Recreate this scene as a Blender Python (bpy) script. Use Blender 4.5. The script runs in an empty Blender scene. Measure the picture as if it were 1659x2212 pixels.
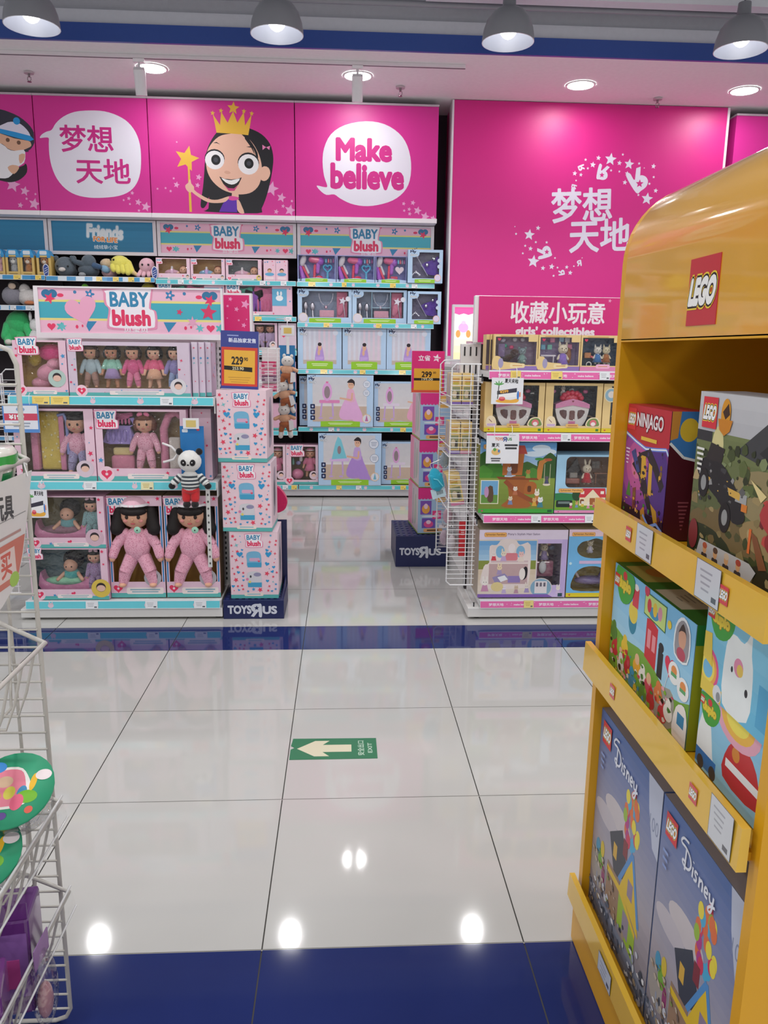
import bpy, bmesh, math, random
from mathutils import Vector, Matrix
from mathutils.geometry import tessellate_polygon
random.seed(7)
SC = bpy.context.scene
COL = SC.collection
PI = math.pi

# ------------------------------------------------------------------ camera, world, lights, exposure
cam = bpy.data.cameras.new('camera'); cam_o = bpy.data.objects.new('camera', cam); COL.objects.link(cam_o)
cam.sensor_fit = 'VERTICAL'; cam.sensor_height = 36.0; cam.lens = 1669.43 / 2212 * 36.0; cam.clip_start = 0.05
_yaw, _pitch, _roll = 0.054356, 0.205636, -0.012023
_f = Vector((math.sin(_yaw) * math.cos(_pitch), math.cos(_yaw) * math.cos(_pitch), -math.sin(_pitch)))
_r = Vector((math.cos(_yaw), -math.sin(_yaw), 0)); _d = _f.cross(_r)
_r2 = _r * math.cos(_roll) + _d * math.sin(_roll); _d2 = -_r * math.sin(_roll) + _d * math.cos(_roll)
_m = Matrix((_r2, -_d2, -_f)).transposed().to_4x4(); _m.translation = (0, 0, 1.33)
cam_o.matrix_world = _m
SC.camera = cam_o
SC.view_settings.view_transform = 'Standard'; SC.view_settings.look = 'None'
SC.view_settings.exposure = 0.0; SC.view_settings.gamma = 1.0; SC.view_settings.use_curve_mapping = False
SC.cycles.use_denoising = True
SC.cycles.max_bounces = 8; SC.cycles.diffuse_bounces = 4; SC.cycles.glossy_bounces = 3
SC.cycles.transparent_max_bounces = 16; SC.cycles.transmission_bounces = 4
SC.cycles.sample_clamp_indirect = 4.0; SC.cycles.caustics_reflective = False; SC.cycles.caustics_refractive = False
ALB = 1.12           # albedo of a surface relative to its colour in the photograph
WORLD = 0.72
LAMP = 13.0          # W per ceiling lamp of the hall in front of the camera's position
BULB = 7.0           # radiance of the pendant bulbs
PEND = 105.0          # W of each visible pendant
DOWN = 75.0          # radiance of the soffit downlights
w = bpy.data.worlds.new('world'); SC.world = w; w.use_nodes = True
w.node_tree.nodes['Background'].inputs[0].default_value = (0.98, 0.985, 1.0, 1)
w.node_tree.nodes['Background'].inputs[1].default_value = WORLD
for ly in (3.0, 0.9, -1.4):
    for lx in (-3.4, -1.9, -0.4, 1.1, 2.6, 4.1):
        L = bpy.data.lights.new('hall_lamp_light', 'AREA'); L.shape = 'DISK'; L.size = 0.3; L.energy = LAMP
        L.color = (1.0, 0.99, 0.985)
        lo = bpy.data.objects.new('hall_lamp_light', L); COL.objects.link(lo); lo.location = (lx, ly, 3.28)

# ------------------------------------------------------------------ colours and materials
def s2l(c):
    c /= 255.0
    return c / 12.92 if c <= 0.04045 else ((c + 0.055) / 1.055) ** 2.4
_cc = {}
def C(h):
    if not isinstance(h, str): return h
    if h not in _cc:
        v = h.lstrip('#'); _cc[h] = tuple(min(0.88, s2l(int(v[i:i + 2], 16)) * ALB) for i in (0, 2, 4)) + (1.0,)
    return _cc[h]
MATS = {}
def _mat(name, rough=0.5, spec=0.5, metal=0.0, noise=0.05, nscale=30.0, bump=0.0, bscale=200.0, sheen=0.0, coat=0.0, col=None, rnoise=0.0):
    m = bpy.data.materials.new(name); m.use_nodes = True; nt = m.node_tree; N = nt.nodes; L = nt.links
    b = N['Principled BSDF']
    b.inputs['Roughness'].default_value = rough; b.inputs['Metallic'].default_value = metal
    b.inputs['Specular IOR Level'].default_value = spec
    if sheen: b.inputs['Sheen Weight'].default_value = sheen
    if coat: b.inputs['Coat Weight'].default_value = coat; b.inputs['Coat Roughness'].default_value = 0.06
    a = N.new('ShaderNodeAttribute'); a.attribute_name = 'Col'
    tc = N.new('ShaderNodeTexCoord')
    nz = N.new('ShaderNodeTexNoise'); nz.inputs['Scale'].default_value = nscale; nz.inputs['Detail'].default_value = 3
    L.new(tc.outputs['Object'], nz.inputs['Vector'])
    mr = N.new('ShaderNodeMapRange'); mr.inputs[3].default_value = 1 - noise; mr.inputs[4].default_value = 1 + noise
    L.new(nz.outputs['Fac'], mr.inputs[0])
    mx = N.new('ShaderNodeVectorMath'); mx.operation = 'SCALE'
    L.new(a.outputs['Color'], mx.inputs[0]); L.new(mr.outputs[0], mx.inputs['Scale'])
    L.new(mx.outputs[0], b.inputs['Base Color'])
    if bump:
        n2 = N.new('ShaderNodeTexNoise'); n2.inputs['Scale'].default_value = bscale
        L.new(tc.outputs['Object'], n2.inputs['Vector'])
        bp = N.new('ShaderNodeBump'); bp.inputs['Strength'].default_value = bump; bp.inputs['Distance'].default_value = 0.004
        L.new(n2.outputs['Fac'], bp.inputs['Height']); L.new(bp.outputs[0], b.inputs['Normal'])
    MATS[name] = m
    return m
_mat('paper', 0.42, 0.4)
_mat('matte', 0.8, 0.3)
_mat('board', 0.42, 0.5, noise=0.02, nscale=3)
_mat('gloss', 0.16, 0.5, noise=0.03, coat=0.3)
_mat('lacquer', 0.3, 0.5, noise=0.02, nscale=4, coat=1.0)
_mat('satin', 0.3, 0.45, noise=0.03, nscale=8)
_mat('paint', 0.35, 0.5, noise=0.03)
_mat('metal', 0.28, 0.5, metal=1.0, noise=0.04, nscale=12)
_mat('fabric', 0.92, 0.2, noise=0.12, nscale=60, bump=0.5, bscale=260, sheen=0.3)
_mat('fur', 0.95, 0.2, noise=0.2, nscale=70, bump=1.0, bscale=150, sheen=0.4)
_mat('skin', 0.5, 0.4, noise=0.03)
_mat('hair', 0.6, 0.4, noise=0.25, nscale=120, bump=0.4, bscale=300)
_mat('cut', 0.8, 0.2, noise=0.12, nscale=6)
def floral():                                                  # fabric printed with small sprigs
    m = MATS['fabric'].copy(); m.name = 'floral'; N = m.node_tree.nodes; L = m.node_tree.links
    b = N['Principled BSDF']; src = b.inputs['Base Color'].links[0].from_socket
    v = N.new('ShaderNodeTexVoronoi'); v.inputs['Scale'].default_value = 150
    tc = N.new('ShaderNodeTexCoord'); L.new(tc.outputs['Object'], v.inputs['Vector'])
    r = N.new('ShaderNodeValToRGB'); r.color_ramp.interpolation = 'CONSTANT'
    e = r.color_ramp.elements; e[0].position = 0.0; e[0].color = (.62, .22, .34, 1); e[1].position = 0.30; e[1].color = (1, 1, 1, 1)
    x = r.color_ramp.elements.new(0.62); x.color = (1.0, 1.0, 1.0, 1)
    mx = N.new('ShaderNodeMix'); mx.data_type = 'RGBA'; mx.blend_type = 'MULTIPLY'; mx.inputs['Factor'].default_value = 0.75
    L.new(v.outputs['Distance'], r.inputs[0]); L.new(src, mx.inputs['A']); L.new(r.outputs[0], mx.inputs['B']); L.new(mx.outputs['Result'], b.inputs['Base Color'])
    MATS['floral'] = m
floral()
def film(name, fac, rough=0.04, tint=(1, 1, 1)):
    m = bpy.data.materials.new(name); m.use_nodes = True; nt = m.node_tree; N = nt.nodes; L = nt.links
    N.remove(N['Principled BSDF']); out = N['Material Output']
    t = N.new('ShaderNodeBsdfTransparent'); t.inputs[0].default_value = (*tint, 1)
    g = N.new('ShaderNodeBsdfGlossy'); g.inputs['Roughness'].default_value = rough
    fr = N.new('ShaderNodeLayerWeight'); fr.inputs[0].default_value = 0.25
    tc = N.new('ShaderNodeTexCoord'); nz = N.new('ShaderNodeTexNoise'); nz.inputs['Scale'].default_value = 30
    L.new(tc.outputs['Object'], nz.inputs['Vector'])
    bp = N.new('ShaderNodeBump'); bp.inputs['Strength'].default_value = 0.8; bp.inputs['Distance'].default_value = 0.02
    L.new(nz.outputs['Fac'], bp.inputs['Height']); L.new(bp.outputs[0], g.inputs['Normal'])
    mr = N.new('ShaderNodeMapRange'); mr.inputs[3].default_value = fac; mr.inputs[4].default_value = fac + 0.4
    L.new(fr.outputs['Fresnel'], mr.inputs[0])
    mx = N.new('ShaderNodeMixShader')
    L.new(mr.outputs[0], mx.inputs[0]); L.new(t.outputs[0], mx.inputs[1]); L.new(g.outputs[0], mx.inputs[2]); L.new(mx.outputs[0], out.inputs[0])
    MATS[name] = m
film('film', 0.05); film('bag', 0.10, 0.1)
def emitter(name, col, st):
    m = bpy.data.materials.new(name); m.use_nodes = True; N = m.node_tree.nodes
    b = N['Principled BSDF']; b.inputs['Base Color'].default_value = (0.8, 0.8, 0.8, 1)
    b.inputs['Emission Color'].default_value = (*col, 1); b.inputs['Emission Strength'].default_value = st
    MATS[name] = m
emitter('bulb', (1, 0.99, 0.97), BULB); emitter('down', (1, 0.99, 0.98), DOWN)
def lit_print(name, st):
    m = bpy.data.materials.new(name); m.use_nodes = True; nt = m.node_tree; N = nt.nodes
    b = N['Principled BSDF']; a = N.new('ShaderNodeAttribute'); a.attribute_name = 'Col'
    nt.links.new(a.outputs['Color'], b.inputs['Base Color']); nt.links.new(a.outputs['Color'], b.inputs['Emission Color'])
    b.inputs['Emission Strength'].default_value = st; MATS[name] = m
lit_print('lightbox', 1.1)

# ------------------------------------------------------------------ mesh builder
class MB:
    def __init__(s): s.v = []; s.f = []; s.c = []; s.m = []; s.s = []
    def raw(s, vs, fs, col, mat='paper', sm=False):
        o = len(s.v); s.v += [tuple(p) for p in vs]; c = C(col)
        for f in fs: s.f.append([o + i for i in f]); s.c.append(c); s.m.append(mat); s.s.append(sm)
        return s
    def face(s, pts, col, mat='paper'): return s.raw(pts, [range(len(pts))], col, mat)
    def box(s, x0, x1, y0, y1, z0, z1, col, mat='paper', bev=0.0):
        if bev:
            b = bmesh.new(); bmesh.ops.create_cube(b, size=1.0)
            for v in b.verts: v.co = Vector(((x0 + x1) / 2 + v.co.x * (x1 - x0), (y0 + y1) / 2 + v.co.y * (y1 - y0), (z0 + z1) / 2 + v.co.z * (z1 - z0)))
            bmesh.ops.bevel(b, geom=b.edges[:], offset=bev, segments=2, affect='EDGES', profile=0.5)
            b.verts.index_update(); s.raw([v.co for v in b.verts], [[v.index for v in f.verts] for f in b.faces], col, mat); b.free(); return s
        v = [(x0, y0, z0), (x1, y0, z0), (x1, y1, z0), (x0, y1, z0), (x0, y0, z1), (x1, y0, z1), (x1, y1, z1), (x0, y1, z1)]
        return s.raw(v, [(0, 3, 2, 1), (4, 5, 6, 7), (0, 1, 5, 4), (1, 2, 6, 5), (2, 3, 7, 6), (3, 0, 4, 7)], col, mat)
    def cyl(s, p0, p1, r0, r1=None, col='#ffffff', mat='paint', n=10, caps=True):
        if r1 is None: r1 = r0
        p0 = Vector(p0); p1 = Vector(p1); d = (p1 - p0).normalized()
        a = d.orthogonal().normalized(); b = d.cross(a); vs = []
        for p, r in ((p0, r0), (p1, r1)):
            vs += [p + (a * math.cos(2 * PI * i / n) + b * math.sin(2 * PI * i / n)) * r for i in range(n)]
        s.raw(vs, [(i, (i + 1) % n, n + (i + 1) % n, n + i) for i in range(n)], col, mat, True)
        if caps: s.raw(vs[:n], [range(n)][::-1], col, mat); s.raw(vs[n:], [range(n)], col, mat)
        return s
    def tube(s, path, r, col='#ffffff', mat='paint', n=6, closed=False):
        P = [Vector(p) for p in path]; k = len(P); vs = []; a = None
        for i in range(k):
            t = (P[(i + 1) % k] - P[i - 1]) if closed else (P[min(i + 1, k - 1)] - P[max(i - 1, 0)])
            t.normalize()
            a = t.orthogonal().normalized() if a is None else (a - t * a.dot(t)).normalized()
            b = t.cross(a)
            vs += [P[i] + (a * math.cos(2 * PI * j / n) + b * math.sin(2 * PI * j / n)) * r for j in range(n)]
        fs = [(i * n + j, i * n + (j + 1) % n, ((i + 1) % k) * n + (j + 1) % n, ((i + 1) % k) * n + j) for i in range(k if closed else k - 1) for j in range(n)]
        s.raw(vs, fs, col, mat, True)
        if not closed: s.raw(vs[:n], [range(n)], col, mat); s.raw(vs[-n:], [range(n)], col, mat)
        return s
    def lathe(s, prof, cx, cy, col, mat='paint', n=24):
        k = len(prof); vs = [(cx + r * math.cos(2 * PI * j / n), cy + r * math.sin(2 * PI * j / n), z) for r, z in prof for j in range(n)]
        return s.raw(vs, [(i * n + j, i * n + (j + 1) % n, (i + 1) * n + (j + 1) % n, (i + 1) * n + j) for i in range(k - 1) for j in range(n)], col, mat, True)
    def ell(s, c, r, col, mat='fabric', rot=None, n=14, m=9, zmin=-1.0, bumpy=0.0):
        if not hasattr(r, '__len__'): r = (r, r, r)
        R = Matrix.Identity(3) if rot is None else (Matrix.Rotation(rot[2], 3, 'Z') @ Matrix.Rotation(rot[1], 3, 'Y') @ Matrix.Rotation(rot[0], 3, 'X'))
        vs = []; t0 = math.asin(max(-1, zmin)); c = Vector(c)
        for i in range(m + 1):
            t = t0 + (PI / 2 - t0) * i / m
            for j in range(n):
                a = 2 * PI * j / n; k = 1 + (random.uniform(-bumpy, bumpy) if bumpy else 0)
                vs.append(c + R @ Vector((r[0] * math.cos(t) * math.cos(a) * k, r[1] * math.cos(t) * math.sin(a) * k, r[2] * math.sin(t) * k)))
        return s.raw(vs, [(i * n + j, i * n + (j + 1) % n, (i + 1) * n + (j + 1) % n, (i + 1) * n + j) for i in range(m) for j in range(n)], col, mat, True)
    def limb(s, p0, p1, r0, r1, col, mat='fabric', n=10):
        s.cyl(p0, p1, r0, r1, col, mat, n, False); s.ell(p0, r0, col, mat, None, n, 6); s.ell(p1, r1, col, mat, None, n, 6); return s
    def prism(s, pts, o, ux, uy, depth, col, mat='paper'):      # outline extruded backwards from its front
        o = Vector(o); ux = Vector(ux); uy = Vector(uy); n = ux.cross(uy); k = len(pts)
        a = [o + ux * u + uy * v for u, v in pts]; b = [p - n * depth for p in a]
        s.raw(a, [range(k)], col, mat); s.raw(b, [list(range(k))[::-1]], col, mat)
        return s.raw(a + b, [(i, k + i, k + (i + 1) % k, (i + 1) % k) for i in range(k)], col, mat)
    def build(s, name, parent=None, loc=None, rz=0.0):
        me = bpy.data.meshes.new(name); me.from_pydata(s.v, [], s.f)
        names = list(dict.fromkeys(s.m))
        for k in names: me.materials.append(MATS[k])
        ix = {k: i for i, k in enumerate(names)}
        me.polygons.foreach_set('material_index', [ix[k] for k in s.m])
        me.polygons.foreach_set('use_smooth', s.s)
        at = me.color_attributes.new('Col', 'FLOAT_COLOR', 'CORNER'); d = []
        for p, c in zip(me.polygons, s.c): d += list(c) * p.loop_total
        at.data.foreach_set('color', d)
        me.update()
        o = bpy.data.objects.new(name, me); COL.objects.link(o)
        if parent is not None: o.parent = parent
        if loc is not None: o.location = loc
        if rz: o.rotation_euler[2] = rz
        return o

def tag(o, label, cat, group=None):
    o['label'] = label; o['category'] = cat
    if group: o['group'] = group
    return o
def thing(name, label, cat, loc=(0, 0, 0), rz=0.0, group=None):
    o = bpy.data.objects.new(name, None); o.empty_display_size = 0.05; COL.objects.link(o)
    o.location = loc; o.rotation_euler[2] = rz
    return tag(o, label, cat, group)
def struct(o): o['kind'] = 'structure'; return o
def dup(root, loc, label, rz=None, group=None):
    def cp(o, par):
        c = o.copy(); COL.objects.link(c)
        if par is not None: c.parent = par
        for k in [x for x in o.children]: cp(k, c)
        return c
    r = cp(root, None); r.location = loc
    if rz is not None: r.rotation_euler[2] = rz
    r['label'] = label
    if group: r['group'] = group
    return r

# ------------------------------------------------------------------ printed artwork
_tx = {}
def text_mesh(body, off):
    k = (body, round(off, 4))
    if k not in _tx:
        cu = bpy.data.curves.new('t', 'FONT'); cu.body = body; cu.offset = off; cu.resolution_u = 3; cu.fill_mode = 'FRONT'
        ob = bpy.data.objects.new('t', cu); COL.objects.link(ob); dg = bpy.context.evaluated_depsgraph_get(); dg.update()
        me = bpy.data.meshes.new_from_object(ob.evaluated_get(dg))
        vs = [(v.co.x, v.co.y) for v in me.vertices]; fs = [list(p.vertices) for p in me.polygons]
        bpy.data.objects.remove(ob); bpy.data.curves.remove(cu); bpy.data.meshes.remove(me)
        _tx[k] = (vs, fs)
    return _tx[k]
def blob(pts, n=4):                                             # closed smooth outline through the points
    k = len(pts); out = []
    for i in range(k):
        p0, p1, p2, p3 = pts[i - 1], pts[i], pts[(i + 1) % k], pts[(i + 2) % k]
        for j in range(n):
            t = j / n
            out.append(tuple(0.5 * (2 * p1[a] + (p2[a] - p0[a]) * t + (2 * p0[a] - 5 * p1[a] + 4 * p2[a] - p3[a]) * t * t + (3 * p1[a] - p0[a] - 3 * p2[a] + p3[a]) * t ** 3) for a in (0, 1)))
    return out
def star_pts(u, v, r, rot=0.0, inner=0.45, k=5):
    return [(u + r * (1 if i % 2 == 0 else inner) * math.sin(rot + PI * i / k), v + r * (1 if i % 2 == 0 else inner) * math.cos(rot + PI * i / k)) for i in range(2 * k)]
def heart_pts(u, v, r, rot=0.0):
    o = []
    for i in range(32):
        t = 2 * PI * i / 32; x = 16 * math.sin(t) ** 3 / 16 * r; y = (13 * math.cos(t) - 5 * math.cos(2 * t) - 2 * math.cos(3 * t) - math.cos(4 * t)) / 16 * r
        o.append((u + x * math.cos(rot) - y * math.sin(rot), v + x * math.sin(rot) + y * math.cos(rot)))
    return o
def ell_pts(u, v, a, b, n=20, rot=0.0):
    return [(u + a * math.cos(2 * PI * i / n) * math.cos(rot) - b * math.sin(2 * PI * i / n) * math.sin(rot), v + a * math.cos(2 * PI * i / n) * math.sin(rot) + b * math.sin(2 * PI * i / n) * math.cos(rot)) for i in range(n)]
def rr_pts(u0, v0, u1, v1, r, n=4):
    o = []
    for cx, cy, a0 in ((u1 - r, v1 - r, 0), (u0 + r, v1 - r, PI / 2), (u0 + r, v0 + r, PI), (u1 - r, v0 + r, 1.5 * PI)):
        o += [(cx + r * math.cos(a0 + PI / 2 * i / n), cy + r * math.sin(a0 + PI / 2 * i / n)) for i in range(n + 1)]
    return o
class Pr:
    """flat print on a face: origin o, axes ux (right) and uy (up)"""
    def __init__(s, mb, o, ux=(1, 0, 0), uy=(0, 0, 1), mat='paper', step=0.00001, lift=0.0003, clip=None):
        s.mb = mb; s.o = Vector(o); s.ux = Vector(ux); s.uy = Vector(uy); s.n = s.ux.cross(s.uy); s.mat = mat; s.k = lift; s.step = step; s.clip = clip
    def P(s, u, v): return s.o + s.ux * u + s.uy * v + s.n * s.k
    def up(s): s.k += s.step
    def _clip(s, pts):
        u0, v0, u1, v1 = s.clip
        for ax, lim, sg in ((0, u0, 1), (0, u1, -1), (1, v0, 1), (1, v1, -1)):
            o = []
            for i in range(len(pts)):
                a, b = pts[i - 1], pts[i]; da = (a[ax] - lim) * sg; db = (b[ax] - lim) * sg
                if (da >= 0) != (db >= 0):
                    t = da / (da - db); o.append((a[0] + (b[0] - a[0]) * t, a[1] + (b[1] - a[1]) * t))
                if db >= 0: o.append(b)
            pts = o
            if len(pts) < 3: return []
        return pts
    def poly(s, pts, col, up=True, mat=None):
        if s.clip: pts = s._clip(list(pts))
        if len(pts) < 3: return s
        s.mb.raw([s.P(u, v) for u, v in pts], [range(len(pts))], col, mat or s.mat)
        if up: s.up()
        return s
    def rect(s, u0, v0, u1, v1, col, up=True): return s.poly([(u0, v0), (u1, v0), (u1, v1), (u0, v1)], col, up)
    def rrect(s, u0, v0, u1, v1, r, col, up=True): return s.poly(rr_pts(u0, v0, u1, v1, r), col, up)
    def ell(s, u, v, a, b, col, up=True, n=20, rot=0.0): return s.poly(ell_pts(u, v, a, b, n, rot), col, up)
    def star(s, u, v, r, col, rot=0.0, up=True, inner=0.45, k=5): return s.poly(star_pts(u, v, r, rot, inner, k), col, up)
    def heart(s, u, v, r, col, rot=0.0, up=True): return s.poly(heart_pts(u, v, r, rot), col, up)
    def flower(s, u, v, r, col, mid=None):
        s.poly([(u + r * (0.72 + 0.28 * math.cos(5 * a)) * math.cos(a), v + r * (0.72 + 0.28 * math.cos(5 * a)) * math.sin(a)) for a in [2 * PI * i / 30 for i in range(30)]], col)
        if mid: s.ell(u, v, r * 0.25, r * 0.25, mid)
        return s
    def line(s, pts, w, col):
        for a, b in zip(pts[:-1], pts[1:]):
            d = math.hypot(b[0] - a[0], b[1] - a[1]) or 1e-9; nx, ny = -(b[1] - a[1]) / d * w / 2, (b[0] - a[0]) / d * w / 2
            s.poly([(a[0] + nx, a[1] + ny), (a[0] - nx, a[1] - ny), (b[0] - nx, b[1] - ny), (b[0] + nx, b[1] + ny)], col, False); s.k += 4e-6
        s.up(); return s
    def bars(s, u, v, wd, h, col, n=1, gap=None):               # lines of print too small to read
        gap = gap or h * 1.8
        for i in range(n): s.rect(u - wd / 2 * (1 - 0.12 * i), v - gap * i - h / 2, u + wd / 2 * (1 - 0.12 * i), v - gap * i + h / 2, col, False)
        s.up(); return s
    def grad(s, u0, v0, u1, v1, c0, c1, n=10, fn=None):         # printed colour blend from bottom (c0) to top (c1)
        a, b = C(c0), C(c1)
        for i in range(n):
            t = (i + 0.5) / n; c = tuple(a[k] * (1 - t) + b[k] * t for k in range(4))
            s.rect(u0, v0 + (v1 - v0) * i / n, u1, v0 + (v1 - v0) * (i + 1) / n, c, False)
        s.up(); return s
    def text(s, body, u, v, col, h=None, w=None, bold=0.0, outs=(), rot=0.0, mirror=False, shear=0.0):
        base, _ = text_mesh(body, 0.0)
        x0 = min(p[0] for p in base); x1 = max(p[0] for p in base); y0 = min(p[1] for p in base); y1 = max(p[1] for p in base)
        cx, cy = (x0 + x1) / 2, (y0 + y1) / 2
        sx = w / (x1 - x0) if w else None; sy = h / (y1 - y0) if h else None
        if sx is None: sx = sy
        if sy is None: sy = sx
        for off, c in list(sorted(outs, key=lambda t: -t[0])) + [(0.0, col)]:
            tot = bold + off; r = tot; vs, fs = text_mesh(body, 0.0)
            nd = 0 if r < 0.004 else (16 if sy > 0.12 else 6 if r < 0.05 else 10)
            for dx, dy in [(0.0, 0.0)] + [(r * math.cos(2 * PI * i / nd), r * math.sin(2 * PI * i / nd)) for i in range(nd)]:
                q = []                                          # a bolder letter: the outline swept round a small circle
                for x, y in vs:
                    x = (x - cx + dx) * sx; y = (y - cy + dy) * sy; x += shear * y
                    if mirror: x = -x
                    q.append(s.P(u + x * math.cos(rot) - y * math.sin(rot), v + x * math.sin(rot) + y * math.cos(rot)))
                s.mb.raw(q, [f[::-1] for f in fs] if mirror else fs, c, s.mat); s.k += 4e-6
            s.up()
        return s

def scatter(p, seed, n, u0, v0, u1, v1, r0, r1, cols, k=7):
    """many small irregular printed shapes"""
    rd = random.Random(seed)
    for _ in range(n):
        u = rd.uniform(u0, u1); v = rd.uniform(v0, v1); r = rd.uniform(r0, r1); a0 = rd.random() * 6; e = rd.uniform(.45, 1.0)
        p.poly([(u + r * rd.uniform(.5, 1.1) * math.cos(a0 + 6.283 * i / k), v + r * e * rd.uniform(.5, 1.1) * math.sin(a0 + 6.283 * i / k)) for i in range(k)], rd.choice(cols), False); p.k += 4e-6
    p.up()
PINKS = ('#e7a9c0', '#ecb6c9'); RED = '#d8345f'; BLUE = '#3a86b4'; TEAL = '#4fb3b8'; BTEAL = '#2b7fa8'
def bb_pattern(p, u0, v0, u1, v1, n, r, seed=1, hole=None, red='#d8345f'):
    rd = random.Random(seed); pl = []
    for _ in range(n * 30):
        if len(pl) >= n: break
        k = rd.choice((1, 0.75, 0.55)); rr = r * k; u = rd.uniform(u0 + rr, u1 - rr); v = rd.uniform(v0 + rr, v1 - rr)
        if any((u - a) ** 2 + (v - b) ** 2 < ((rr + c) * 1.15) ** 2 for a, b, c in pl): continue
        if hole and any(h[0] - rr < u < h[2] + rr and h[1] - rr < v < h[3] + rr for h in (hole if isinstance(hole[0], tuple) else (hole,))): continue
        pl.append((u, v, rr)); t = rd.random(); ro = rd.uniform(-0.5, 0.5)
        if t < 0.35: p.star(u, v, rr, red, ro, False)
        elif t < 0.5: p.star(u, v, rr, '#3f8fc0', ro, False)
        elif t < 0.68: p.heart(u, v, rr * 0.8, '#2f8fc2' if rd.random() < 0.6 else red, ro, False)
        elif t < 0.84: p.star(u, v, rr * 0.9, rd.choice((red, '#6cb7bd')), ro, False, 0.3, 4)
        else: p.ell(u, v, rr * 0.35, rr * 0.35, rd.choice((red, '#4aa0c8')), False, 8)
    p.up()
def bb_logo(p, u, v, wd, plate=True):
    """BABY over blush on a scalloped white plate"""
    h = wd * 0.86
    if plate:
        a = [(-.50, .47), (.40, .52), (.47, .40), (.42, .02), (.53, -.06), (.54, -.40), (.42, -.50), (-.40, -.50), (-.50, -.36), (-.45, -.02), (-.53, .10), (-.54, .38)]
        p.poly(blob([(u + x * wd * 1.1, v + y * h * 1.1) for x, y in a], 3), '#d98aa9'); p.poly(blob([(u + x * wd, v + y * h) for x, y in a], 3), '#e9e0e6')
    p.text('BABY', u - wd * 0.02, v + h * 0.24, '#2f7fa6', h=h * 0.36, w=wd * 0.86, bold=0.035)
    p.text('blush', u + wd * 0.01, v - h * 0.24, '#d4305c', h=h * 0.38, w=wd * 0.84, bold=0.05)
def rev_r(p, u, v, h, col, rot=0.0, star=None):
    """a chunky reversed R whose counter is a star"""
    ca, sa = math.cos(rot), math.sin(rot); T = lambda q: [(u + h * (x * ca - y * sa), v + h * (x * sa + y * ca)) for x, y in q]
    p.poly(T(blob([(.38, -.46), (.36, .46), (.1, .52), (-.2, .5), (-.4, .34), (-.42, .12), (-.3, -.06), (-.12, -.12), (.14, -.1), (.16, -.46)], 4)), col)
    p.poly(T([(-.44, -.44), (-.22, -.5), (.12, -.06), (-.14, .0)]), col)
    p.poly(T(star_pts(.0, .2, .2, rot)), star)
def tru_logo(p, u, v, wd, col='#c9ccd6', cstar='#262c5c', cols=None):
    h = wd * 0.16; c = cols or [col] * 3
    p.text('TOYS', u - wd * 0.26, v, c[0], h=h, w=wd * 0.46, bold=0.05)
    rev_r(p, u + wd * 0.085, v - h * 0.12, h * 1.7, c[1], 0, cstar)
    p.text('US', u + wd * 0.35, v - h * 0.05, c[2], h=h * 0.95, w=wd * 0.27, bold=0.05)
def curve(pts, n=5):                                            # open smooth line through the points
    q = [pts[0]] + list(pts) + [pts[-1]]; out = []
    for i in range(1, len(q) - 2):
        a, b, c, d = q[i - 1:i + 3]
        out += [tuple(.5 * (2 * b[k] + (c[k] - a[k]) * t + (2 * a[k] - 5 * b[k] + 4 * c[k] - d[k]) * t * t + (3 * b[k] - a[k] - 3 * c[k] + d[k]) * t ** 3) for k in (0, 1)) for t in [j / n for j in range(n)]]
    return out + [pts[-1]]
SCRIPT = (((1.0, 1.42), (.35, 1.36), (.02, 1.12), (.12, .98), (.7, 1.0), (1.25, .82), (1.5, .45), (1.25, .1), (.7, -.02), (.36, .1), (.5, .26), (.8, .2)), ((.78, 1.02), (.76, .4), (.74, -.2)), ((1.78, .56), (1.77, .0)), ((1.8, .8), (1.82, .86)),
          ((2.42, .52), (2.15, .55), (2.06, .4), (2.3, .25), (2.25, .06), (1.98, .04)), ((2.68, .0), (2.69, .55), (2.72, .36), (2.95, .53), (3.1, .4), (3.1, .0)), ((3.42, .26), (3.75, .3), (3.7, .48), (3.5, .51), (3.38, .3), (3.46, .08), (3.78, .06)),
          ((4.0, .52), (4.05, .2), (4.25, .1), (4.46, .22)), ((4.5, .54), (4.4, -.1), (4.2, -.4), (3.95, -.34), (4.2, -.08), (4.75, .14)))
def script_word(p, u, v, wd, col):
    k = wd / 4.75
    for st in SCRIPT: p.line(curve([(u - wd / 2 + x * k, v + (y - .5) * k * 1.25) for x, y in st]), k * .17, col)
def brick_logo(p, u, v, sz, rot=0.0):
    p.rect(u - sz / 2, v - sz / 2, u + sz / 2, v + sz / 2, '#c8303a')
    p.text('LEGO', u, v, '#f2ede8', h=sz * 0.42, w=sz * 0.80, bold=0.06, outs=((0.05, '#1a1412'), (0.10, '#e8c63a')), shear=0.18)

# ------------------------------------------------------------------ outlines of the wall artwork, in metres on the wall
HAIR=[(-0.926,3.137),(-1.013,3.117),(-1.071,3.067),(-1.126,2.976),(-1.153,2.876),(-1.164,2.776),(-1.179,2.657),(-1.199,2.556),(-1.202,2.504),(-1.178,2.495),(-1.151,2.529),(-1.13,2.585),(-1.139,2.492),(-1.153,2.466),(-0.727,2.462),(-0.691,2.502),(-0.65,2.595),(-0.617,2.706),(-0.591,2.835),(-0.587,2.926),(-0.613,3.016),(-0.679,3.086),(-0.774,3.128),(-0.85,3.139)]
FACE=[(-1.034,3.059),(-0.947,3.083),(-0.851,3.087),(-0.785,3.047),(-0.729,2.977),(-0.692,2.887),(-0.683,2.796),(-0.706,2.695),(-0.766,2.633),(-0.844,2.611),(-0.922,2.615),(-1.018,2.646),(-1.093,2.705),(-1.135,2.777),(-1.147,2.858),(-1.137,2.931),(-1.103,2.995)]
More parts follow.
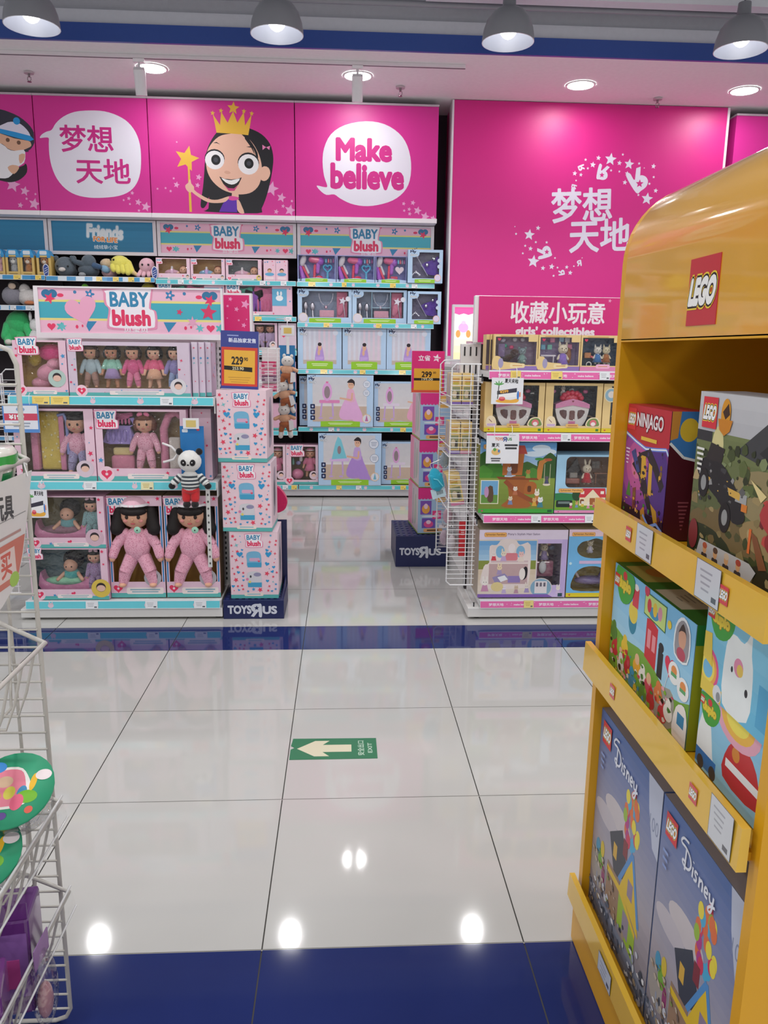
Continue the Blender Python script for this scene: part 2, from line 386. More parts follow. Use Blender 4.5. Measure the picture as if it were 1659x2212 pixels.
EAR=[(-0.7,2.805),(-0.665,2.837),(-0.626,2.825),(-0.613,2.783),(-0.632,2.739),(-0.667,2.72),(-0.701,2.741)]
BANG=[(-0.851,3.087),(-0.813,3.077),(-0.757,3.012),(-0.716,2.941),(-0.714,2.887),(-0.726,2.868),(-0.732,2.922),(-0.749,2.967),(-0.776,3.012),(-0.81,3.05)]
BANG2=[(-0.813,3.064),(-0.767,3.003),(-0.745,2.949),(-0.744,2.931),(-0.771,2.985),(-0.818,3.046)]
CROWN=[(-1.052,3.089),(-1.063,3.156),(-1.079,3.232),(-1.021,3.149),(-1.009,3.252),(-0.958,3.168),(-0.911,3.258),(-0.878,3.17),(-0.822,3.255),(-0.815,3.15),(-0.758,3.237),(-0.773,3.155),(-0.79,3.076),(-0.851,3.081),(-0.928,3.085),(-0.995,3.087)]
CSTARS=[(-0.909,3.281,0.043),(-1.079,3.239,0.017),(-1.01,3.259,0.017),(-0.822,3.26,0.017),(-0.758,3.244,0.017)]
MOUTH=[(-1.04,2.748),(-0.996,2.731),(-0.938,2.727),(-0.889,2.733),(-0.852,2.745),(-0.881,2.688),(-0.92,2.656),(-0.969,2.658),(-1.007,2.689)]
TEETH=[(-1.024,2.738),(-0.986,2.726),(-0.938,2.721),(-0.868,2.736),(-0.896,2.7),(-0.939,2.686),(-0.987,2.702)]
LIP=[(-1.007,2.689),(-0.969,2.658),(-0.92,2.656),(-0.885,2.682),(-0.917,2.637),(-0.964,2.636)]
NOSE=[(-0.998,2.78),(-0.984,2.795),(-0.955,2.79),(-0.944,2.776),(-0.971,2.768)]
BROW1=[(-1.083,3.008),(-1.054,3.017),(-1.022,2.998),(-1.052,3.008)]
BROW2=[(-0.81,2.986),(-0.777,2.99),(-0.743,2.976),(-0.777,2.981)]
NECK=[(-0.937,2.622),(-0.883,2.616),(-0.892,2.568),(-0.933,2.571)]
DRESS=[(-0.965,2.585),(-0.933,2.56),(-0.9,2.568),(-0.898,2.466),(-1.05,2.468),(-1.017,2.532)]
COLLAR=[(-0.984,2.588),(-0.942,2.596),(-0.884,2.586),(-0.888,2.568),(-0.937,2.56),(-0.971,2.57)]
ARM1=[(-0.965,2.592),(-1.059,2.564),(-1.136,2.57),(-1.231,2.62),(-1.265,2.652),(-1.277,2.628),(-1.232,2.59),(-1.147,2.544),(-1.06,2.537),(-0.991,2.551)]
HAND=[(-1.325,2.672),(-1.302,2.691),(-1.281,2.725),(-1.275,2.688),(-1.253,2.663),(-1.258,2.634),(-1.289,2.615),(-1.319,2.64)]
ARM2=[(-0.919,2.556),(-0.884,2.568),(-0.858,2.517),(-0.838,2.46),(-0.877,2.461),(-0.901,2.497)]
WAND=[(-1.299,2.855),(-1.284,2.855),(-1.278,2.462),(-1.299,2.463)]
BOW1=[(-0.675,3.005),(-0.644,2.986),(-0.674,2.964)]
BOW2=[(-0.644,2.986),(-0.611,2.998),(-0.618,2.965)]
PSTARS=[(-0.606,2.661,0.06),(-0.523,2.592,0.039),(-0.452,2.492,0.047),(-0.51,2.524,0.017),(-0.568,2.478,0.022),(-0.435,2.566,0.013),(-1.211,2.739,0.026),(-1.223,2.675,0.022),(-1.398,2.675,0.026),(-1.449,2.624,0.013),(-1.419,2.725,0.011),(-1.557,2.64,0.011),(-1.49,2.647,0.011),(-1.382,3.009,0.009),(-2.744,2.647,0.06),(-2.65,2.598,0.039),(-2.58,2.499,0.047),(-2.695,2.486,0.024),(-2.64,2.538,0.013),(-2.565,2.576,0.011),(-1.799,2.558,0.017),(-1.722,2.53,0.028),(-1.66,2.495,0.039),(-1.768,2.602,0.017),(-1.842,2.544,0.011),(-1.792,2.514,0.011),(-1.72,2.464,0.013),(0.518,2.565,0.017),(0.597,2.574,0.022),(0.638,2.511,0.035),(0.703,2.464,0.039),(0.566,2.521,0.017),(0.571,2.484,0.017),(0.523,2.509,0.013),(0.772,2.45,0.026)]
GSTAR=[(-1.305,2.882,0.104)]
EYES=[(-1.074,2.876,0.08,0.073),(-0.794,2.848,0.086,0.08),(-1.064,2.878,0.039,0.041),(-0.79,2.856,0.039,0.041),(-1.064,2.878,0.019,0.019),(-0.79,2.856,0.019,0.019)]
B_SH1=[(-2.951,3.189),(-2.873,3.219),(-2.797,3.223),(-2.723,3.203),(-2.65,3.172),(-2.586,3.123),(-2.548,3.073),(-2.532,3.012),(-2.545,2.969),(-2.57,2.931),(-2.595,2.913),(-2.626,2.901),(-2.938,2.915),(-3.008,3.058)]
B_SH2=[(-2.99,2.768),(-2.682,2.783),(-2.63,2.813),(-2.616,2.791),(-2.62,2.747),(-2.65,2.71),(-2.698,2.679),(-2.754,2.665),(-2.807,2.669),(-2.92,2.696),(-2.994,2.724)]
B_HAT=[(-2.917,3.068),(-2.853,3.105),(-2.808,3.099),(-2.745,3.126),(-2.691,3.13),(-2.64,3.114),(-2.597,3.076),(-2.573,3.037),(-2.574,3.0),(-2.663,3.009),(-2.812,3.049)]
B_BAND=[(-2.921,3.104),(-2.81,3.076),(-2.569,3.026),(-2.577,2.986),(-2.813,3.042),(-2.925,3.06)]
B_FACE=[(-2.903,3.054),(-2.813,3.04),(-2.702,3.005),(-2.589,2.988),(-2.571,2.971),(-2.569,2.95),(-2.593,2.935),(-2.621,2.923),(-2.656,2.911),(-2.71,2.91),(-2.762,2.927),(-2.805,2.962),(-2.896,2.96)]
B_CLOTH=[(-2.971,2.973),(-2.812,2.962),(-2.762,2.923),(-2.71,2.908),(-2.633,2.919),(-2.622,2.879),(-2.637,2.82),(-2.682,2.79),(-2.724,2.745),(-2.774,2.7),(-2.843,2.694),(-2.995,2.709)]
B_H1=[(-2.774,2.78),(-2.734,2.8),(-2.682,2.79),(-2.692,2.76),(-2.725,2.73),(-2.754,2.744)]
B_H2=[(-2.674,2.878),(-2.624,2.886),(-2.64,2.835),(-2.672,2.812)]
B_DOTS=[[(-2.755,2.991),(-2.668,2.973),(-2.672,3.137)]]
BUB1=[(-2.082,3.232),(-1.96,3.229),(-1.854,3.199),(-1.773,3.151),(-1.715,3.076),(-1.685,2.982),(-1.681,2.872),(-1.694,2.761),(-1.728,2.678),(-1.786,2.617),(-1.875,2.578),(-2.001,2.56),(-2.126,2.558),(-2.234,2.578),(-2.316,2.624),(-2.38,2.701),(-2.416,2.796),(-2.428,2.891),(-2.426,2.971),(-2.424,3.014),(-2.457,3.017),(-2.495,3.013),(-2.478,3.039),(-2.438,3.062),(-2.395,3.077),(-2.357,3.129),(-2.292,3.181),(-2.198,3.219)]
BUB2=[(0.188,3.209),(0.344,3.191),(0.469,3.122),(0.541,3.026),(0.575,2.892),(0.566,2.752),(0.516,2.658),(0.422,2.589),(0.292,2.549),(0.173,2.539),(0.066,2.556),(-0.024,2.595),(-0.076,2.627),(-0.142,2.622),(-0.193,2.654),(-0.224,2.694),(-0.162,2.684),(-0.134,2.692),(-0.161,2.772),(-0.173,2.882),(-0.16,2.991),(-0.102,3.101),(0.014,3.175)]
SW=[(2.292,2.961,0.056),(2.456,2.926,0.047),(2.185,2.97,0.023),(2.14,2.914,0.028),(2.074,2.953,0.014),(2.371,2.933,0.023),(2.395,3.002,0.013),(2.671,2.914,0.024),(2.543,2.933,0.013),(1.987,2.841,0.023),(2.041,2.831,0.018),(2.098,2.884,0.013),(2.302,2.872,0.013),(2.375,2.865,0.012),(2.445,2.85,0.023),(2.43,2.778,0.023),(2.002,2.784,0.01),(2.68,2.827,0.013),(2.647,2.772,0.014),(2.707,2.717,0.022),(2.557,2.679,0.013),(2.636,2.649,0.056),(2.591,2.898,0.007),(1.488,2.398,0.007),(1.501,2.338,0.013),(1.692,2.39,0.023),(1.618,2.333,0.051),(1.678,2.273,0.013),(1.774,2.273,0.014),(1.586,2.241,0.013),(1.634,2.218,0.022),(1.568,2.178,0.012),(1.665,2.112,0.058),(1.855,2.144,0.011),(1.753,2.057,0.023),(1.83,2.071,0.028),(1.882,2.064,0.012),(1.964,2.069,0.019),(1.998,2.022,0.023),(2.027,2.078,0.01),(2.096,2.149,0.007),(1.851,1.994,0.013)]
SWR=[(2.229,2.856,0.112,170),(2.54,2.8,0.169,215),(2.041,2.889,0.051,110),(1.987,2.734,0.042,75),(1.757,2.187,0.112,-75),(1.92,2.021,0.051,-80),(2.074,2.104,0.047,10)]
MX=[[(-2.331,3.116),(-1.905,2.913)],[(-2.218,2.863),(-1.778,2.671)],[(1.802,2.721),(2.328,2.448)],[(1.975,2.474),(2.505,2.205)]]

# ------------------------------------------------------------------ the setting
_mat('tile', 0.055, 0.5, noise=0.015, nscale=2.0)
def floor():
    m = MB(); T = 0.599; X0 = -0.182; Y0 = 3.317
    m.face([(-7, -3.2, -0.003), (8, -3.2, -0.003), (8, 7.7, -0.003), (-7, 7.7, -0.003)], '#55534f', 'matte')
    rows = []
    y = Y0
    while y > -3.2: rows.append((y - T, y)); y -= T
    rows.append((Y0, Y0 + T / 2)); y = Y0 + T / 2
    while y < 7.6: rows.append((y, y + T)); y += T
    for a, b in rows:
        blue = abs(a - Y0) < 0.01 or (1.45 < b < 1.55)
        if not blue: m.face([(-7, a - .0028, -.0006), (8, a - .0028, -.0006), (8, a + .0028, -.0006), (-7, a + .0028, -.0006)], '#8f8e8a', 'tile')
        g = .0007 if blue else .0026
        for i in range(-11, 14):
            x = X0 + i * T
            m.face([(x + .0016, a + g, 0), (x + T - .0016, a + g, 0), (x + T - .0016, b - .0007, 0), (x + .0016, b - .0007, 0)], '#202b60' if blue else '#b7b6b3', 'tile')
    struct(m.build('floor'))
floor()
m = MB(); m.box(-7, 8, 7.46, 7.6, 0, 3.42, '#3a353c', 'matte'); struct(m.build('wall_back'))
m = MB(); m.box(-7, 8, 6.0, 7.6, 3.40, 3.46, '#f0e8ec', 'matte'); struct(m.build('ceiling'))
m = MB(); m.box(-7, 8, 5.975, 6.0, 3.398, 3.512, '#34509a', 'paint'); struct(m.build('trim_1'))
m = MB(); m.box(-7, 8, 5.99, 6.02, 3.512, 3.60, '#c9cad2', 'matte'); struct(m.build('trim_2'))
m = MB(); m.box(-7, 8, 6.02, 6.10, 3.46, 4.4, '#c0c1c8', 'matte'); struct(m.build('wall_bulkhead'))
m = MB(); m.box(-7, 8, -3.2, 6.1, 4.4, 4.46, '#8c8d94', 'matte'); struct(m.build('ceiling'))
# pink wall panels to the right of the shelving
m = MB(); m.box(0.93, 3.28, 7.0, 7.46, 0, 3.395, '#cb2080', 'board')
p = Pr(m, (0, 7.0, 0), step=0.00004, mat='board')
for u, v, r in SW: p.star(u, v, r * 0.95, '#d9d3e3', 0.1, False)
p.up()
for u, v, h, rot in SWR:
    rev_r(p, u, v, h * 1.05, '#d9d3e3', math.radians(rot), '#cb2080')
for body, ((x0, z1), (x1, z0)) in (('梦想', MX[2]), ('天地', MX[3])):
    p.text(body, (x0 + x1) / 2, (z0 + z1) / 2, '#d9d3e3', h=(z1 - z0), w=(x1 - x0), bold=0.022, rot=0.05)
struct(m.build('wall_pink'))
m = MB(); m.box(0.915, 0.93, 6.995, 7.2, 0, 3.395, '#d9d4da', 'paint'); struct(m.build('trim_3'))
m = MB(); m.box(3.28, 3.30, 6.995, 7.2, 0, 3.395, '#d9d4da', 'paint'); struct(m.build('trim_4'))

# header light boxes above the shelving
def header(x0, x1, label, art):
    t = thing('header_panel', label, 'sign', ((x0 + x1) / 2, 7.2, 2.41)); cx = (x0 + x1) / 2
    m = MB(); m.box(x0 - cx + .004, x1 - cx - .004, -.2, .24, .035, .925, '#ca2a8c', 'board')
    p = Pr(m, (-cx, -.2, -2.41), mat='board', step=0.00004, clip=(x0 + .006, 2.446, x1 - .006, 3.333)); art(p); m.build('face_panel', t)
    m = MB(); m.box(x0 - cx + .001, x1 - cx - .001, -.215, .24, -.0, .035, '#e4dde2', 'paint'); m.build('bottom_trim', t)
    m = MB(); m.box(x0 - cx + .001, x1 - cx - .001, -.21, .24, .925, .94, '#b9adb6', 'paint'); m.build('top_trim', t)
WH = '#dcd8e4'; SKN = '#e0b39c'; SKN2 = '#d9a98c'; PST = '#dd9cc6'; BLK = '#16151b'; GLD = '#dcb13c'
def pst(p):
    for u, v, r in PSTARS: p.star(u, v, r * 1.05, PST, 0.25, False)
    p.up()
def art_baby(p):
    pst(p)
    for k, c in ((B_SH1, '#2c2a3a'), (B_SH2, BLK), (B_FACE, SKN2), (B_CLOTH, '#e4e1e6'), (B_H1, SKN2), (B_H2, SKN2), (B_HAT, '#d8d4e6'), (B_BAND, '#1e8fd0')): p.poly(blob(k, 2), c)
    d = B_DOTS[0]
    p.ell(*d[0], .016, .016, '#6b4a38'); p.ell(*d[1], .016, .016, '#6b4a38'); p.ell(*d[2], .028, .028, '#1e8fd0')
def art_bub(pts, lines):
    def f(p):
        pst(p); p.poly(blob(pts, 3), WH)
        for body, u, v, kw in lines: p.text(body, u, v, '#c2237f', **kw)
    return f
def art_princess(p):
    pst(p)
    p.poly(blob(HAIR, 3), BLK); p.poly(blob(NECK, 2), SKN); p.poly(blob(ARM2, 2), SKN); p.poly(DRESS, '#5b2aa3'); p.poly(blob(COLLAR, 2), '#d44a96')
    p.poly(blob(ARM1, 3), SKN); p.poly(WAND, GLD); p.star(*GSTAR[0], GLD, 0.25); p.poly(blob(HAND, 2), SKN)
    p.poly(blob(EAR, 2), SKN); p.poly(blob(FACE, 3), SKN)
    for k in (BANG, BANG2): p.poly(blob(k, 2), BLK)
    p.poly(CROWN, GLD)
    for u, v, r in CSTARS: p.star(u, v, r * 1.2, GLD, 0.1, False)
    p.up()
    for (u, v, a, b), c in zip(EYES, ('#e6e3ea', '#e6e3ea', '#101014', '#101014', '#3d3d46', '#3d3d46')):
        if c == '#e6e3ea': p.poly(ell_pts(u, v + b * .16, a * 1.04, b * 1.02), BLK)
        p.ell(u, v, a, b, c)
    p.poly(MOUTH, '#1a1214'); p.poly(blob(TEETH, 2), '#f0edf0'); p.poly(LIP, '#c23c78'); p.poly(blob(NOSE, 2), '#d29f88')
    p.poly(BROW1, BLK); p.poly(BROW2, BLK); p.poly(BOW1, '#dd7fae'); p.poly(BOW2, '#dd7fae')
def bubtxt(q): return ((q[0][0] + q[1][0]) / 2, (q[0][1] + q[1][1]) / 2, dict(w=q[1][0] - q[0][0], h=q[0][1] - q[1][1], bold=0.018))
header(-3.75, -2.535, 'pink header panel with a cartoon baby in a white hat', art_baby)
header(-2.535, -1.613, 'pink header panel with Chinese lettering in a white speech bubble', art_bub(BUB1, [('梦想', *bubtxt(MX[0])), ('天地', *bubtxt(MX[1]))]))
header(-1.613, -0.405, 'pink header panel with a black haired cartoon girl in a gold crown', art_princess)
header(-0.405, 0.805, 'pink header panel with English words in a white speech bubble', art_bub(BUB2, [('Make', 0.175, 2.985, dict(h=.165, w=.455, bold=.05)), ('believe', 0.205, 2.775, dict(h=.185, w=.605, bold=.05))]))
header(3.36, 4.56, 'plain pink header panel right of the large pink wall, above the yellow stand', lambda p: None)

# ------------------------------------------------------------------ ceiling fittings
def pendant(x, label):
    t = thing('pendant_lamp', label, 'lamp', (x, 5.45, 3.285), group='bell pendant lamps')
    m = MB(); pr = [(.168, 0), (.166, .03), (.158, .075), (.140, .125), (.112, .165), (.078, .19), (.045, .2)]
    m.lathe(pr, 0, 0, '#8f9096', 'satin', 32); m.lathe([(r - .004, z - .001) for r, z in pr][::-1], 0, 0, '#9a9da8', 'paint', 32)
    m.lathe([(.168, 0), (.164, -.001)], 0, 0, '#dcdde0', 'paint', 32); m.build('shade', t)
    m = MB(); m.cyl((0, 0, .19), (0, 0, .28), .045, .04, '#7d7e84', 'paint', 16); m.build('lamp_holder', t)
    m = MB(); m.cyl((0, 0, .28), (0, 0, 1.115), .006, None, '#55565c', 'matte', 6); m.build('cord', t)
    m = MB(); m.ell((0, 0, .095), (.06, .06, .075), '#ffffff', 'bulb', n=20, m=10); m.build('bulb', t)
    L = bpy.data.lights.new('pendant_light', 'SPOT'); L.energy = PEND; L.spot_size = 2.3; L.spot_blend = .5; L.shadow_soft_size = .05; L.color = (1, .99, .98)
    lo = bpy.data.objects.new('pendant_light', L); COL.objects.link(lo); lo.parent = t; lo.location = (0, 0, .035)
for x, l in ((-1.94, 'bell shaped metal pendant lamp farthest left, above the baby header'), (-.42, 'bell shaped metal pendant lamp above the crowned girl header'), (1.06, 'bell shaped metal pendant lamp third from left, above the large pink wall'), (2.60, 'bell shaped metal pendant lamp farthest right, above the yellow stand')): pendant(x, l)
def downlight(x, y, label):
    t = thing('downlight', label, 'lamp', (x, y, 3.398), group='recessed soffit downlights')
    m = MB(); m.cyl((0, 0, -.006), (0, 0, 0), .098, None, '#ffffff', 'down', 28); m.build('diffuser', t)
    m = MB(); m.lathe([(.098, -.004), (.108, -.009), (.116, -.006), (.118, .001)], 0, 0, '#eeeeee', 'paint', 28); m.build('trim_ring', t)
for x, y, l in ((-1.44, 6.475, 'round recessed downlight behind the left track spotlight'), (.112, 6.506, 'round recessed downlight behind the right track spotlight'), (1.867, 6.559, 'round recessed downlight above the large pink wall'), (3.199, 6.571, 'round recessed downlight farthest right')): downlight(x, y, l)
m = MB(); m.box(-6.5, .90, 6.20, 6.235, 3.375, 3.399, '#d8d0d4', 'paint'); m.box(-6.5, .90, 6.212, 6.223, 3.374, 3.376, '#4a464c', 'matte'); tag(m.build('lighting_track'), 'long white lighting track on the soffit carrying two spotlights', 'track')
for x, l in ((-1.475, 'white cylinder track spotlight above the left header seam'), (.105, 'white cylinder track spotlight above the English words header')):
    t = thing('track_spotlight', l, 'spotlight', (x, 6.217, 3.374), group='track spotlights')
    m = MB(); m.box(-.04, .04, -.016, .016, -.025, 0, '#e4dfe2', 'paint', .003); m.build('adapter', t)
    m = MB(); m.cyl((0, 0, -.025), (0, .01, -.09), .009, None, '#d5d0d4', 'paint', 8); m.build('arm', t)
    m = MB(); m.cyl((0, .0, -.075), (0, .035, -.235), .042, .040, '#e6e1e4', 'paint', 20); m.cyl((0, -.004, -.058), (0, 0, -.076), .038, .042, '#c9c4c8', 'paint', 20); m.build('lamp_head', t)
for x, y, l in ((-2.417, 6.649, 'ceiling sprinkler at far left above the baby header'), (.457, 6.731, 'ceiling sprinkler above the English words header'), (2.596, 6.824, 'ceiling sprinkler above the large pink wall'), (3.42, 6.45, 'ceiling sprinkler at the right edge')):
    t = thing('ceiling_sprinkler', l, 'sprinkler', (x, y, 3.398), group='soffit sprinklers')
    m = MB(); m.cyl((0, 0, -.012), (0, 0, 0), .036, None, '#b9aeb2', 'paint', 16); m.build('escutcheon', t)
    m = MB(); m.cyl((0, 0, -.035), (0, 0, -.012), .009, None, '#8d8587', 'metal', 8); m.tube([(-.012, 0, -.035), (-.014, 0, -.055), (0, 0, -.066), (.014, 0, -.055), (.012, 0, -.035)], .003, '#8d8587', 'metal', 5); m.cyl((0, 0, -.07), (0, 0, -.066), .016, None, '#8d8587', 'metal', 10); m.build('nozzle', t)
# services under the dark ceiling of the hall
for y, z, r, l, c in ((5.55, 3.72, .045, 'grey service pipe running along the bulkhead under the dark ceiling', '#b4b5bc'), (5.80, 3.63, .02, 'thin conduit just in front of the grey bulkhead', '#8e8f96')):
    m = MB(); m.cyl((-6.5, y, z), (7.5, y, z), r, None, c, 'paint', 12); tag(m.build('service_pipe'), l, 'pipe')
m = MB(); m.box(.55, 7.5, 5.62, 5.72, 3.615, 3.67, '#d8d9de', 'paint')
for i in range(24): m.box(.7 + i * .28, .72 + i * .28, 5.66, 5.68, 3.67, 4.4, '#6f7077', 'paint')
tag(m.build('cable_tray'), 'pale cable tray hung under the dark ceiling at upper right', 'cable tray')

# ------------------------------------------------------------------ shelving
def rail_teal(p, x0, x1, z0, z1, seed, c='#58b3bd', blk='#c3d5d6', blue=False):
    rd = random.Random(seed); p.rect(x0, z0, x1, z1, c); u = x0 + rd.uniform(.06, .12); h = z1 - z0
    while u < x1 - .05:
        w = rd.uniform(.03, .045)
        if blue: p.rect(u, z0, u + w * 1.8, z1, rd.choice(('#c9d4dc', '#3c7fb5')), False); u += rd.uniform(.1, .16)
        else:
            p.ell(u + w / 2, z0 + h * .45, w * .42, h * .36, '#d3b9c6', False, 10); p.ell(u + w * .3, z0 + h * .8, w * .1, h * .2, '#d3b9c6', False, 6); p.ell(u + w * .7, z0 + h * .8, w * .1, h * .2, '#d3b9c6', False, 6); u += rd.uniform(.18, .26)
    p.up()
def rail_pink(p, x0, x1, z0, z1, seed):
    p.rect(x0, z0, x1, z1, '#d8609f'); p.rect(x0, z1 - (z1 - z0) * .06, x1, z1, '#e9d5e0'); u = x0 + .08; k = seed; h = z1 - z0; rd = random.Random(seed)
    while u < x1 - .05:
        if k % 2 == 0: p.text('梦想天地', u, z0 + h * .46, '#f0dbe6', w=.075, h=h * .42, bold=.02)
        else: p.text('make believe', u, z0 + h * .46, '#f0dbe6', w=.075, h=h * .24, bold=.03)
        for _ in range(3): p.star(u + rd.uniform(.045, .085), z0 + h * rd.uniform(.2, .8), h * .07, '#f0dbe6', rd.random(), False)
        p.up(); u += .128; k += 1
def price_card(p, u0, z0, u1, z1, c):
    p.rect(u0, z0, u1, z1, c); w = u1 - u0; h = z1 - z0; d = '#b79a3a' if c != '#d8dade' else '#9b9ea4'
    p.bars(u0 + w * .4, z1 - h * .28, w * .55, h * .07, d, 3, h * .2); p.rect(u0 + w * .68, z0 + h * .12, u0 + w * .9, z0 + h * .3, '#55585e')
def shelf(par, x0, x1, yf, yb, z, rail, labels=(), th=.035, side='#cfd0d2', deck='#d5d5d6', rail_h=.042, tilt=.006, brackets=True):
    """one shelf: a deck whose top is at z, its printed price rail and the price cards in the rail"""
    m = MB(); m.box(x0, x1, yf + .006, yb, z - th, z - .002, deck, 'paint')
    if brackets:
        for x in (x0 - .004, x1): m.box(x, x + .004, yf + .02, yb, z - .075, z - .002, side, 'paint')
    s = m.build('shelf', par)
    m = MB(); zt = z + .004; zb = zt - rail_h; th2 = .008
    m.raw([(x0, yf + tilt, zt), (x1, yf + tilt, zt), (x1, yf, zb), (x0, yf, zb), (x0, yf + tilt + th2, zt), (x1, yf + tilt + th2, zt), (x1, yf + th2, zb), (x0, yf + th2, zb)],
          [(3, 2, 1, 0), (0, 1, 5, 4), (2, 3, 7, 6), (1, 2, 6, 5), (3, 0, 4, 7)], '#d9dcdf', 'gloss')
    uy = Vector((0, tilt, zt - zb)).normalized()
    p = Pr(m, (0, yf, zb), (1, 0, 0), uy, 'gloss'); rail(p, x0 + .002, x1 - .002, .003, rail_h - .004)
    m.build('price_rail', s)
    for u0, u1, c in labels:
        m = MB(); p = Pr(m, (0, yf, zb), (1, 0, 0), uy, 'gloss', lift=.0022); m2 = rail_h
        price_card(p, u0, .002, u1, m2 - .002, c); m.build('price_label', s)
    return s
YEL = '#e0c66a'; WHT = '#d8dade'
def wall_bay(x0, x1, label, zs, rails, labs, sign):
    t = thing('shelving_bay', label, 'shelving', (0, 0, 0))
    m = MB(); m.box(x0, x1, 7.40, 7.455, .1, 2.405, '#3a3338', 'matte'); m.build('back_panel', t)
    for x in (x0 + .001, x1 - .019):
        m = MB(); m.box(x, x + .018, 7.36, 7.40, 0, 2.405, '#3a3438', 'matte')
        for i in range(44): m.box(x + .006, x + .012, 7.359, 7.36, .1 + i * .05, .125 + i * .05, '#121014', 'matte')
        m.build('upright', t)
    m = MB(); m.box(x0, x1, 7.012, 7.40, .018, .08, '#b5b3b7', 'paint'); m.box(x0, x1, 7.06, 7.40, 0, .018, '#1d1b1f', 'matte'); m.build('kick_plate', t)
    for i, z in enumerate(zs): shelf(t, x0 + .004, x1 - .004, 7.0, 7.38, z, rails(i), labs[i] if i < len(labs) else (), deck='#4a454a', th=.02, brackets=False)
    m = MB(); a, b = x0 + .004, x1 - .004; z0, z1 = 2.115, 2.404; fr = .028
    m.box(a, b, 7.135, 7.165, z0, z0 + fr, '#cfc8cd', 'paint'); m.box(a, b, 7.135, 7.165, z1 - fr * .5, z1, '#cfc8cd', 'paint'); m.box(a, a + fr, 7.135, 7.165, z0 + fr, z1 - fr * .5, '#cfc8cd', 'paint'); m.box(b - fr, b, 7.135, 7.165, z0 + fr, z1 - fr * .5, '#cfc8cd', 'paint')
    f = m.build('sign_frame', t)
    m = MB(); m.box(a + fr, b - fr, 7.145, 7.16, z0 + fr, z1 - fr * .5, '#1f6f96', 'board'); p = Pr(m, (0, 7.145, 0), mat='board', step=.00003, clip=(a + fr, z0 + fr, b - fr, z1 - fr * .5)); sign(p, a + fr, z0 + fr, b - fr, z1 - fr * .5); m.build('sign_board', f)
    return t
def sign_friends(p, x0, z0, x1, z1):
    p.grad(x0, z0, x1, z1, '#15698f', '#1f7ca6', 6); u = (x0 + x1) / 2 + .02; v = (z0 + z1) / 2
    p.text('Friends', u, v + .04, '#d3d8dd', h=.10, w=.30, bold=.06, outs=((.05, '#6f9fbb'),), rot=-.06)
    p.text('FOR LIFE', u, v - .022, '#e0843a', h=.038, w=.20, bold=.05, outs=((.07, '#d3d8dd'),), rot=-.05)
    p.text('绒绒挚小宝', u, v - .085, '#c9d7df', h=.034, w=.20, bold=.01)
def sign_bb(p, x0, z0, x1, z1, big=1.0, extra=False):
    W = x1 - x0; H = z1 - z0; cx = (x0 + x1) / 2; zm = (z0 + z1) / 2
    p.rect(x0, z0, x1, z1, '#dfb0c4'); p.rect(x0, z0 + H * .28, x1, z0 + H * .74, '#d9cf7e'); p.rect(x0, z0 + H * .33, x1, z0 + H * .69, '#3fa3b3')
    for s in (-1, 1):
        for k, (fx, kind) in enumerate(((.44, 0), (.38, 1), (.22, 2), (.30, 4), (.10, 3))):
            u = cx + s * fx * W; vt = z1 - H * .13; vb = z0 + H * .14; r = H * .105
            if kind == 0: p.ell(u - r * .7, vt, r, r * .9, '#2a6c94'); p.ell(u + r * .7, vt, r, r * .9, '#2a6c94'); p.star(u, vt - r, r * 1.3, RED, .4); p.heart(u, vb, r * .9, RED); p.flower(u + r * 2, vb, r, '#4fb0b0')
            elif kind == 1: p.ell(u, vt - r * .3, r * .7, r * .4, RED); p.star(u, vb, r, '#5fb5ba', .3, k=6)
            elif kind == 2: p.flower(u, vt, r * 1.1, '#2d78a8', '#dfb0c4'); p.poly([(u - r * 1.6, vb + r * 1.2), (u + r * 1.2, vb + r * 1.2), (u - r * .6, vb - r)], '#2f7fa8')
            elif kind == 4: p.ell(u, vb, r * .3, r * .4, RED); p.ell(u + r * 1.2, vb + r * .2, r * .2, r * .3, RED); p.ell(u, vt + r * .4, r * .35, r * .35, '#3a78a4')
            else: p.poly([(u - r, z1), (u + r, z1), (u, z1 - r * 1.3)], RED)
    if extra:
        p.heart(cx - W * .27, zm + H * .02, H * .36, '#dfa0bb', .25); p.star(cx + W * .43, zm, H * .20, '#c93560', .1); p.star(cx + W * .27, zm, H * .08, '#c93560', .3); p.star(cx + W * .34, z0 + H * .28, H * .14, '#d59ab4', 0, True, .4, 6)
    bb_logo(p, cx + W * .0, zm + H * .06, min(H * 1.0, W * .36)); p.text('贝宝贝', cx + H * .1, z0 + H * .08, '#efe2ea', h=H * .10, w=H * .55, bold=.02)
R1 = lambda i: (lambda p, a, b, c, d: rail_teal(p, a, b, c, d, 5 + i, blue=True, c='#4a8fbd'))
R3 = lambda i: (lambda p, a, b, c, d: rail_teal(p, a, b, c, d, 30 + i))
wall_bay(-3.75, -2.535, 'wall shelving bay farthest left with a blue header sign', (1.924, 1.672, 1.33, .95, .55, .114), R1, [[(-2.80, -2.74, YEL), (-2.62, -2.57, YEL)], [(-2.85, -2.80, WHT), (-2.72, -2.66, WHT)]], sign_friends)
wall_bay(-2.535, -1.613, 'wall shelving bay with a blue header sign over plush toys', (1.920, 1.668, 1.32, .95, .55, .114), R1, [[(-2.11, -2.06, YEL), (-1.97, -1.92, YEL), (-1.84, -1.79, YEL), (-1.70, -1.65, YEL)]], sign_friends)
